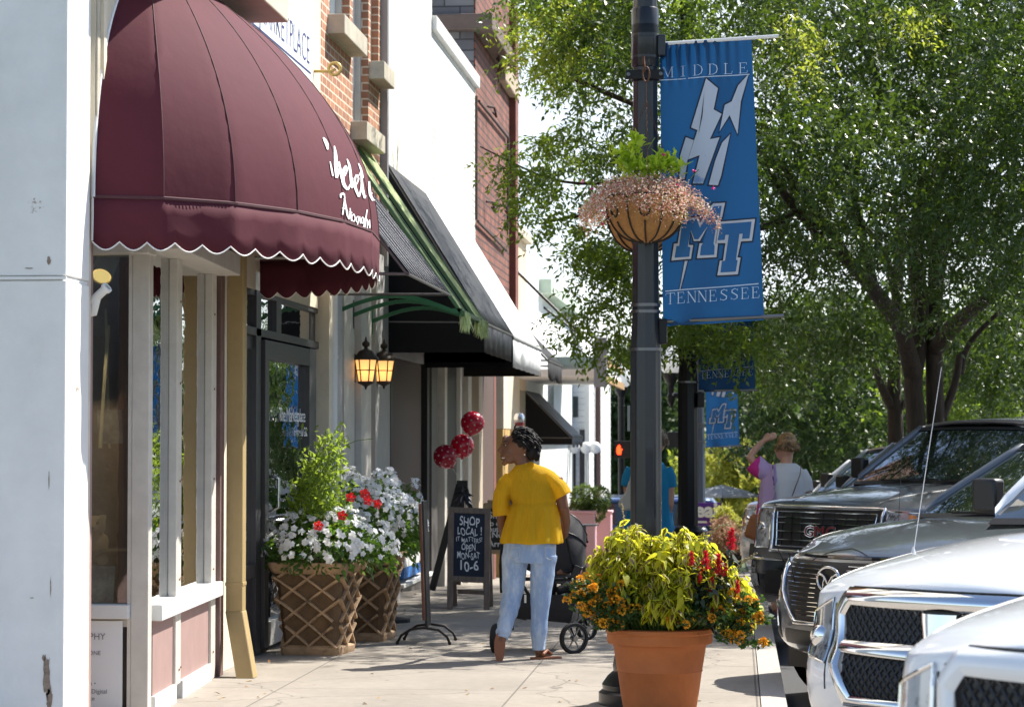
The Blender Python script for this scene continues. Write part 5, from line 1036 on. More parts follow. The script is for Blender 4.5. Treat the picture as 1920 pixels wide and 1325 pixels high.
def impatiens(t, c, rad, n_l, n_f, seed, droop=.2, sun=None, name='foliage'):
    """mound of leaves with five-petalled flowers over it"""
    rg = np.random.default_rng(seed); d = norm(rg.normal(size=(n_l, 3))); d[:, 2] = np.abs(d[:, 2])*1.0-droop*rg.random(n_l); r = rg.uniform(.45, 1, n_l)**.5
    P = np.array(c)+d*np.array(rad)*r[:, None]*(1+.12*np.sin(d[:, :1]*9+seed)); A = norm(d+rg.normal(size=(n_l, 3))*.6+np.array([0, 0, -.35])); v, q = leaf_quads(P, A, rg.uniform(.04, .085, n_l), rg.uniform(.012, .022, n_l), jitter=.6); lv = Leaves(); lv.add(v, q); lv.build(name, IMPL, t)
    d = norm(rg.normal(size=(n_f, 3))); d[:, 2] = np.abs(d[:, 2])*1.05-.12; d = norm(d); keep = d[:, 2] > -.2; d = d[keep]; fl = Leaves()
    C0 = np.array(c)+d*np.array(rad)*(1.0+rg.uniform(-.03, .07, (len(d), 1)))*(1+.12*np.sin(d[:, :1]*9+seed)); N = norm(d+rg.normal(size=d.shape)*.35+np.array([0, -.25, .1]))
    for i in range(len(d)):
        o = norm(np.cross(N[i], rg.normal(size=3))); e = np.cross(N[i], o); s_ = rg.uniform(.8, 1.2)
        a = np.arange(5)*2*pi/5; D = o*np.cos(a)[:, None]+e*np.sin(a)[:, None]; v, q = leaf_quads(np.repeat(C0[i][None], 5, 0), D+N[i]*.12, .031*s_, .0165*s_, up=np.repeat(N[i][None], 5, 0), fold=.15); fl.add(v, q)
    fl.build('white_flowers', WPET, t)
def trumpet(mb, c, N, s_=1):
    N = Vector(N).normalized(); o = N.orthogonal().normalized(); e = N.cross(o); c = Vector(c); mb.lathe([(.004, -.04*s_), (.010, -.01*s_), (.016, 0)], c, 8, cap=False, ax=N)
    for k in range(5):
        a = k*2*pi/5; d = o*cos(a)+e*sin(a); g = o*cos(a+.9)+e*sin(a+.9); h = o*cos(a-.5)+e*sin(a-.5); mb.poly([c+d*.012*s_, c+h*.034*s_+N*.006, c+d*.042*s_, c+g*.03*s_-N*.004])
c1 = gp(586, 1228); c1 = Vector((c1.x, c1.y+.24, 0))
t = planter(c1, .575, .435, .685, 'nearer lattice-patterned brown planter of white flowers with a climbing vine', radians(-8)); tp = c1+Vector((0, 0, .72))
impatiens(t, tp+Vector((.06, 0, .03)), (.47, .38, .31), 1700, 330, 5, droop=.55)
lv = Leaves(); vs2 = MB(); rg = np.random.default_rng(9)
for k in range(40):
    a = rg.uniform(0, 6.28); r0 = rg.uniform(.05, .27); h = rg.uniform(.5, .98); pts = []
    for f in np.linspace(0, 1, 9): pts.append((tp.x+.03+r0*cos(a+f*3)*(1-.3*f), tp.y+r0*sin(a+f*3), tp.z+h*f))
    vs2.tube(pts, .0035, 5); n = 52; f = rg.uniform(.15, 1, n); i = (f*8).astype(int).clip(0, 7); P = np.array(pts)[i]+(np.array(pts)[i+1]-np.array(pts)[i])*((f*8-i)[:, None]); P += rg.normal(size=(n, 3))*.034
    A = rg.normal(size=(n, 3))+np.array([0, 0, .1]); v, q = leaf_quads(P, A, rg.uniform(.035, .065, n), rg.uniform(.010, .016, n), jitter=.8); lv.add(v, q)
for a, b, c_ in (((600, 830), (560, 842), (552, 868)), ((640, 838), (668, 826), (700, 822)), ((650, 870), (672, 885), (676, 900)), ((655, 825), (652, 815), (648, 818))): vs2.tube([at(*a, tp.y), at(*b, tp.y), at(*c_, tp.y)], .003, 5)
lv.build('vine_foliage', VINE, t); vs2.build('vine_stem', STEM, t)
mb = MB()
for px, py, dx, dy in ((658, 932, .2, -.05), (690, 938, .4, -.1), (708, 944, .8, -.1), (642, 966, .1, -.1), (597, 985, -.1, -.2), (684, 925, .3, -.2)): trumpet(mb, at(px, py, tp.y-.36), (dx, -1, .3+dy), 1.0)
mb.build('red_trumpet', REDP, t)
c2 = gp(672, 1202); c2 = Vector((c2.x, c2.y+.22, 0))
t = planter(c2, .56, .43, .69, 'farther lattice-patterned brown planter behind the vine planter', radians(-6)); tp = c2+Vector((0, 0, .72)); impatiens(t, tp+Vector((.03, 0, .17)), (.41, .36, .43), 1800, 500, 11, droop=.8)
c3 = at(735, 945, 21.0); t = thing('flower_basket', 'dark leafy basket of white flowers raised on a stand beyond the two planters', 'flower basket', (c3.x, c3.y, 0))
mb = MB(); mb.lathe([(.12, -.42), (.15, -.40), (.21, -.12), (.2, -.1)], c3, 20); mb.build('pot', LATI, t); mb = MB(); mb.tube([c3+Vector((0, 0, -.4)), (c3.x, c3.y, 0)], .04); mb.lathe([(.16, 0), (.16, .03), (.04, .05)], (c3.x, c3.y, 0), 16); mb.build('stand', BLACKP, t); impatiens(t, c3+Vector((0, 0, -.12)), (.30, .27, .36), 1300, 120, 21, droop=1.0)
# string of lights beside the planter
p = gp(498, 1205); t = thing('light_string', 'black string of lights hanging by the door behind the planter', 'light string', (p.x, p.y, 0)); mb = MB()
pts = [at(*q, p.y-.02) for q in ((512, 1085), (516, 1105), (510, 1128), (515, 1146), (504, 1168), (498, 1172), (496, 1192), (488, 1204), (500, 1207))]; mb.tube(pts, .004, 5)
for q in pts[:-1]: mb.sphere(q+Vector((.01, 0, -.008)), .008, 6, 5)
mb.build('wire', BLACKP, t); mb = MB(); mb.box(p.x-.03, p.x+.03, p.y-.03, p.y+.03, 0, .06); a = at(478, 1185, p.y+.1); mb.box(a.x-.05, a.x+.04, a.y-.02, a.y+.04, a.z-.04, a.z+.04); mb.build('socket_box', BLACKP, t, bevel=.004)
# ================================================================== hanging baskets
COCO = M('coco_liner', (.36, .175, .055), .95, var=.3, vs_=18, bump=1, bs=70); SED = M('sedum_pink', (.62, .15, .13), .6, col2=(.60, .42, .22), transl=((.7, .3, .25), .3)); SEDG = M('sedum_green', (.20, .20, .06), .6, col2=(.45, .30, .2), transl=((.4, .4, .1), .3)); BRTL = M('bright_leaf', (.26, .38, .02), .45, col2=(.38, .50, .04), transl=((.70, .90, .08), .5)); PINKF = M('magenta_flower', (.65, .02, .25), .6); PALE = M('pale_flower', (.75, .60, .5), .6, transl=((.9, .7, .6), .3))
WIRE = M('basket_iron', (.025, .018, .014), .6, metal=.4)
def basket(c, R_, H_, label, full, seed):
    t = thing('hanging_basket', label, 'hanging basket', c, group='coco lined baskets on the lamp post'); rg = np.random.default_rng(seed)
    pr = [(R_*math.cos(a)**.8 if a < 1.55 else .001, -H_*math.sin(a)) for a in np.linspace(0, pi/2, 14)]
    mb = MB(); mb.lathe([(r, z_) for r, z_ in pr], c, 40, cap=False); mb.lathe([(R_, 0), (R_*.93, .005), (0, -.02)], c, 40, cap=False); mb.build('liner', COCO, t, smooth=True)
    mb = MB(); mb.tube([c+Vector((R_*1.01*cos(a), R_*1.01*sin(a), .0)) for a in np.linspace(0, 2*pi, 41)[:-1]], .006, 6, closed=True)
    nw = 14
    for k in range(nw):
        a = k*2*pi/nw+.22; ring_ = k % 2 == 0; pts = [(r*1.02, z_) for r, z_ in pr[:-1]]
        st = 5 if ring_ else 0; mb.tube([c+Vector((r*cos(a), r*sin(a), z_-.003)) for r, z_ in pts[st:]], .0055, 5)
        if ring_:
            r, z_ = pts[3]; cc = c+Vector((r*cos(a), r*sin(a), z_)); e = Vector((-sin(a), cos(a), 0)); u_ = Vector((cos(a)*.25, sin(a)*.25, .97)).normalized(); rad = .030
            mb.tube([cc+e*rad*cos(b)+u_*rad*1.15*sin(b) for b in np.linspace(0, 2*pi, 17)[:-1]], .0055, 5, closed=True)
            mb.tube([cc+u_*rad*1.15, c+Vector((R_*1.01*cos(a), R_*1.01*sin(a), 0))], .0055, 5)
    mb.build('wire_frame', WIRE, t)
    if full:
        lv, lg, pl_, br = Leaves(), Leaves(), Leaves(), Leaves(); n = 12000
        a = rg.uniform(0, 2*pi, n); r = (rg.random(n)**.45)*R_*1.44*(1+.12*np.sin(a*5+1)+.06*np.sin(a*11)); z_ = .055-.20*np.clip(r/R_-.80, 0, None)*1.3+rg.normal(size=n)*.032; P = np.stack([c.x+r*np.cos(a)*1.12-.01, c.y+r*np.sin(a), c.z+z_], 1); A = rg.normal(size=(n, 3))*.8; A[:, 2] += .3
        v, q = leaf_quads(P[:5200], A[:5200], rg.uniform(.012, .026, 5200), .0034, jitter=1); lv.add(v, q); v, q = leaf_quads(P[5200:8600], A[5200:8600], rg.uniform(.01, .018, 3400), .0036, jitter=1); lg.add(v, q); v, q = leaf_quads(P[8600:]+np.array([0, -.01, .012]), A[8600:], .012, .006, jitter=1); pl_.add(v, q)
        lv.build('sedum_stems', SED, t); lg.build('sedum_leaves', SEDG, t); pl_.build('sedum_blossom', PALE, t)
        for px, py, n, sp in ((1190, 275, 60, .02), (1165, 290, 40, .02), (1185, 300, 80, .03), (1200, 318, 110, .045), (1180, 320, 80, .035), (1235, 312, 110, .035), (1255, 305, 90, .03), (1268, 315, 70, .025), (1222, 325, 90, .04), (1170, 308, 50, .025), (1195, 260, 40, .015)):
            q0 = np.array(at(px, py, c.y)); P = q0+rg.normal(size=(n, 3))*sp*np.array([1, 1, .8]); n = n//2; P = P[:n]; A = rg.normal(size=(n, 3))*.75+np.array([0, 0, .8]); v, q = leaf_quads(P, A, rg.uniform(.05, .08, n), rg.uniform(.012, .018, n), jitter=.8); br.add(v, q)
        br.build('upright_foliage', BRTL, t)
        mb = MB(); 
        for a_, b_ in (((1190, 330), (1192, 245)), ((1175, 330), (1160, 285)), ((1215, 280), (1228, 258)), ((1250, 340), (1258, 300)), ((1290, 340), (1310, 318))): mb.tube([at(*a_, c.y), at(*b_, c.y)], .003, 5)
        mb.build('stem', STEM, t)
        fl = Leaves()
        for px, py in ((1245, 290), (1301, 320), (1092, 340), (1132, 400), (1130, 420), (1337, 352), (1215, 365), (1192, 362), (1110, 352), (1270, 348), (1160, 345)):
            q0 = np.array(at(px, py, c.y-.15)); D = norm(rg.normal(size=(9, 3))); v, q = leaf_quads(np.repeat(q0[None], 9, 0), D, .016, .007, jitter=1); fl.add(v, q)
        fl.build('magenta_flowers', PINKF, t)
    hk = Vector((c.x, c.y, z(132, YP)))
    mb = MB()
    for a in (.6, 2.7, 4.8):
        e = c+Vector((R_*cos(a), R_*sin(a), 0)); m_ = hk+Vector((0, 0, -.22)); k = 26
        for i in range(k):
            f = i/k; g_ = (i+1)/k; p0, p1 = m_.lerp(e, f), m_.lerp(e, g_); d = (p1-p0); o = d.orthogonal().normalized() if i % 2 else d.cross(d.orthogonal()).normalized(); mb.tube([p0-d*.1, p0.lerp(p1, .5)+o*.006, p1+d*.1, p0.lerp(p1, .5)-o*.006], .0018, 4, closed=True)
    mb.build('chain', M('rusty_chain', (.10, .045, .025), .7, metal=.4), t)
    mb = MB(); mb.tube([hk+Vector((.02*cos(a), 0, .045*sin(a)-.06)) for a in np.linspace(0, 2*pi, 15)[:-1]], .005, 6, closed=True); mb.tube([hk+Vector((0, 0, -.1)), hk+Vector((0, 0, -.23))], .003, 5); mb.build('snap_hook', M('rusty_chain', (.10, .045, .025), .7, metal=.4), t)
    return t
cb_ = at(1212, 370, 14.42); basket(cb_, .245, .27, 'nearer hanging basket of pink trailing sedum and bright green leaves', True, 31)
cb2 = at(1208, 392, 15.06); basket(cb2, .235, .27, 'second hanging basket on the far side of the lamp post behind the first', False, 33)
mb = MB(); zb = z(132, YP); mb.bar((X0, YP-.1, zb), (X0+.0, 14.40, zb+.03), .012, .05, up=(0, 0, 1)); mb.bar((X0, YP+.1, zb), (X0+.0, 15.08, zb+.03), .012, .05); mb.build('basket_hook', M('rusty_chain', (.10, .045, .025), .7, metal=.4), g1)
# ================================================================== pink planters with clipped shrubs
PINKP = M('pink_paint', (.70, .42, .46), .6, var=.05); BOXL = M('boxwood', (.07, .12, .03), .6, col2=(.14, .2, .05), transl=((.2, .3, .06), .3))
def topiary(parent, c, r, n, seed):
    rg = np.random.default_rng(seed); d = norm(rg.normal(size=(n, 3))); P = np.array(c)+d*r*rg.uniform(.75, 1.04, (n, 1)); A = d+rg.normal(size=(n, 3))*.6; v, q = leaf_quads(P, A, .04, .014, jitter=1); lv = Leaves(); lv.add(v, q); lv.build('clipped_foliage', BOXL, parent)
for k, (x0_, x1_, Y) in enumerate(((1065, 1115, 37.0), (1112, 1145, 38.2))):
    a = at(x0_, 962, Y); b = at(x1_, 962, Y); t = thing('planter_box', ['wide pale pink planter box with clipped green shrubs behind the stroller', 'narrower pale pink planter box at the right of the wide one'][k], 'planter', ((a.x+b.x)/2, Y, gz(Y)), group='pink planter boxes')
    BX('box', PINKP, a.x, b.x, Y, Y+.5, gz(Y), a.z, t, .01); BX('rim', PINKP, a.x-.02, b.x+.02, Y-.02, Y+.52, a.z, a.z+.04, t, .01)
    if k == 0:
        mb = MB()
        for j, (px, py, r) in enumerate(((1095, 932, .20), (1122, 935, .19), (1088, 955, .17), (1115, 958, .17))): c_ = at(px, py, Y+.25); topiary(t, c_, r, 900, j); mb.tube([c_, (c_.x, c_.y, a.z-.02)], .015)
        mb.build('stem', STEM, t)
p = at(1095, 985, 35.5); t = thing('cafe_table', 'small dark cafe table in front of the pink planter boxes', 'table', (p.x, 35.5, gz(35.5)))
mb = MB(); mb.lathe([(.0, .02), (.22, .02), (.22, 0), (0, 0)], p, 20, cap=False); mb.build('table_top', M('slate_top', (.05, .06, .07), .5), t); mb = MB(); mb.tube([p, (p.x, 35.5, gz(35.5))], .03); mb.lathe([(.2, 0), (.19, .03), (.03, .06)], (p.x, 35.5, gz(35.5)), 16); mb.build('pedestal', BLACKP, t)
# ================================================================== trees
BARK = M('bark', (.048, .034, .024), .9, var=.5, vs_=9, bump=1, bs=25, stretch=(3, 3, .5), col2=None)
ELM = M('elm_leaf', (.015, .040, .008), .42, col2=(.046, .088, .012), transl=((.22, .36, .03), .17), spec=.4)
ELML = M('elm_leaf_sunlit', (.035, .07, .012), .42, col2=(.09, .14, .02), transl=((.38, .54, .05), .36), spec=.4)  # lit copy of the elm leaf, sunlight put into its colour
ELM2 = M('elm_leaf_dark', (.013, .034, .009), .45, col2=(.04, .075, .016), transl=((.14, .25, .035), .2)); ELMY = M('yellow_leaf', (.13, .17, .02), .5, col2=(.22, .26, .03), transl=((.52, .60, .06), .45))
def limb(mb, pts, r0, r1, n=8):
    P = []; k = len(pts)
    for i in range(k-1):
        p0, p1, p2, p3 = [Vector(pts[max(0, min(k-1, j))]) for j in (i-1, i, i+1, i+2)]
        for f in np.linspace(0, 1, 5)[:-1]: P.append(.5*((2*p1)+(-p0+p2)*f+(2*p0-5*p1+4*p2-p3)*f*f+(-p0+3*p1-3*p2+p3)*f**3))
    P.append(Vector(pts[-1])); m = len(P); mb.tube(P, [r0+(r1-r0)*(i/(m-1))**.8 for i in range(m)], n); return P
def sprays(clumps, per, seed, L=(.045, .07), spread=.30, droop=.35, tl=1.0):
    """clumps: (x,y,z,size). each becomes drooping twigs carrying paired leaves"""
    rg = np.random.default_rng(seed); Ps, As, Ls, tw = [], [], [], []
    for (x, y, z_, s_) in clumps:
        nt_ = max(3, int(per*s_))
        for k in range(nt_):
            o = np.array([x, y, z_])+rg.normal(size=3)*spread*s_*.55; d = norm(rg.normal(size=3)*np.array([1, 1, .45])+np.array([0, 0, -droop])); Lt = rg.uniform(.18, .42)*tl; m = int(Lt/.024)
            f = (np.arange(m)+.5)/m; cur = np.array([0, 0, -1.])*.10*f[:, None]**2; P = o+d*Lt*f[:, None]+cur; S = norm(np.cross(d, rg.normal(size=3))); sg = np.where(np.arange(m) % 2, 1, -1)[:, None]
            A = norm(d*.7+S*sg*.8+rg.normal(size=(m, 3))*.35+np.array([0, 0, -.2])); Ps.append(P); As.append(A); tw.append((o, o+d*Lt*.5, o+d*Lt+cur[-1]))
    P = np.concatenate(Ps); A = np.concatenate(As); n = len(P); Lr = rg.uniform(*L, n); return P, A, Lr, tw
def crown(name, clumps, per, seed, mat, t, L=(.045, .07), wfac=.22, twigs=0, **k):
    P, A, Lr, tw = sprays(clumps, per, seed, L, **k); v, q = leaf_quads(P, A, Lr, Lr*wfac, jitter=.9); lv = Leaves(); lv.add(v, q); o = lv.build(name, mat, t)
    if twigs:
        mb = MB(); 
        for i in range(0, len(tw), twigs): mb.tube(tw[i], [.004, .003, .0015], 3, cap=False)
        mb.build('twigs', BARK, t)
    return o, len(P)
def inpoly(x, y, pg):
    c = False; j = len(pg)-1
    for i in range(len(pg)):
        if (pg[i][1] > y) != (pg[j][1] > y) and x < (pg[j][0]-pg[i][0])*(y-pg[i][1])/(pg[j][1]-pg[i][1])+pg[i][0]: c = not c
        j = i
    return c
def grouped(pg, n, Y0, Y1, seed, size, holes=(), k=5, r=.33):
    rg = random.Random(seed+500); out = []
    for (x, y, z_, s_) in scatter(pg, n//k, Y0, Y1, seed, (1, 1), holes):
        for _ in range(k): out.append((x+rg.gauss(0, r), y+rg.gauss(0, r), z_+rg.gauss(0, r*.55), rg.uniform(*size)))
    return out
def scatter(pg, n, Y0, Y1, seed, size=(.7, 1.3), holes=()):
    rg = random.Random(seed); out = []; xs = [p[0] for p in pg]; ys_ = [p[1] for p in pg]; tries = 0
    while len(out) < n and tries < n*60:
        tries += 1; px, py = rg.uniform(min(xs), max(xs)), rg.uniform(min(ys_), max(ys_))
        if not inpoly(px, py, pg) or any(inpoly(px, py, h) for h in holes): continue
        Y = rg.uniform(Y0, Y1); p = at(px, py, Y); out.append((p.x, p.y, p.z, rg.uniform(*size)))
    return out
# ---- the big street tree in the parking island (trunk behind the grey pickup)
t = thing('street_tree', 'large spreading street tree with forked dark trunk behind the grey pickup', 'tree', (2.3, 27.5, gz(27.5))); Yt = 27.5
mb = MB()
def PT(px, py, Y): return at(px, py, Y)
gr = Vector((at(1745, 800, Yt).x, Yt, gz(Yt)-.05))
limb(mb, [gr+Vector((-.09, 0, 0)), PT(1718, 800, Yt), PT(1712, 720, Yt), PT(1722, 640, Yt), PT(1725, 560, Yt-.2), PT(1716, 480, Yt-.4), PT(1735, 330, Yt-.8)], .115, .09, 12)
limb(mb, [gr+Vector((.10, .05, 0)), PT(1755, 800, Yt+.1), PT(1752, 720, Yt+.1), PT(1752, 600, Yt), PT(1755, 500, Yt-.2), PT(1750, 380, Yt-.5), PT(1790, 150, Yt-1), PT(1745, -30, Yt-1.2)], .115, .07, 12)
limb(mb, [PT(1712, 700, Yt), PT(1690, 620, Yt-.5), PT(1640, 545, Yt-1.5), PT(1590, 490, Yt-2.5), PT(1500, 400, Yt-3.2), PT(1420, 290, Yt-3.6)], .12, .035)
limb(mb, [PT(1590, 490, Yt-2.5), PT(1560, 440, Yt-3), PT(1480, 330, Yt-3.6), PT(1350, 250, Yt-4), PT(1200, 200, Yt-4.4), PT(1080, 150, Yt-4.8)], .07, .02)
limb(mb, [PT(1640, 545, Yt-1.5), PT(1600, 330, Yt-1.8), PT(1650, 160, Yt-2), PT(1560, 20, Yt-2)], .06, .025)
limb(mb, [PT(1755, 650, Yt), PT(1800, 600, Yt-.6), PT(1850, 560, Yt-1.4), PT(1930, 480, Yt-2), PT(2050, 400, Yt-2.6)], .11, .04)
limb(mb, [PT(1752, 560, Yt), PT(1790, 380, Yt-1), PT(1850, 280, Yt-1.5), PT(1900, 170, Yt-2)], .08, .03)
limb(mb, [PT(1420, 480, Yt-3.4), PT(1330, 540, Yt-4), PT(1200, 560, Yt-4.4), PT(1100, 590, Yt-4.6)], .03, .008)
limb(mb, [PT(1500, 400, Yt-3.2), PT(1400, 430, Yt-3.4), PT(1250, 400, Yt-4), PT(1120, 400, Yt-4.3), PT(1010, 420, Yt-4.5)], .045, .010)
limb(mb, [PT(1350, 250, Yt-4), PT(1200, 330, Yt-4.4), PT(1050, 340, Yt-4.6), PT(900, 275, Yt-4.7)], .03, .006)
limb(mb, [PT(1600, 330, Yt-1.8), PT(1500, 230, Yt-2.8), PT(1390, 190, Yt-3.2), PT(1300, 60, Yt-3.4)], .035, .012)
limb(mb, [PT(1720, 640, Yt), PT(1690, 600, Yt+.6), PT(1660, 480, Yt+1), PT(1600, 400, Yt+1)], .08, .03)
limb(mb, [PT(1800, 700, Yt+.3), PT(1820, 640, Yt+.2), PT(1900, 560, Yt)], .05, .02); limb(mb, [PT(1765, 790, Yt+.1), PT(1790, 720, Yt+.2), PT(1800, 660, Yt+.2)], .05, .04)
mb.build('trunk', BARK, t, smooth=True, weld=False)
rgq = random.Random(5); cl0 = [(rgq.uniform(1.1, 6), rgq.uniform(25.5, 34.5), rgq.uniform(5.6, 9.0), rgq.uniform(.9, 1.5)) for _ in range(300)]
crown('upper_crown', cl0, 8, 15, ELM, t, L=(.08, .12), spread=.5)
MAIN = [(1090, -120), (1050, -60), (1060, 60), (1130, 190), (1165, 300), (1190, 380), (1290, 460), (1420, 560), (1440, 640), (1560, 590), (1640, 560), (1760, 600), (1930, 560), (2120, 560), (2150, -160)]
HOLES = [[(1500, -60), (1545, -60), (1550, 20), (1510, 30)], [(1120, 60), (1160, 70), (1165, 130), (1130, 120)], [(1560, 250), (1600, 240), (1600, 290), (1570, 300)], [(1470, 500), (1530, 510), (1520, 560), (1470, 550)], [(1285, -80), (1380, -80), (1350, 5), (1300, 0)], [(1640, -60), (1690, -60), (1680, 25), (1650, 20)], [(1590, 470), (1650, 480), (1660, 560), (1590, 560)]]
cl = grouped(MAIN, 620, 20.9, 26.5, 1, (.7, 1.3), holes=HOLES); 
cl2 = scatter([(1380, -120), (1400, 100), (1430, 420), (1430, 600), (1540, 540), (1700, 500), (1930, 520), (2120, 540), (2120, -160)], 420, 23.5, 29.5, 2, holes=HOLES[2:])
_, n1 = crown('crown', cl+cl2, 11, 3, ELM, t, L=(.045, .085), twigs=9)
LEFT = [(1020, -120), (1000, -20), (985, 60), (965, 105), (970, 140), (1010, 160), (1040, 180), (1030, 265), (1060, 290), (1110, 310), (1150, 250), (1200, 120), (1300, 60), (1300, -120)]
cl = grouped(LEFT, 130, 22.2, 24.8, 4, (.5, .9), k=4, r=.16); 
for poly, n in (([(905, 262), (945, 280), (990, 320), (1050, 330), (1060, 360), (980, 350), (940, 300)], 14), ([(960, 340), (1060, 350), (1100, 420), (1180, 440), (1180, 520), (1110, 500), (1085, 470), (1060, 475), (1045, 440), (1000, 420), (965, 400)], 36), ([(1095, 470), (1180, 480), (1180, 530), (1140, 530)], 16), ([(1030, 600), (1070, 560), (1110, 545), (1190, 530), (1190, 560), (1120, 600), (1090, 640), (1060, 645)], 17), ([(1140, 640), (1180, 610), (1190, 680), (1165, 665)], 10), ([(1235, 640), (1250, 600), (1420, 600), (1430, 650), (1400, 665), (1330, 640), (1270, 650)], 44)):
    cl += scatter(poly, n, 22.0, 23.6, 5+n, (.32, .6))
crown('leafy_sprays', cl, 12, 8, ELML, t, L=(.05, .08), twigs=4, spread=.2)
YEL = scatter([(985, 20), (1110, 0), (1130, 60), (1040, 130), (960, 120)], 22, 22, 23.5, 9, (.4, .7))+scatter([(1480, 0), (1560, 60), (1500, 170), (1440, 140)], 20, 21, 25, 10, (.3, .6))+scatter([(1690, 10), (1760, 20), (1740, 80), (1690, 60)], 10, 22, 26, 12, (.3, .6))
crown('yellow_sprays', YEL, 10, 13, ELMY, t, spread=.25)  # clumps in a brighter yellow-green leaf colour
# ---- neighbouring slimmer tree
t = thing('street_tree', 'slimmer street tree left of the big forked trunk behind the pickup', 'tree', (2.2, 33, gz(33))); mb = MB(); Y2 = 33
g = Vector((at(1680, 800, Y2).x, Y2, gz(Y2)-.05)); limb(mb, [g, PT(1679, 800, Y2), PT(1676, 740, Y2), PT(1678, 660, Y2), PT(1682, 560, Y2), PT(1690, 400, Y2)], .12, .07, 12)
limb(mb, [PT(1676, 770, Y2), PT(1655, 730, Y2-.2), PT(1632, 670, Y2-.6), PT(1590, 630, Y2-1)], .08, .03); limb(mb, [PT(1678, 770, Y2), PT(1705, 745, Y2), PT(1712, 700, Y2+.3)], .06, .03); limb(mb, [PT(1680, 680, Y2), PT(1640, 640, Y2), PT(1610, 630, Y2)], .05, .02); mb.build('trunk', BARK, t, smooth=True)
_, n2 = crown('crown', scatter([(1420, 590), (1560, 560), (1700, 560), (1700, 640), (1640, 660), (1560, 640), (1480, 680), (1420, 720)], 62, 29, 35, 20, (.9, 1.6))+scatter([(1750, 580), (1950, 560), (1950, 720), (1860, 740), (1790, 700)], 56, 29.5, 35, 21, (.9, 1.5)), 12, 22, ELM, t, L=(.07, .11))
# ---- distant trees
def far_tree(name, label, px, Y, poly, n, seed, mat, L=(.10, .16), per=9, dY=3, trunk=.14, grp='trees beyond the parked cars'):
    g = at(px, 800, Y); t = thing(name, label, 'tree', (g.x, Y, gz(Y)), group=grp); mb = MB(); ys_ = [p[1] for p in poly]; xs = [p[0] for p in poly]; ym = (min(ys_)+max(ys_))/2
    cy = ym; base = Vector((g.x, Y, gz(Y)-.1)); mid = at(px+4, cy+.4*(max(ys_)-cy), Y); limb(mb, [base, mid, at((px+sum(xs)/len(xs))/2, min(ys_)*.6+cy*.4, Y)], trunk, trunk*.3)
    for k in range(6): e = at(random.uniform(min(xs), max(xs)), random.uniform(min(ys_), cy), Y+random.uniform(-dY, dY)*.5); limb(mb, [mid, mid.lerp(e, .5)+Vector((0, 0, .3)), e], trunk*.45, trunk*.12, 6)
    mb.build('trunk', BARK, t, smooth=True); crown('crown', scatter(poly, n, Y-dY, Y+dY, seed, (1.2, 2.4)), per, seed+1, mat, t, L=L, spread=.5); return t
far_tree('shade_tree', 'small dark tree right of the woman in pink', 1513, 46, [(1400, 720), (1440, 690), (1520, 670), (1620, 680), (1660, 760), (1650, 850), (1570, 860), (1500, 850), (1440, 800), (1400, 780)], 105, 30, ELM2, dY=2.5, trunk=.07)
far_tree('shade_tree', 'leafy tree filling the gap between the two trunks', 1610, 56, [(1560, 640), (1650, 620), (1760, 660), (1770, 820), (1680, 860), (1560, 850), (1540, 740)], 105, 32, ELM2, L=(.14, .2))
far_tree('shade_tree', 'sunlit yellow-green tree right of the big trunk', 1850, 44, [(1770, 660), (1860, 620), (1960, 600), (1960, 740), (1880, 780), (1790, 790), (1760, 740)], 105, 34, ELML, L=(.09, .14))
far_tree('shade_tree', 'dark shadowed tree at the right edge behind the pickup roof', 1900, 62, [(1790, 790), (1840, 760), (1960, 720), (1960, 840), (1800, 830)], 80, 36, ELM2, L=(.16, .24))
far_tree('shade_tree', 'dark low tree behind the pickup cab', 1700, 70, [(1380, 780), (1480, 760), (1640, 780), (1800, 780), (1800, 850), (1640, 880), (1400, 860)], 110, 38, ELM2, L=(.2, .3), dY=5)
far_tree('cone_tree', 'dense dark conical evergreen beyond the side street', 1190, 84, [(1115, 900), (1120, 820), (1140, 740), (1175, 670), (1200, 660), (1230, 700), (1262, 790), (1275, 910)], 240, 40, M('evergreen_leaf', (.035, .07, .02), .6, col2=(.07, .12, .03), transl=((.08, .13, .03), .25)), L=(.20, .32), dY=3, grp='trees beyond the side street')
far_tree('cone_tree', 'paler rounded tree behind the evergreen, seen between the lamp posts', 1268, 100, [(1215, 850), (1230, 780), (1262, 740), (1290, 800), (1300, 870), (1290, 940), (1220, 940)], 110, 42, M('pale_leaf', (.10, .15, .04), .6, col2=(.16, .22, .06), transl=((.22, .3, .06), .3)), L=(.3, .45), dY=4, grp='trees beyond the side street')
def bush(name, label, pg, n, Y, mat, seed, L, dY=1.5, grp=None, cat='bush', sz=1.0):
    xs = [p[0] for p in pg]; c_ = at(sum(xs)/len(xs), 900, Y); t = thing(name, label, cat, (c_.x, Y, gz(Y)), group=grp); crown('foliage', scatter(pg, n, Y-dY, Y+dY, seed, (.8*sz, 1.6*sz)), 9/sz/(1 if sz == 1 else .4), seed, mat, t, L=L, spread=.4 if sz == 1 else .12, droop=-.2, tl=1 if sz == 1 else .35)
    mb = MB()
    for k in range(7): e = at(random.uniform(min(xs), max(xs)), random.uniform(*[sorted([p[1] for p in pg])[i] for i in (1, -2)]), Y+random.uniform(-dY, dY)*.6); limb(mb, [Vector((c_.x, Y, gz(Y))), Vector((e.x*.5+c_.x*.5, Y, e.z)), e], .04, .01, 5)
    mb.build('stems', BARK, t)
YB = M('yellow_bush', (.20, .22, .03), .6, col2=(.32, .34, .05), transl=((.55, .55, .08), .4)); PB = M('pink_bush', (.30, .12, .12), .6, col2=(.4, .34, .12), transl=((.5, .3, .2), .3))
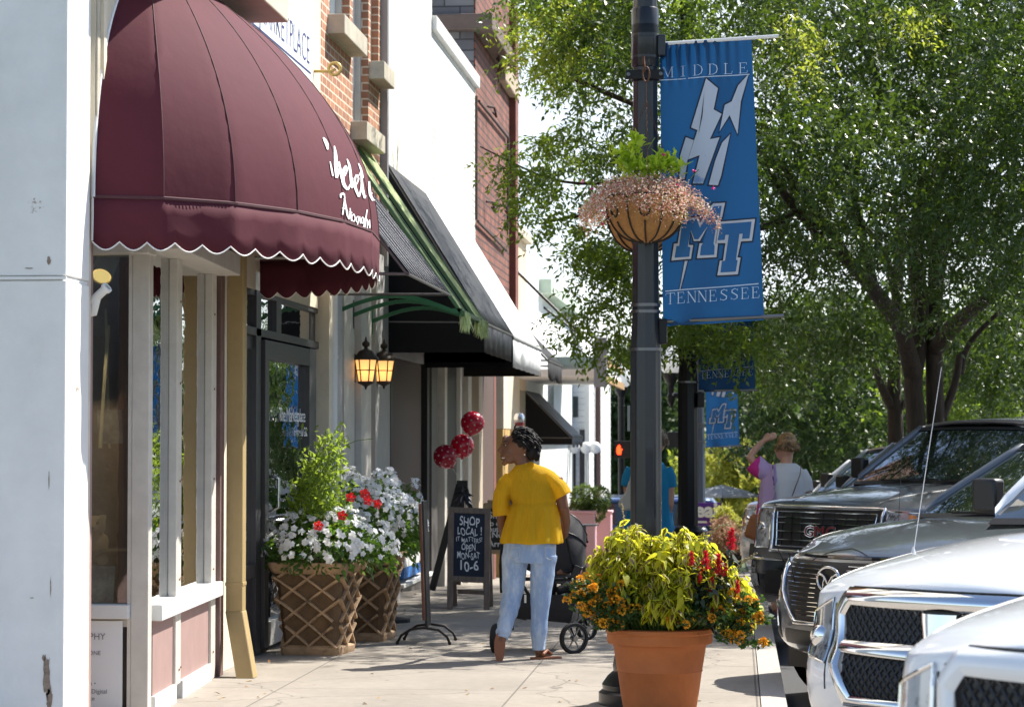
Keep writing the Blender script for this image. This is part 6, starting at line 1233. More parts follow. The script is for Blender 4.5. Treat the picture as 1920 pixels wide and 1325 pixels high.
bush('bush', 'bright yellow-green bush left of the woman in pink', [(1320, 860), (1350, 842), (1400, 860), (1425, 900), (1425, 950), (1320, 960)], 120, 62, YB, 50, (.14, .2), 2.5, 'bushes down the street')
bush('bush', 'low pinkish and yellow planting beside the purple sign', [(1345, 985), (1358, 972), (1372, 980), (1378, 1005), (1372, 1025), (1345, 1025)], 34, 34.5, PB, 52, (.04, .07), .5, 'bushes down the street', sz=.4)
bush('bush', 'pale yellow shrub behind the purple sign', [(1352, 962), (1358, 950), (1370, 960), (1374, 980), (1352, 982)], 18, 35.6, YB, 54, (.04, .07), .4, 'bushes down the street', sz=.4)
bush('bush', 'green shrubs behind the far parked cars', [(1270, 880), (1300, 850), (1330, 880), (1330, 960), (1265, 960)], 60, 66, ELMY, 55, (.14, .2), 2.5, 'bushes down the street')
# tree line closing the view
rg = random.Random(77); cl = []
for k in range(620):
    x = rg.uniform(-30, 75); y = rg.uniform(115, 150); h = (5.5+2.5*sin(x*.3)+1.5*sin(x*.9)); cl.append((x, y, -2+rg.uniform(0, max(1, h)), rg.uniform(2.5, 4)))
P, A, Lr, tw = sprays(cl, 3.2, 60, (.6, 1.0), 1.1, 0); v, q = leaf_quads(P, A, Lr, Lr*.3, jitter=1); lv = Leaves(); lv.add(v, q); o = lv.build('far_wood', M('far_leaf', (.035, .06, .02), .7, col2=(.06, .09, .03), transl=((.10, .16, .04), .2))); tag(o, 'distant wood closing the street beyond the crossing', 'wood', kind='stuff')
# wood across the lot on the right, out past the street (reflected in the cars too)
for k, (x, y, r, h) in enumerate(((34, 42, 4.5, 9), (36, 22, 4, 8), (33, 8, 4.5, 9))):
    t = thing('lot_tree', ['broad tree across the street on the far right', 'tree opposite the parked cars across the street', 'tree across the street nearest the camera'][k], 'tree', (x, y, -.2), group='trees across the street'); mb = MB(); limb(mb, [(x, y, -.2), (x+.2, y, 2), (x, y+.3, h*.7)], .28, .1); mb.build('trunk', BARK, t)
    rr = random.Random(k); cc = []
    while len(cc) < 150:
        a, b, c_ = rr.uniform(-1, 1), rr.uniform(-1, 1), rr.uniform(-1, 1)
        if a*a+b*b+c_*c_ < 1: cc.append((x+a*r, y+b*r, h*.62+c_*h*.38, rr.uniform(1.5, 2.6)))
    crown('crown', cc, 4, 70+k, ELM2, t, L=(.25, .4), spread=.6)
print('LEAVES', n1, n2)
# far pale buildings seen through gaps
t = thing('far_building', 'pale building glimpsed under the trees beyond the signal arm', 'building', (3, 100, -2)); a = at(1395, 800, 100); b = at(1650, 800, 100); mb = MB(); mb.box(a.x, b.x, 100, 106, -2.2, at(0, 772, 100).z); mb.build('wall', M('far_wall', (.55, .55, .55), .8), t); mb = MB()
for k in range(6): mb.box(a.x+.6+k*.95, a.x+1.1+k*.95, 99.95, 100.05, .3, 1.4)
mb.build('window_strip', M('dark_pane', (.05, .06, .09), .2), t)
# ================================================================== cars parked at an angle, noses to the kerb
def paint(name, col, metal=.0, rough=.32): return M(name, col, rough, metal=metal, coat=1)
CGL = M('car_glass', (.008, .012, .012), .03, spec=1, coat=1); CHR = M('chrome', (.75, .76, .78), .08, metal=1); RUB = M('tyre_rubber', (.015, .015, .016), .8, bump=.3); PLB = M('black_plastic', (.010, .010, .011), .45)
RIM = M('alloy_rim', (.45, .45, .47), .3, metal=1); LENS = M('lamp_lens', (.42, .44, .46), .08, metal=.3, coat=1, noise2=((.10, .10, .11), 14, .5, .6)); AMB = M('amber_lens', (.7, .22, .03), .2, coat=1); SATIN = M('satin_metal', (.40, .41, .42), .28, metal=1)
HEAD = Vector((-.74, -.673)); RZ = math.atan2(HEAD.y, HEAD.x)
class Car:
    def __init__(s, name, label, X, Y, p, rz=RZ):
        s.p = p; s.t = thing(name, label, p.get('cat', 'pickup truck'), (X, Y, gz(Y)-.15), rz, group='vehicles parked nose to the kerb'); s.body()
    def part(s, mb, name, mat, parent=None, **k): return mb.build(name, mat, parent or s.t, local=True, **k)
    def body(s):
        p = s.p; st = p['stations']; fr = p['front']; J = np.array([-1, -.8, -.5, -.17, .17, .5, .8, 1]); V = []; Fc = []; idx = {}
        def vid(P):
            k = tuple(round(c, 5) for c in P)
            if k not in idx: idx[k] = len(V); V.append(Vector(P))
            return idx[k]
        w0 = st[0][1]; bow = p['bow']; K = len(fr); zb = fr[0][0]
        def front(k, j): z_, x_, wf, bw = fr[k]; return (x_-bow*bw*abs(j)**2.4, j*w0*wf, z_+(-p.get('drop', .03)*j*j if k == K-1 else 0))
        def top(i, j):
            if i == 0: return front(K-1, j)
            x_, w_, ze, zc = st[i][:4]; return (x_-bow*max(0, 1-i/2.5)*abs(j)**2.4*.7, j*w_, ze+(zc-ze)*(1-abs(j)**p.get('pw', 2.5)))
        def side(i, k, s_):
            if i == 0: return front(k, s_)
            x_, w_, ze, zc = st[i][:4]; f = (fr[k][0]-zb)/(fr[K-1][0]-zb); z0 = zb if i < 2 else zb
            T = top(i, s_); y = s_*(w_-(0 if .25 < f < .93 else (.02 if f >= .93 else .04)))
            return (T[0], y if k < K-1 else T[1], z0+(ze-z0)*f if k < K-1 else T[2])
        for k in range(K-1):
            for a, b in zip(J[:-1], J[1:]): Fc.append([vid(front(k, a)), vid(front(k, b)), vid(front(k+1, b)), vid(front(k+1, a))])
        for i in range(len(st)-1):
            for a, b in zip(J[:-1], J[1:]): Fc.append([vid(top(i, a)), vid(top(i, b)), vid(top(i+1, b)), vid(top(i+1, a))])
            for s_ in (-1, 1):
                for k in range(K-1): q = [vid(side(i, k, s_)), vid(side(i+1, k, s_)), vid(side(i+1, k+1, s_)), vid(side(i, k+1, s_))]; Fc.append(q)
        n = len(st)-1; L_ = [vid(side(n, k, -1)) for k in range(K)]+[vid(top(n, j)) for j in J[1:-1]]+[vid(side(n, k, 1)) for k in reversed(range(K))]; Fc.append(L_)
        mb = MB(); mb.v = V; mb.f = [tuple(f) for f in Fc if len(set(f)) == len(f)]
        o = s.part(mb, 'body', p['paint'], sub=2, recalc=True); s.bodyo = o
        dg = bpy.context.evaluated_depsgraph_get(); dg.update(); me = bpy.data.meshes.new_from_object(o.evaluated_get(dg)); s.bvh = BVHTree.FromPolygons([v.co.copy() for v in me.vertices], [tuple(f.vertices) for f in me.polygons]); bpy.data.meshes.remove(me)
        mb = MB(); L = -st[-1][0]; mb.box(-L+.1, -.35, -w0*.8, w0*.8, .22, zb+.25); s.part(mb, 'underbody', PLB)
        for wx in p['wheels']:
            for s_ in (-1, 1):
                wr = p.get('wr', .39); wy = s_*(st[3][1]-.13); c = Vector((wx, wy, wr))
                wo = MB(); wo.lathe([(wr*.62, -.13), (wr*.92, -.13), (wr, -.10), (wr, .10), (wr*.92, .13), (wr*.62, .13), (wr*.6, 0)], c, 36, cap=False, ax=(0, 1, 0)); wh = s.part(wo, 'wheel', RUB, smooth=40)
                r = MB(); r.lathe([(wr*.62, .11*s_), (wr*.56, .06*s_), (wr*.5, .04*s_), (.001, .04*s_)], c, 30, ax=(0, 1, 0), cap=False)
                for k in range(5):
                    a = k*2*pi/5; d = Vector((cos(a), 0, sin(a))); r.bar(c+Vector((0, s_*.07, 0)), c+d*wr*.6+Vector((0, s_*.08, 0)), .05, .03, up=(0, 1, 0))
                s.part(r, 'rim', RIM, wh)
                a_ = MB(); a_.lathe([(wr*1.17, s_*.135), (0, s_*.135)], c+Vector((0, 0, .02)), 36, ax=(0, 1, 0), cap=False); s.part(a_, 'wheel_arch', PLB)
    def fp(s, y, z_, off=.0):
        h = s.bvh.ray_cast(Vector((1.5, y, z_)), Vector((-1, 0, 0)))
        return (h[0] if h[0] else Vector((-.2, y, z_)))+Vector((off, 0, 0))
    def tp(s, x, y, off=0):
        h = s.bvh.ray_cast(Vector((x, y, 3)), Vector((0, 0, -1))); return (h[0] if h[0] else Vector((x, y, 1)))+Vector((0, 0, off))
    def patch(s, name, mat, quad, off, nu=14, nv=6, th=0, parent=None):
        """quad: lower-left, lower-right, upper-right, upper-left in (y,z); laid on the front skin"""
        def f(u, v):
            a = [quad[0][k]*(1-u)+quad[1][k]*u for k in (0, 1)]; b = [quad[3][k]*(1-u)+quad[2][k]*u for k in (0, 1)]; return s.fp(a[0]*(1-v)+b[0]*v, a[1]*(1-v)+b[1]*v, off)
        mb = MB(); mb.grid(f, nu, nv); return s.part(mb, name, mat, parent, smooth=True, **({'solid': th} if th else {}))
    def strip(s, mb, pts, off, h, d, closed=False, n=6):
        """bar following the front skin through (y,z) points"""
        P = []; k = len(pts)
        for i in range(k if closed else k-1):
            a, b = pts[i], pts[(i+1) % k]; m = max(2, int(math.hypot(b[0]-a[0], b[1]-a[1])/.06))
            for j in range(m): f = j/m; P.append(s.fp(a[0]*(1-f)+b[0]*f, a[1]*(1-f)+b[1]*f, off))
        if not closed: P.append(s.fp(*pts[-1], off))
        mb.tube(P, [(h, d)]*len(P) if h != d else h, n, closed=closed)
    def cabin(s, xb, xt, xr, xe, zb, zr, wb, wt, glassmat=None, rails=False, fin=True, mirrors=PLB, zside=None):
        p = s.p; gm = glassmat or CGL; c = p['paint']
        def ws(u, v):  # windshield surface
            y = (-1+2*u)*(wb*(1-v)+wt*v)*.97; x = xb+(xt-xb)*v-.13*(1-v*.4)*abs(-1+2*u)**2.2; return Vector((x, y, zb+(zr-.03-zb)*(v**.94)-.015*abs(-1+2*u)**2))
        mb = MB(); mb.grid(ws, 16, 8); g = s.part(mb, 'windshield', gm, smooth=True)
        mb = MB(); mb.grid(lambda u, v: ws(u, v*.05)+Vector((.004, 0, .004)), 16, 1); mb.grid(lambda u, v: ws(u, .95+v*.05)+Vector((.004, 0, .004)), 16, 1); s.part(mb, 'glass_band', PLB, g)
        mb = MB(); q = ws(.55, .86)+Vector((-.10, 0, -.05)); mb.box(-.02, .02, -.12, .12, -.035, .035, None if False else Matrix.Identity(3), q); s.part(mb, 'mirror', PLB)
        mb = MB(); mb.bar(ws(.25, .03)+Vector((.02, 0, .02)), ws(.62, .05)+Vector((.02, 0, .02)), .02, .015); mb.bar(ws(.62, .03)+Vector((.02, 0, .015)), ws(.92, .09)+Vector((.02, 0, .02)), .02, .015); s.part(mb, 'wiper', PLB)
        def rf(u, v): y = -1+2*u; x = xt+(xr-xt)*v; return Vector((x-.13*.6*abs(y)**2.2*(1-v), y*wt*(1+.02*sin(pi*v)), zr-.045*abs(y)**3+.05*sin(pi*min(1, v*.8+.1))*(1-y*y)))
        mb = MB(); mb.grid(rf, 14, 10); mb.grid(lambda u, v: rf(u, 1).lerp(Vector((xe, (-1+2*u)*wb, zb)), v), 14, 4); s.part(mb, 'roof', c, smooth=True, solid=.03)
        for s_ in (-1, 1):
            mb = MB(); pts = [ws((1+s_)/2, v) for v in np.linspace(-.04, 1, 9)]; pts = [q+Vector((-.01, s_*.02, 0)) for q in pts]; pts += [rf((1+s_)/2, v)+Vector((0, 0, -.01)) for v in np.linspace(.05, 1, 8)]; pts += [Vector((xe, s_*wb, zb))]
            mb.tube(pts, .035, 8); s.part(mb, 'pillar', c, smooth=True)
            mb = MB(); a = ws((1+s_)/2, 0); b = ws((1+s_)/2, 1); mb.add([(a.x, s_*wb*.985, zb-.04), (b.x, s_*wt*.985, zr-.07), (xr, s_*wt*.985, zr-.07), (xe, s_*wb*.985, zb-.04)], [(0, 1, 2, 3)]); g = s.part(mb, 'side_window', gm)
            mb = MB()
            for f in (.36, .70): xx = b.x+(xr-b.x)*f; mb.bar((xx-.02, s_*(wt+.0), zr-.07), (xx+.08, s_*(wb+.0), zb-.04), .07, .02); 
            s.part(mb, 'door_pillar', PLB, g)
            if mirrors:
                mx_ = xb-.42; mb = MB(); hm_ = .07 if p.get('cat') != 'pickup truck' else .09; yy = sorted((s_*(wb+.09), s_*(wb+.24))); mb.box(mx_-.05, mx_+.05, yy[0], yy[1], zb+.13-hm_, zb+.13+hm_); mb.bar((mx_-.05, s_*wb, zb+.02), (mx_-.02, s_*(wb+.12), zb+.06), .06, .04); s.part(mb, 'side_mirror', mirrors, bevel=.04, smooth=60)
            if rails:
                mb = MB(); mb.tube([rf((1+s_*.86)/2, v)+Vector((0, 0, .06 if 0 < v < 1 else 0)) for v in (0.04, .1, .5, .9, .96)], .016, 8); s.part(mb, 'roof_rail', SATIN, smooth=True)
        if fin: q = rf(.5, .35); mb = MB(); mb.extr([q+Vector((-.16, .02, -.01)), q+Vector((.12, .02, -.01)), q+Vector((-.12, .02, .09))], (0, -.035, 0)); s.part(mb, 'roof_antenna', PLB, bevel=.01)
    def seam(s, pts, top=True):
        mb = MB(); P = []
        for a, b in zip(pts[:-1], pts[1:]):
            for f in np.linspace(0, 1, 12): P.append(s.tp(a[0]*(1-f)+b[0]*f, a[1]*(1-f)+b[1]*f, .001) if top else s.fp(a[0]*(1-f)+b[0]*f, a[1]*(1-f)+b[1]*f, .001))
        mb.tube(P, .004, 4); s.part(mb, 'panel_seam', PLB)
def lamp(c, s_, q, name='headlight', amber=None, inner=True):
    qq = [(a*s_, b) for a, b in q]; qq = qq if s_ > 0 else [qq[1], qq[0], qq[3], qq[2]]
    h = c.patch(name, LENS, qq, .006, 10, 6)
    mb = MB(); c.strip(mb, qq, .008, .007, .007, closed=True); c.part(mb, 'bezel', CHR, h)
    if inner:
        ym = (q[0][0]+q[1][0])/2*s_; zm = (q[0][1]+q[2][1])/2; P = c.fp(ym, zm, .008); m = MB(); m.lathe([(.055, 0), (.05, .01), (.02, .018), (.001, .02)], P, 18, cap=False, ax=(1, 0, 0)); c.part(m, 'projector', CHR, h, smooth=True)
    if amber: aq = [(a*s_, b) for a, b in amber]; aq = aq if s_ > 0 else [aq[1], aq[0], aq[3], aq[2]]; c.patch('indicator', AMB, aq, .010, 4, 4, parent=h)
    return h
def truck(name, label, X, Y, pnt, zh=1.22, W_=1.0, L=5.7, **k):
    p = dict(paint=pnt, bow=k.get('bow', .12), drop=k.get('drop', .02), pw=k.get('pw', 3), cat='pickup truck', wheels=(-.98, -L+1.15), wr=.40,
        front=[(.38, -.10, .96, 1), (.44, -.01, 1, 1), (.60, .04, 1.0, 1), (.74, .03, 1, 1), (.80, -.03, .99, 1), (zh-.24, -.05, .985, 1), (zh-.08, -.06, .975, 1), (zh, -.10, .955, 1)],
        stations=k.get('st') or [(0, W_*.96, 0, 0), (-.28, W_*.985, zh+.01, zh+.05), (-.7, W_, zh+.03, zh+.11), (-1.25, W_, zh+.06, zh+.17), (-1.45, W_, zh+.07, zh+.16), (-2.5, W_, zh+.08, zh+.12), (-3.9, W_, zh+.08, zh+.10), (-L, W_*.98, zh+.06, zh+.07)])
    return Car(name, label, X, Y, p, k.get('rz', RZ))
# ---- grey pickup with red letters
GREYC = paint('grey_car_paint', (.13, .135, .15), .5)
c = truck('parked_pickup', 'dark grey pickup with red letters on its black and chrome grille', .66, 19.9, GREYC)
c.patch('grille', PLB, [(-.58, .84), (.58, .84), (.60, 1.17), (-.60, 1.17)], .006, 16, 6)
mb = MB(); c.strip(mb, [(-.61, .82), (.61, .82), (.635, 1.185), (-.635, 1.185)], .018, .016, .022, True); c.part(mb, 'grille_surround', CHR, smooth=True)
mb = MB(); c.strip(mb, [(-.555, .86), (.555, .86), (.575, 1.145), (-.575, 1.145)], .014, .007, .007, True); c.part(mb, 'grille_inner_frame', CHR)
mb = MB()
for z_ in (.915, .985, 1.055, 1.10): c.strip(mb, [(-.56, z_), (.56, z_)], .018, .006, .010)
c.part(mb, 'grille_bar', CHR)
mb = MB(); 
for y in np.linspace(-.5, .5, 9): c.strip(mb, [(y, .87), (y, 1.14)], .010, .004, .004)
c.part(mb, 'grille_mesh', PLB)
def carved(c, txt, size, z0, off, mat, bold, name, sx=1.2):
    vs2, fs = text2d(txt, size=size, bold=bold, sx=sx, res=2); xm = (max(v[0] for v in vs2)+min(v[0] for v in vs2))/2; mb = MB(); mb.add([c.fp(a-xm, z0+b, off) for a, b in vs2], fs); c.part(mb, name, mat)
carved(c, 'GMC', .125, .95, .034, CHR, .006, 'letter_edge', 1.32); carved(c, 'GMC', .125, .95, .038, M('letter_red', (.22, .012, .012), .35, coat=.5), .0, 'letters', 1.32)
for s_ in (-1, 1): lamp(c, s_, [(.67, .84), (.93, .83), (.92, 1.16), (.67, 1.17)], amber=[(.86, .98), (.93, .98), (.92, 1.14), (.86, 1.15)]); 
mb = MB(); c.strip(mb, [(-.95, .745), (.95, .745)], .01, .012, .02); c.part(mb, 'bumper_trim', CHR); c.patch('lower_grille', PLB, [(-.7, .46), (.7, .46), (.62, .66), (-.62, .66)], .008)
for s_ in (-1, 1): c.patch('fog_lamp', LENS, [(s_*.84-.08, .52), (s_*.84+.08, .52), (s_*.84+.08, .62), (s_*.84-.08, .62)], .01, 4, 4)
c.patch('bumper_skin', M('dark_chrome', (.12, .12, .13), .12, metal=1), [(-.97, .44), (.97, .44), (.97, .73), (-.97, .73)], .004, 20, 6)
c.seam([(-.16, -.93), (-1.35, -.93)]); c.seam([(-.16, .93), (-1.35, .93)]); c.seam([(-.2, -.5), (-1.3, -.62)]); c.seam([(-.2, .5), (-1.3, .62)])
c.cabin(-1.16, -1.90, -3.75, -3.95, 1.36, 1.88, .92, .74)
# ---- silver SUV beyond it
c = Car('parked_suv', 'silver sport utility vehicle with roof rails beyond the grey pickup', .70, 24.6, dict(paint=paint('silver_car_paint', (.42, .43, .45), .7), bow=.2, cat='car', wheels=(-.95, -3.8), wr=.36,
    front=[(.34, -.08, .95, 1), (.42, 0, 1, 1), (.6, .02, 1, 1), (.76, -.02, .99, 1), (.95, -.10, .96, 1), (1.04, -.2, .92, 1)], stations=[(0, .92, 0, 0), (-.45, .94, 1.05, 1.12), (-.9, .95, 1.10, 1.18), (-1.2, .95, 1.13, 1.2), (-2.4, .95, 1.14, 1.18), (-4.7, .92, 1.12, 1.14)]))
c.patch('grille', PLB, [(-.4, .7), (.4, .7), (.42, .92), (-.42, .92)], .008); [lamp(c, s_, [(.5, .74), (.84, .76), (.80, .92), (.5, .92)]) for s_ in (-1, 1)]
c.cabin(-1.1, -1.85, -4.3, -4.6, 1.16, 1.72, .84, .66, rails=True, mirrors=PLB)
# ---- dark crossover with winged emblem
c = Car('parked_crossover', 'dark grey crossover with round emblem and slim chrome grille bars', .60, 15.7, dict(paint=paint('graphite_car_paint', (.09, .10, .115), .35, .30), bow=.46, cat='car', wheels=(-1.0, -3.9), wr=.38, drop=.05,
    front=[(.34, -.10, .94, .85), (.42, 0, 1, .9), (.56, .02, 1.0, 1), (.72, .03, 1, 1), (.90, -.02, .98, 1.05), (1.0, -.10, .95, 1.1), (1.045, -.19, .92, 1.1)], stations=[(0, .95, 0, 0), (-.5, .96, 1.05, 1.13), (-.95, .975, 1.10, 1.20), (-1.35, .98, 1.13, 1.23), (-2.6, .98, 1.15, 1.2), (-5.0, .95, 1.1, 1.12)]))
c.patch('grille', PLB, [(-.36, .57), (.36, .57), (.64, .955), (-.64, .955)], .006, 20, 8)
mb = MB(); c.strip(mb, [(-.66, .95), (-.56, .74), (-.36, .555), (.36, .555), (.56, .74), (.66, .95)], .020, .014, .020); c.part(mb, 'grille_surround', CHR, smooth=True)
mb = MB(); c.strip(mb, [(-.80, .985), (.80, .985)], .006, .014, .01); c.part(mb, 'bonnet_lip', M('dark_chrome', (.12, .12, .13), .12, metal=1))
mb = MB()
for i, z_ in enumerate((.92, .86, .80, .74, .68, .62)):
    w_ = .60-.30*((.95-z_)/.36)**1.1
    for s_ in (-1, 1):
        a, b = s_*(.12 if z_ > .7 else .0), s_*w_; c.strip(mb, [(a, z_+.013), (b, z_+.013)], .022, .0035, .006); c.strip(mb, [(a, z_-.013), (b, z_-.013)], .022, .0035, .006)
c.part(mb, 'grille_bar', CHR)
P = c.fp(0, .845, .035); mb = MB(); mb.tube([P+Vector((0, .100*cos(a), .080*sin(a))) for a in np.linspace(0, 2*pi, 33)[:-1]], .010, 8, closed=True)
mb.tube([P+Vector((.004, y, z_)) for y, z_ in ((-.105, .02), (-.07, .035), (-.035, .02), (0, -.03), (.035, .02), (.07, .035), (.105, .02))], .009, 6); mb.tube([P+Vector((.004, y, z_)) for y, z_ in ((-.05, -.075), (-.045, -.02), (-.035, .02))], .006, 6); mb.tube([P+Vector((.004, y, z_)) for y, z_ in ((.05, -.075), (.045, -.02), (.035, .02))], .006, 6); c.part(mb, 'emblem', CHR, smooth=True)
mb = MB(); mb.lathe([(.085, 0), (.001, 0)], P-Vector((.012, 0, 0)), 24, ax=(1, 0, 0), cap=False); c.part(mb, 'emblem_disc', PLB)
for s_ in (-1, 1):
    h = lamp(c, s_, [(.66, .80), (.90, .85), (.88, .93), (.66, .945)], inner=False)
    mb = MB(); c.strip(mb, [(s_*.70, .50), (s_*.74, .62), (s_*.86, .66)], .012, .008, .008); c.part(mb, 'bumper_trim', CHR); c.patch('side_intake', PLB, [(s_*.78-.1, .42), (s_*.78+.1, .42), (s_*.78+.09, .60), (s_*.78-.07, .60)], .006, 5, 5)
c.patch('lower_grille', PLB, [(-.6, .40), (.6, .40), (.55, .50), (-.55, .50)], .006)
c.seam([(-.05, -.5), (-.2, 0), (-.05, .5)]); c.seam([(-.35, -.86), (-1.3, -.90)]); c.seam([(-.35, .86), (-1.3, .90)])
c.cabin(-1.58, -2.5, -4.5, -4.9, 1.20, 1.73, .90, .66, fin=False, mirrors=None)
mb = MB(); q = c.tp(-1.25, -.60); mb.tube([q, q+Vector((-.05, .01, .85))], .0022, 5); c.part(mb, 'aerial', PLB)
# ---- white pickup with crossed chrome grille
WHC = paint('white_car_paint', (.86, .87, .89), 0, .35); HC = M('honeycomb', (.035, .036, .038), .4)
def white_truck(name, label, X, Y, rz, zh, near=False):
    c = truck(name, label, X, Y, WHC, zh=zh, rz=rz, bow=.22 if near else .28, drop=.13, pw=2.1, st=[(0, .93, 0, 0), (-.28, .955, zh-.07, zh+.05), (-.7, .985, zh-.01, zh+.12), (-1.25, 1, zh+.05, zh+.18), (-1.6, 1, zh+.09, zh+.20), (-2.5, 1, zh+.10, zh+.14), (-3.9, 1, zh+.10, zh+.12), (-5.7, .98, zh+.06, zh+.07)]); g0, g1 = .56, zh-.07; zc = (g0+g1)/2-.005
    c.patch('grille', PLB, [(-.52, g0+.01), (.52, g0+.01), (.62, g1-.04), (-.62, g1-.04)], .004, 20, 8)
    gs = MB(); out = [(-.53, g0-.02), (.53, g0-.02), (.645, g0+.17), (.67, g1-.09), (.60, g1+.01), (-.60, g1+.01), (-.67, g1-.09), (-.645, g0+.17)]; inn = [(-.47, g0+.03), (.47, g0+.03), (.565, g0+.16), (.59, g1-.12), (.55, g1-.068), (-.55, g1-.068), (-.59, g1-.12), (-.565, g0+.16)]
    n = 8
    for i in range(n):
        a, b, c1_, d1 = out[i], out[(i+1) % n], inn[(i+1) % n], inn[i]
        def f(u, v): lo = [a[k]*(1-u)+b[k]*u for k in (0, 1)]; hi = [d1[k]*(1-u)+c1_[k]*u for k in (0, 1)]; return c.fp(lo[0]*(1-v)+hi[0]*v, lo[1]*(1-v)+hi[1]*v, .012+.030*sin(pi*(.15+.7*v)))
        gs.grid(f, 10, 5)
    c.part(gs, 'grille_surround', CHR if not near else WHC, smooth=True, recalc=True)
    bars = MB()
    def wide(bars, y0, y1, z0, z1, z2, z3): bars.grid(lambda u, v: c.fp(y0*(1-u)+y1*u, (z0*(1-v)+z1*v)*(1-u)+(z2*(1-v)+z3*v)*u, .018+.022*sin(pi*(.1+.8*v))), 12, 6)
    wide(bars, -.59, -.06, zc-.026, zc+.026, zc-.034, zc+.034); wide(bars, .06, .59, zc-.034, zc+.034, zc-.026, zc+.026)
    bars.grid(lambda u, v: c.fp((-1+2*u)*(.075+.02*abs(2*v-1)), g0+.04+(g1-g0-.12)*v, .022+.03*sin(pi*(.1+.8*u))), 8, 14); c.part(bars, 'cross_bar', CHR if not near else PLB, smooth=True, recalc=True)
    hm = MB()
    for (ya, yb, za, zb_) in ((-.59, -.08, zc+.03, g1-.07), (.08, .59, zc+.03, g1-.07), (-.56, -.08, g0+.03, zc-.03), (.08, .56, g0+.03, zc-.03)):
        st_ = .046; y = ya-.3
        while y < yb+.05:
            for s_ in (-1, 1):
                pts = []; 
                for f in np.linspace(0, 1, 9):
                    z_ = za+(zb_-za)*f; yy = y+(zb_-za)*(f if s_ > 0 else 1-f)*.9
                    if ya < yy < yb: pts.append(c.fp(yy, z_, .008))
                if len(pts) > 1: hm.tube(pts, .0055, 4)
            y += st_
    c.part(hm, 'grille_mesh', HC)
    for s_ in (-1, 1):
        lamp(c, s_, [(.70, .72), (.925, .74), (.92, zh-.20), (.71, zh-.12)], amber=[(.88, .78), (.925, .78), (.92, .88), (.88, .88)])
        mb = MB(); c.strip(mb, [(s_*.69, .60), (s_*.69, zh-.14)], .002, .004, .004); c.part(mb, 'panel_gap', PLB)
    mb = MB(); c.strip(mb, [(-.66, zh-.12), (-.58, zh-.062), (-.3, zh-.055), (.3, zh-.055), (.58, zh-.062), (.66, zh-.12)], .001, .006, .006); c.part(mb, 'bonnet_gap', PLB); c.patch('lower_grille', PLB, [(-.5, .42), (.5, .42), (.48, .5), (-.48, .5)], .006)
    c.seam([(-.25, -.90), (-1.35, -.93)]); c.seam([(-.25, .90), (-1.35, .93)])
    c.cabin(-1.62, -2.35, -4.0, -4.2, zh+.19, zh+.74, .92, .74, fin=False)
    mb = MB(); q = c.tp(-1.05, -.86); mb.tube([q, q+Vector((-.22, .02, .92))], [.0024, .0014], 6); mb.lathe([(.012, 0), (.009, .015), (.003, .03)], q, 10); c.part(mb, 'aerial', M('aerial_white', (.6, .6, .6), .4)) if not near else None
    return c
white_truck('parked_pickup', 'white pickup with crossed chrome grille and black honeycomb mesh', .86, 10.75, math.atan2(-.77, -.64), 1.13)
white_truck('parked_pickup', 'white pickup nearest the camera, cut off by the right edge', .98, 6.5, math.atan2(-.75, -.66), 1.22, near=True)
# ---- vehicles far along the kerb
for k, (Y, pm, lab, zh) in enumerate(((29.2, paint('silver_car_paint', (.42, .43, .45), .7), 'silver pickup beyond the silver sport utility vehicle', 1.15), (34.0, paint('white_car_paint', (.74, .76, .80)), 'white pickup with dark chrome grille beside the far planting', 1.18), (39.0, paint('pale_car_paint', (.55, .56, .58), .5), 'pale pickup second from the far end of the parked row', 1.15), (44.0, WHC, 'small white pickup at the far end of the parked row', 1.1))):
    c = truck('parked_pickup', lab, .58, Y, pm, zh=zh, L=5.2); c.patch('grille', PLB, [(-.56, .8), (.56, .8), (.58, zh-.08), (-.58, zh-.08)], .006); mb = MB(); c.strip(mb, [(-.6, .78), (.6, .78), (.62, zh-.06), (-.62, zh-.06)], .016, .022, .018, True)
    for z_ in (.88, .97): c.strip(mb, [(-.57, z_), (.57, z_)], .016, .014, .012)
    c.part(mb, 'grille_bar', CHR); [lamp(c, s_, [(.66, .8), (.92, .8), (.9, zh-.08), (.66, zh-.07)], amber=[(.86, .85), (.92, .85), (.9, 1.0), (.86, 1.0)]) for s_ in (-1, 1)]; c.patch('lower_grille', PLB, [(-.7, .46), (.7, .46), (.62, .66), (-.62, .66)], .008)
    c.cabin(-1.32, -2.02, -3.6, -3.8, zh+.12, zh+.66, .90, .72)
# ---- blue car crossing at the side street
q = at(1180, 900, 50); c = Car('blue_car', 'blue car crossing the side street behind the woman with the tote bag', q.x-2.2, 50.0, dict(paint=paint('blue_car_paint', (.02, .06, .19), .3), bow=.2, cat='car', wheels=(-.95, -3.7), wr=.35,
    front=[(.34, -.08, .95, 1), (.42, 0, 1, 1), (.6, .02, 1, 1), (.76, -.02, .99, 1), (.95, -.10, .96, 1), (1.0, -.2, .92, 1)], stations=[(0, .9, 0, 0), (-.45, .92, 1.0, 1.06), (-.9, .93, 1.04, 1.1), (-1.2, .93, 1.06, 1.12), (-2.4, .93, 1.08, 1.1), (-4.6, .9, 1.05, 1.06)]), rz=pi)
c.t.pop('group') if 'group' in c.t else None; c.cabin(-1.0, -1.6, -3.9, -4.4, 1.08, 1.60, .84, .66, rails=True); [lamp(c, s_, [(.5, .74), (.84, .76), (.80, .9), (.5, .9)]) for s_ in (-1, 1)]
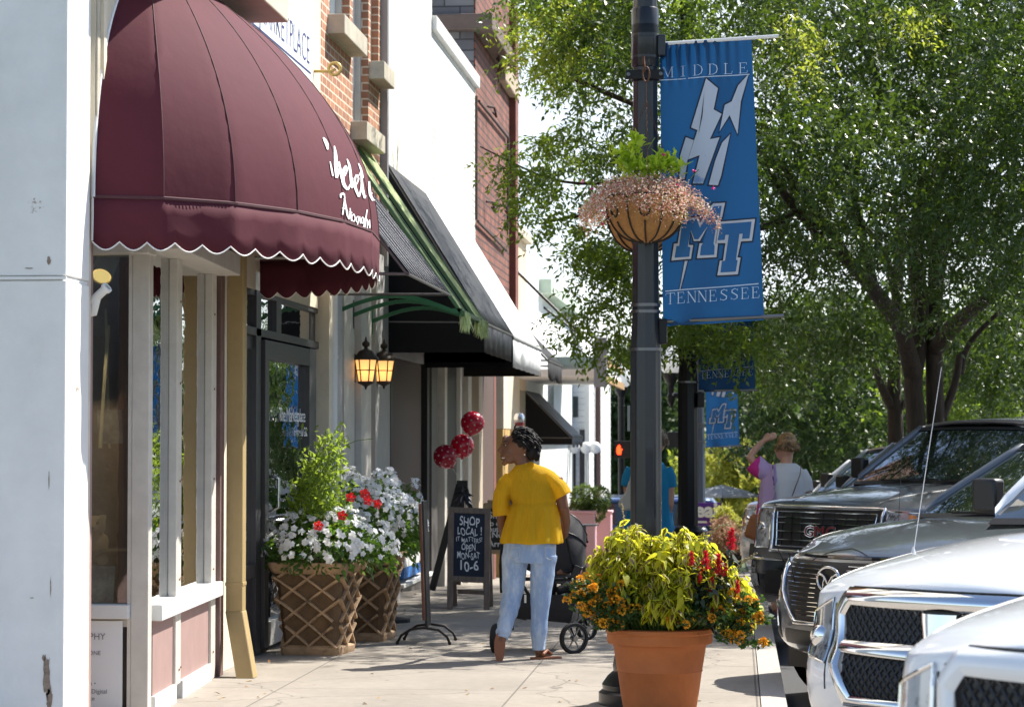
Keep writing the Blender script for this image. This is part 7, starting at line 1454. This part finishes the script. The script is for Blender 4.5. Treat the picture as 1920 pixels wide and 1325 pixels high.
# ================================================================== people
def person_skin(name, col): return M(name, col, .45, spec=.4, bump=.05, bs=200)
def hand(mb, w_, d, side_, s_=1.0, curl=.6):
    """palm at wrist w_ pointing along d; side_ = thumb direction"""
    w_ = Vector(w_); d = Vector(d).normalized(); sd = Vector(side_); sd = (sd-d*sd.dot(d)).normalized(); n = d.cross(sd)
    mb.tube([w_-d*.02, w_+d*.02*s_, w_+d*.055*s_, w_+d*.085*s_], [(.022*s_, .022*s_), (.028*s_, .020*s_), (.036*s_, .017*s_), (.034*s_, .015*s_)] if abs(d.z) > .9 else [.022*s_, .025*s_, .027*s_, .024*s_], 10)
    for k, (o, l) in enumerate(((.027, .070), (.009, .080), (-.009, .074), (-.026, .058))):
        b = w_+d*.078*s_+sd*o*s_; m_ = b+d*l*.45*s_-n*l*.10*curl; e = m_+(d*(1-curl)*.5-n*curl*.55)*l*s_; mb.tube([b-d*.015*s_, b, m_, (m_+e)/2+d*.004, e], [.009*s_, .0092*s_, .0085*s_, .008*s_, .0065*s_], 8)
    b = w_+d*.028*s_+sd*.024*s_; mb.tube([b, b+(sd*.6+d*.5)*.03*s_, b+(sd*.55+d*.9)*.055*s_-n*.01], [.013*s_, .011*s_, .008*s_], 8)
def ell(mb, c, r, R=None): mb.sphere(c, r, 18, 12, R)
# ---------- woman in yellow
YW = 17.6
def K(px, py, dy=0): return at(px, py, YW+dy)
foot = K(990, 1228); t = thing('person', 'woman in a yellow top and light blue jeans walking away with a stroller', 'person', (foot.x, YW, 0))
SK = person_skin('brown_skin', (.17, .075, .040))
mb = MB()
ell(mb, K(975, 833), (.098, .082, .103)); ell(mb, K(958, 846), (.068, .062, .085)); ell(mb, K(955, 862, -.005), (.047, .045, .030)); ell(mb, K(949, 824), (.030, .055, .035))
mb.tube([K(944, 828), K(939, 838), K(935.5, 845), K(940, 849)], [.008, .011, .014, .010], 10); ell(mb, K(940.5, 855), (.014, .022, .0075)); ell(mb, K(941.5, 860.5), (.014, .020, .0085)); ell(mb, K(945, 869), (.020, .022, .016)); ell(mb, K(952, 850, -.045), (.030, .022, .028)); ell(mb, K(944, 828, -.03), (.016, .020, .008))
mb.tube([K(982, 838, -.078), K(984, 843, -.086), K(982, 850, -.080)], [.012, .015, .008], 8)
mb.tube([K(975, 852), K(982, 872), K(988, 892)], [.058, .055, .075], 14)
mb.tube([K(990, 884), K(994, 900), K(997, 925), K(998, 955), K(994, 1000), K(992, 1040)], [(.09, .06), (.175, .095), (.165, .11), (.145, .10), (.17, .12), (.18, .12)], 20)
mb.tube([K(952, 900), K(944, 932), K(940, 962), K(941, 985, .12), K(943, 1003, .27)], [.052, .045, .038, .034, .026], 12); hand(mb, K(943, 1004, .28), (.15, .8, -.1), (0, 0, 1))
mb.tube([K(1042, 896), K(1050, 925), K(1056, 950), K(1061, 975, .10), K(1060, 998, .24)], [.052, .046, .042, .036, .027], 12); hand(mb, K(1060, 999, .25), (-.1, .8, -.15), (0, 0, 1))
mb.tube([K(966, 1045), K(962, 1115, -.02), K(951, 1160, -.08), K(941, 1190, -.14), K(938.5, 1203, -.155)], [.09, .06, .05, .036, .035], 12)
mb.tube([K(939, 1196, -.15), K(938, 1208, -.15), K(937, 1222, -.10), K(938, 1228, -.04)], [.034, .036, .034, .018], 10)
mb.tube([K(1018, 1045), K(1014, 1115), K(1011, 1165), K(1010, 1212), K(1011, 1224)], [.09, .06, .05, .034, .034], 12)
mb.tube([K(1007, 1226), K(1018, 1227, .03), K(1030, 1228.5, .09)], [.030, .034, .018], 10)
mb.build('body', SK, t, voxel=.0065)
# face details
mb = MB(); ell(mb, K(947, 834, -.046), (.007, .004, .004)); mb.build('eye', M('eye_white', (.6, .58, .55), .3), t)
mb = MB(); ell(mb, K(946.0, 833.5, -.054), (.005, .004, .005)); mb.tube([K(943, 828.5, -.045), K(948, 826.5, -.055), K(954, 828, -.062)], [.003, .0045, .002], 6); mb.build('brow_and_iris', BLACKP, t)
mb = MB(); mb.tube([K(941, 857.8, -.020), K(944.5, 858.3, -.032), K(948, 857.0, -.038)], [.002, .0032, .0015], 6); mb.build('teeth', M('teeth_white', (.8, .78, .74), .3), t)
mb = MB(); ell(mb, K(983.5, 852, -.095), (.006, .006, .006)); mb.build('earring', M('pearl', (.8, .78, .7), .2), t)
HAIR = M('black_hair', (.010, .008, .008), .65, spec=.3, bump=.6, bs=90)
mb = MB(); rg = np.random.default_rng(3); ell(mb, K(980, 829.5, .005), (.108, .092, .098)); ell(mb, K(998, 846, .0), (.060, .075, .065)); 
hc = K(978, 832)
for i in range(210):
    a = rg.uniform(0, 2*pi); b = rg.uniform(.0, 1.0); d = Vector((sin(b*1.45)*cos(a), sin(b*1.45)*sin(a), cos(b*1.45)))
    if d.x < -.62 and d.z < .60: continue
    p0 = hc+Vector((d.x*.104, d.y*.090, d.z*.102)); bk = Vector((.75, 0, -.35)) if d.x > -.3 else Vector((.5, d.y*.3, .15)); l = rg.uniform(.05, .085); tang = (bk-d*bk.dot(d)*.8); tang += Vector(rg.normal(size=3))*.18; tang.normalize()
    p1 = p0+tang*l*.5+d*.006; p2 = p0+tang*l-Vector((0, 0, .012 if d.z > .3 else .03)); mb.tube([p0, p1, p2], [.0075, .0075, .005], 5)
for i in range(46):
    p0 = K(rg.uniform(992, 1008), rg.uniform(830, 850), rg.uniform(-.07, .05)); mb.tube([p0, p0+Vector((.012, 0, -.025)), p0+Vector((rg.uniform(-.01, .02), 0, -.06))], [.0085, .008, .005], 5)
mb.build('hair', HAIR, t, smooth=True)
def cloth_bump(m, sc=(60, 60, 6)): return m
YEL_ = M('yellow_fabric', (.92, .58, .03), .75, transl=((1, .66, .02), .5), bump=1, bs=26, stretch=(7, 7, .35), spec=.2, var=.2, vs_=16)
mb = MB(); rr = []
prof = [(868, 981, .055, .05), (874, 984, .085, .065), (881, 989, .135, .085), (890, 994, .182, .10), (902, 996, .192, .112), (920, 998, .182, .125), (936, 1001, .170, .128), (943, 1001, .160, .12), (950, 1001, .174, .135), (970, 999, .192, .15), (995, 997, .210, .16), (1014, 996, .224, .168), (1018, 996, .222, .166)]
for i, (py, px, rx, ry) in enumerate(prof):
    c_ = K(px, py); n = 72; ru = .010 if i < 8 else .02+(i-7)/5*.085; rr.append([c_+Vector((rx*cos(a)*(1+ru*sin(11*a+.4)*(.6+.4*sin(3*a))), ry*sin(a)*(1+ru*sin(11*a+.4)), .004*sin(5*a)*(i > 9)+max(0, 1-i/6)*.22*rx*cos(a))) for a in np.linspace(0, 2*pi, n+1)[:-1]])
mb.rings(rr)
mb.tube([K(960, 897), K(949, 908), K(940, 930), K(939, 950), K(941, 966)], [(.062, .08), (.066, .088), (.062, .092), (.062, .095), (.066, .10)], 16)
mb.tube([K(1022, 890), K(1038, 904), K(1049, 914), K(1057, 929)], [(.055, .08), (.062, .088), (.062, .092), (.064, .095)], 16)
mb.build('top', YEL_, t, voxel=.0058)
JEAN = M('washed_denim', (.26, .37, .57), .85, bump=.9, bs=14, noise2=((.52, .62, .74), 7, .45, .68), stretch=(1.4, 1.4, .5))
mb = MB(); mb.tube([K(994, 1000), K(994, 1020), K(992, 1040), K(991, 1054)], [(.185, .13), (.192, .135), (.196, .14), (.182, .135)], 20)
def wob(pts, rs, seed, n_=14):
    P, R_ = [], []; rg2 = random.Random(seed); m = len(pts)-1
    for i in range(m):
        for k in range(4): f = k/4; P.append(pts[i].lerp(pts[i+1], f)); R_.append(rs[i]*(1-f)+rs[i+1]*f+rg2.uniform(-.004, .004)*(1.6 if i >= m-2 else .8))
    P.append(pts[-1]); R_.append(rs[-1]); return P, R_
P, R_ = wob([K(966, 1040), K(964, 1075), K(961, 1112, -.02), K(953, 1150, -.07), K(945, 1180, -.12), K(941, 1196, -.145)], [.100, .090, .078, .066, .054, .049], 1); mb.tube(P, R_, 18)
P, R_ = wob([K(1019, 1040), K(1017, 1075), K(1014, 1112), K(1012, 1150), K(1010, 1190), K(1010, 1218)], [.100, .089, .078, .066, .054, .049], 2); mb.tube(P, R_, 18)
mb.build('jeans', JEAN, t, voxel=.0065)
mb = MB()
for x0_, x1_ in ((953, 975), (1022, 1040)): q = [K(x0_, 1026, -.150), K(x1_, 1026, -.150), K(x1_-1, 1044, -.155), K((x0_+x1_)/2, 1049, -.157), K(x0_+1, 1044, -.155)]; mb.tube(q, .0016, 4, closed=True)
mb.build('pocket_stitching', M('thread', (.55, .5, .42), .8), t)
SAN = M('sandal_leather', (.26, .10, .045), .6)
mb = MB(); R = Matrix.Rotation(radians(78), 3, 'X'); c_ = K(937, 1214, -.185)
mb.rings([[c_+R @ Vector((.040*cos(a)*(1+.15*sin(a)), .115*sin(a), z_)) for a in np.linspace(0, 2*pi, 25)[:-1]] for z_ in (-.008, .008)]); mb.build('left_sole', SAN, t, bevel=.002)
mb = MB(); c_ = K(1019, 1231, .0); mb.rings([[Vector((c_.x, c_.y, .0))+Matrix.Rotation(radians(-62), 3, 'Z') @ Vector((.040*cos(a), .125*sin(a)+.02, z_)) for a in np.linspace(0, 2*pi, 25)[:-1]] for z_ in (.0, .016)]); mb.tube([K(1018, 1226, -.05), K(1026, 1218, .02), K(1034, 1226, .09)], [(.012, .012)]*3, 8); mb.build('right_sandal', SAN, t, bevel=.002)
# ---------- stroller
YS = 18.15
def Q(px, py, dy=0): return at(px, py, YS+dy)
a = gp(1076, 1222); t = thing('stroller', 'black three-section baby stroller with large spoked wheels pushed by the woman in yellow', 'stroller', (a.x, YS, 0))
BF = M('stroller_fabric', (.016, .016, .019), .85, bump=.3, bs=120); BFr = M('stroller_frame', (.02, .02, .022), .35, metal=.6)
def wheel(c, r, wd=.045, ax=(.96, .1, 0)):
    ax = Vector(ax).normalized(); mb = MB(); mb.lathe([(r*.80, -wd/2), (r*.95, -wd/2), (r, -wd/4), (r, wd/4), (r*.95, wd/2), (r*.80, wd/2), (r*.78, 0)], c, 32, cap=False, ax=ax); w_ = mb.build('wheel', RUB, t, smooth=40)
    mb = MB(); R_ = ax.to_track_quat('Z', 'Y').to_matrix()
    for k in range(6): d = R_ @ Vector((cos(k*pi/3), sin(k*pi/3), 0)); mb.tube([Vector(c)+ax*.0, Vector(c)+d*r*.8], .007, 6)
    mb.lathe([(.02, -.03), (.022, 0), (.02, .03)], c, 12, ax=ax); mb.tube([Vector(c)+(R_ @ Vector((cos(b), sin(b), 0)))*r*.77 for b in np.linspace(0, 2*pi, 25)[:-1]], .007, 5, closed=True); mb.build('spokes', SATIN, w_)
wheel(Q(1076, 1196, -.06), .118, ax=(.55, -.85, 0)) ; wheel(Q(1100, 1178, .52), .09, ax=(.6, -.8, 0)); wheel(Q(931, 1196, -.02), .112, ax=(.97, -.2, 0)); wheel(Q(958, 1160, .6), .085)
mb = MB(); F_ = lambda *pts, r=.011: mb.tube([Q(*p) for p in pts], r, 8)
F_((1076, 1196, -.06), (1068, 1170, .0), (1075, 1130, .05), (1078, 1100, .08)); F_((931, 1196, -.02), (945, 1160, 0), (955, 1130, .05))
F_((1078, 1100, .08), (1074, 1060, .0), (1063, 1010, -.16), (1058, 1000, -.22)); F_((940, 1110, .08), (938, 1060, -.0), (942, 1010, -.16), (945, 1002, -.22)); F_((945, 1002, -.22), (1058, 1000, -.22), r=.015)
F_((975, 1110, .05), (1000, 1135, .1), (1070, 1165, .5), (1100, 1175, .52)); F_((1060, 1105, .05), (985, 1160, .3), (958, 1155, .6)); F_((975, 1085, 0), (1072, 1085, 0), r=.014); F_((976, 1090, -.02), (995, 1120, -.02), r=.012); F_((1072, 1085, 0), (1085, 1130, .3), (1100, 1170, .52))
mb.build('frame', BFr, t, smooth=True)
cc = Q(1040, 1050, .22); mb = MB(); RX = .235; RYZ = .36
def can(u, v, s_=1): a = radians(-15+150*v); w_ = (-1+2*u); k = math.sqrt(max(0, 1-abs(w_)**2.6*.75)); return cc+Vector((w_*RX*s_, -cos(a)*RYZ*k*s_*.8+.08, sin(a)*RYZ*k*s_+.0))
mb.grid(can, 16, 24); mb.build('canopy', BF, t, smooth=True, solid=.012)
mb = MB()
for v in (0.02, .35, .68, 1): mb.tube([can(u, v, 1.02) for u in np.linspace(0.0, 1, 17)], .009, 6)
mb.build('canopy_hoop', BFr, t, smooth=True)
mb = MB(); mb.tube([Q(1025, 1110, .05), Q(1027, 1090, .1), Q(1030, 1050, .22), Q(1033, 1012, .3)], [(.19, .05), (.2, .055), (.19, .05), (.15, .03)], 18); mb.tube([Q(1025, 1100, .08), Q(1025, 1095, .30)], .08, 12); mb.build('seat', BF, t, voxel=.012)
mb = MB(); c_ = [Q(958, 1112, -.04), Q(1082, 1115, -.04), Q(1092, 1118, .48), Q(975, 1118, .48)]; d_ = [Q(965, 1158, 0), Q(1070, 1168, 0), Q(1085, 1162, .44), Q(975, 1156, .44)]; mb.rings([c_, [p.lerp(q, .5)+Vector((0, -.012, 0)) for p, q in zip(c_, d_)], d_]); mb.tube([Q(1045, 1108, .05), Q(1062, 1100, .1), Q(1078, 1110, .1)], [.03, .045, .03], 10); mb.build('basket', BF, t, bevel=.02)
mb = MB(); mb.box(-.03, .03, -.02, .02, -.05, .05, None if False else Matrix.Rotation(.4, 3, 'Y'), Q(1080, 1072, -.02)); mb.box(-.025, .025, -.02, .02, -.04, .04, Matrix.Rotation(.1, 3, 'Y'), Q(1082, 1100, .02)); mb.build('hinge', BFr, t, bevel=.008)
mb = MB(); mb.box(-.008, .008, -.002, .002, -.03, .03, Matrix.Identity(3), Q(985, 1122, -.07)); mb.build('care_label', WHITEP, t)
# child in the stroller
q = Q(1046, 1032, .08); t = thing('person', 'small child sitting in the black stroller, mostly hidden by its seat', 'person', (q.x, q.y, 0)); mb = MB(); ell(mb, q+Vector((0, .05, .03)), (.07, .075, .08)); mb.tube([q+Vector((0, .05, -.03)), q+Vector((0, .06, -.10)), q+Vector((0, .08, -.22))], [(.04, .035), (.09, .06), (.09, .07)], 14)
mb.tube([q+Vector((.06, .04, -.10)), q+Vector((.085, -.01, -.15)), q+Vector((.05, -.05, -.16))], [.027, .024, .018], 8); hand(mb, q+Vector((.05, -.05, -.16)), (-.7, -.4, 0), (0, 0, 1), .55); mb.tube([q+Vector((-.06, .04, -.10)), q+Vector((-.085, .0, -.17)), q+Vector((-.04, -.03, -.20))], [.027, .024, .018], 8)
for s_ in (-1, 1): mb.tube([q+Vector((s_*.05, .08, -.24)), q+Vector((s_*.06, .25, -.22)), q+Vector((s_*.06, .30, -.36))], [.045, .038, .025], 8)
mb.build('body', SK, t, voxel=.008); mb = MB(); ell(mb, q+Vector((0, .045, .04)), (.075, .078, .08)); mb.build('hair', HAIR, t); mb = MB(); mb.tube([q+Vector((0, .06, -.09)), q+Vector((0, .08, -.24))], [(.098, .07), (.1, .08)], 14); mb.build('shirt', M('grey_shirt', (.10, .10, .11), .8), t)
# ---------- woman in pink and lilac shading her eyes
YK = 22.6
def K(px, py, dy=0): return at(px, py, YK+dy)
g = gz(YK); b = K(1470, 900); t = thing('person', 'woman with short blond hair in a lilac tunic, hand raised to her brow', 'person', (b.x, YK, g)); SK2 = person_skin('fair_skin', (.55, .30, .20))
mb = MB(); ell(mb, K(1474, 836), (.085, .092, .112)); ell(mb, K(1466, 845, .02), (.062, .075, .085)); mb.tube([K(1456, 840, .06), K(1453, 846, .065)], [.010, .013], 8); mb.tube([K(1482, 842, -.05), K(1483, 850, -.045)], [.014, .009], 8)
mb.tube([K(1476, 852), K(1474, 868), K(1472, 880)], [.055, .055, .08], 14); mb.tube([K(1472, 878), K(1470, 892), K(1468, 930), K(1468, 965), K(1468, 1000)], [(.10, .07), (.19, .11), (.17, .12), (.17, .12), (.18, .12)], 18)
mb.tube([K(1436, 888), K(1420, 872), K(1406, 857), K(1416, 842, .03), K(1430, 827, .06)], [.052, .046, .038, .033, .024], 12); hand(mb, K(1432, 826, .06), (.80, 0, .42), (0, .3, 1), 1.0, .5)
mb.tube([K(1504, 888), K(1512, 925), K(1512, 960, .03), K(1506, 990, .1)], [.05, .042, .035, .026], 12); hand(mb, K(1506, 991, .1), (-.1, .2, -1), (-1, 0, 0))
for px in (1452, 1486): mb.tube([K(px, 1000), Vector((K(px, 1000).x, YK, g+.45)), Vector((K(px, 1000).x, YK, g+.10)), Vector((K(px, 1000).x, YK, g+.06))], [.09, .055, .036, .035], 12); mb.tube([Vector((K(px, 1000).x, YK-.04, g+.045)), Vector((K(px, 1000).x, YK+.05, g+.04)), Vector((K(px, 1000).x, YK+.15, g+.025))], [.036, .036, .018], 10)
mb.build('body', SK2, t, voxel=.0075)
mb = MB(); ell(mb, K(1475.5, 831, -.008), (.096, .105, .108)); rg = np.random.default_rng(5)
for i in range(420):
    d = Vector(norm(rg.normal(size=3))); d.z = abs(d.z)*.9-.25
    if d.x < -.55 and d.y > .0: continue
    p0 = K(1475.5, 832, -.005)+Vector((d.x*.099, d.y*.108, d.z*.110)); mb.tube([p0, p0+Vector((.006, -.004, -.02))+d*.016, p0+Vector((rg.normal()*.01, 0, -.045))+d*.014], [.008, .007, .002], 4)
mb.build('hair', M('blond_hair', (.36, .21, .08), .6, noise2=((.10, .055, .025), 16, .45, .58), spec=.6), t, smooth=True)
mb = MB(); ell(mb, K(1455.5, 839, .03), (.010, .05, .018)); mb.tube([K(1457, 838, -.01), K(1470, 838, -.075)], .004, 5); mb.build('sunglasses', PLB, t)
TU = M('tunic_fabric', (.50, .36, .58), .8); n_ = TU.node_tree.nodes; L_ = TU.node_tree.links; tc = n_.new('ShaderNodeTexCoord'); sp = n_.new('ShaderNodeSeparateXYZ'); L_.new(tc.outputs['Object'], sp.inputs[0])
def ramp3(stops):
    r = n_.new('ShaderNodeValToRGB'); r.color_ramp.interpolation = 'CONSTANT'; e = r.color_ramp.elements; e[0].position = stops[0][0]; e[0].color = (*stops[0][1], 1); e[1].position = stops[1][0]; e[1].color = (*stops[1][1], 1)
    for p_, c_ in stops[2:]: x = e.new(p_); x.color = (*c_, 1)
    return r
nz = n_.new('ShaderNodeTexNoise'); nz.inputs['Scale'].default_value = 6; L_.new(tc.outputs['Object'], nz.inputs[0]); ad = n_.new('ShaderNodeMath'); ad.operation = 'MULTIPLY_ADD'; ad.inputs[1].default_value = .08; L_.new(nz.outputs[0], ad.inputs[0]); L_.new(sp.outputs[0], ad.inputs[2]); mr = n_.new('ShaderNodeMapRange'); mr.inputs[1].default_value = -.36; mr.inputs[2].default_value = .30; L_.new(ad.outputs[0], mr.inputs[0])
r = ramp3([(0, (.62, .03, .25)), (.26, (.52, .36, .58)), (.50, (.62, .62, .62))]); L_.new(mr.outputs[0], r.inputs[0]); L_.new(r.outputs[0], n_['Principled BSDF'].inputs['Base Color'])
mb = MB(); rr = []
for i, (py, px, rx, ry) in enumerate(((868, 1474, .09, .07), (874, 1473, .135, .085), (884, 1471, .195, .11), (900, 1470, .215, .13), (930, 1468, .225, .145), (965, 1466, .235, .15), (1000, 1465, .25, .16), (1020, 1465, .25, .16))):
    c_ = K(px, py); rr.append([c_+Vector((rx*cos(a)*(1+.03*sin(7*a)*(i > 3)), ry*sin(a)*(1+.05*sin(7*a)*(i > 3)), 0)) for a in np.linspace(0, 2*pi, 49)[:-1]])
mb.rings(rr); mb.tube([K(1440, 886), K(1430, 882), K(1418, 872), K(1412, 866)], [(.085, .08), (.09, .08), (.095, .08), (.09, .075)], 16); mb.tube([K(1498, 886), K(1508, 902), K(1512, 922)], [.08, .075, .07], 14); mb.build('tunic', TU, t, voxel=.0075)
mb = MB(); mb.tube([K(1502, 872, -.10), K(1500, 890, -.145), K(1487, 925, -.165), K(1470, 962, -.17)], [(.008, .004)]*4, 6); mb.build('bag_strap', M('tan_strap', (.20, .10, .06), .6), t)
mb = MB(); mb.tube([K(1449, 872, -.09), K(1449, 890, -.15), K(1452, 915, -.165), K(1449, 940, -.165), K(1446, 960, -.16)], [(.022, .006)]*5, 8); mb.build('scarf', M('floral_scarf', (.10, .07, .25), .8, noise2=((.65, .5, .55), 26, .48, .52)), t)
mb = MB(); mb.tube([Vector((K(1469, 0).x, YK, g+.92)), Vector((K(1469, 0).x, YK, g+.72))], [(.2, .14), (.21, .14)], 18); mb.build('shorts', M('tan_cloth', (.35, .2, .12), .8), t)
mb = MB()
for px in (1452, 1486): x = K(px, 0).x; mb.rings([[Vector((x+.042*cos(a), YK+.05+.13*sin(a), g+z_)) for a in np.linspace(0, 2*pi, 21)[:-1]] for z_ in (0, .02)])
mb.build('sandals', SAN, t)
t = thing('handbag', 'orange brown handbag hanging at the hip of the woman in lilac', 'bag', K(1414, 985)); mb = MB(); q = K(1416, 985, -.1); mb.box(-.07, .07, -.04, .04, -.13, .10, Matrix.Rotation(.35, 3, 'Y'), q); mb.build('bag', M('orange_leather', (.36, .12, .03), .5), t, bevel=.03); mb = MB(); mb.tube([q+Vector((.02, 0, .09)), q+Vector((.10, .02, .22)), q+Vector((.16, .05, .4))], .006, 6); mb.build('strap', M('orange_leather', (.36, .12, .03), .5), t)
# ---------- woman in blue behind the lamp post
YK = 24.6; g = gz(YK); b = K(1216, 900); t = thing('person', 'woman in a bright blue dress, half hidden by the nearest lamp post', 'person', (b.x, YK, g))
mb = MB(); ell(mb, K(1232, 828), (.09, .10, .115)); mb.tube([K(1230, 845), K(1225, 862), K(1220, 878)], [.055, .055, .08], 12); mb.tube([K(1219, 876), K(1218, 890), K(1217, 930), K(1217, 970), K(1217, 1000)], [(.1, .07), (.2, .11), (.17, .12), (.17, .12), (.19, .13)], 18)
mb.tube([K(1252, 880), K(1256, 915, -.02), K(1256, 945, -.03), K(1250, 978, .04)], [.055, .05, .042, .028], 12); hand(mb, K(1250, 979, .04), (-.1, .1, -1), (0, 1, 0)); mb.tube([K(1182, 882), K(1176, 915), K(1182, 945, .1), K(1192, 950, .2)], [.05, .045, .036, .028], 12); hand(mb, K(1193, 950, .2), (.3, .9, 0), (0, 0, 1))
for px in (1202, 1232): x = K(px, 0).x; mb.tube([K(px, 1000), Vector((x, YK, g+.45)), Vector((x, YK, g+.1)), Vector((x, YK, g+.05))], [.09, .055, .038, .035], 12); mb.tube([Vector((x, YK-.04, g+.045)), Vector((x, YK+.15, g+.025))], [.036, .018], 10)
mb.build('body', SK2, t, voxel=.008)
mb = MB(); ell(mb, K(1233, 823), (.102, .11, .115)); rg = np.random.default_rng(6)
for i in range(150):
    d = Vector(norm(rg.normal(size=3))); d.z = abs(d.z)*.9-.25; p0 = K(1233, 824)+Vector((d.x*.102, d.y*.11, d.z*.114)); mb.tube([p0, p0+d*.015+Vector((0, 0, -.02)), p0+d*.01+Vector((0, 0, -.04))], [.01, .009, .004], 4)
mb.build('hair', M('greying_hair', (.16, .11, .075), .6, noise2=((.35, .3, .25), 25, .5, .6)), t, smooth=True)
BD = M('blue_dress', (.008, .28, .55), .75, transl=((.01, .35, .6), .2), bump=.3, bs=18); mb = MB(); rr = []
for i, (py, px, rx, ry) in enumerate(((866, 1224, .1, .08), (874, 1221, .15, .09), (884, 1219, .215, .12), (905, 1218, .225, .14), (940, 1218, .215, .15), (975, 1218, .235, .17), (1010, 1218, .27, .2), (1050, 1218, .30, .23))):
    c_ = K(px, py); rr.append([c_+Vector((rx*cos(a)*(1+.04*sin(8*a)*(i > 3)), ry*sin(a)*(1+.05*sin(8*a)*(i > 3)), 0)) for a in np.linspace(0, 2*pi, 49)[:-1]])
mb.rings(rr); mb.tube([K(1246, 880), K(1254, 895), K(1256, 914)], [.085, .078, .075], 14); mb.tube([K(1188, 880), K(1180, 895), K(1177, 912)], [.085, .078, .075], 14); mb.build('dress', BD, t, voxel=.009)
mb = MB()
for px in (1202, 1232): x = K(px, 0).x; mb.rings([[Vector((x+.042*cos(a), YK+.05+.13*sin(a), g+z_)) for a in np.linspace(0, 2*pi, 21)[:-1]] for z_ in (0, .02)])
mb.build('sandals', SAN, t)
q = K(1174, 915, -.16); t = thing('tote_bag', 'slouchy off-white tote bag on the shoulder of the woman in blue', 'bag', q); CAN = M('canvas_cream', (.52, .50, .45), .85, bump=.3, bs=30)
mb = MB(); P = [K(1192, 893, -.18), K(1180, 898, -.18), K(1171, 925, -.18), K(1160, 938, -.18), K(1158, 950, -.18), K(1170, 958, -.18), K(1192, 955, -.18)]; mb.extr(P, (0, .09, 0)); mb.build('bag', CAN, t, bevel=.03)
mb = MB(); mb.tube([K(1187, 895, -.14), K(1194, 872, -.13), K(1197, 866, -.02)], [(.014, .006)]*3, 6); mb.tube([K(1183, 898, -.12), K(1190, 872, -.10), K(1195, 866, -.02)], [(.014, .006)]*3, 6); mb.build('strap', CAN, t)
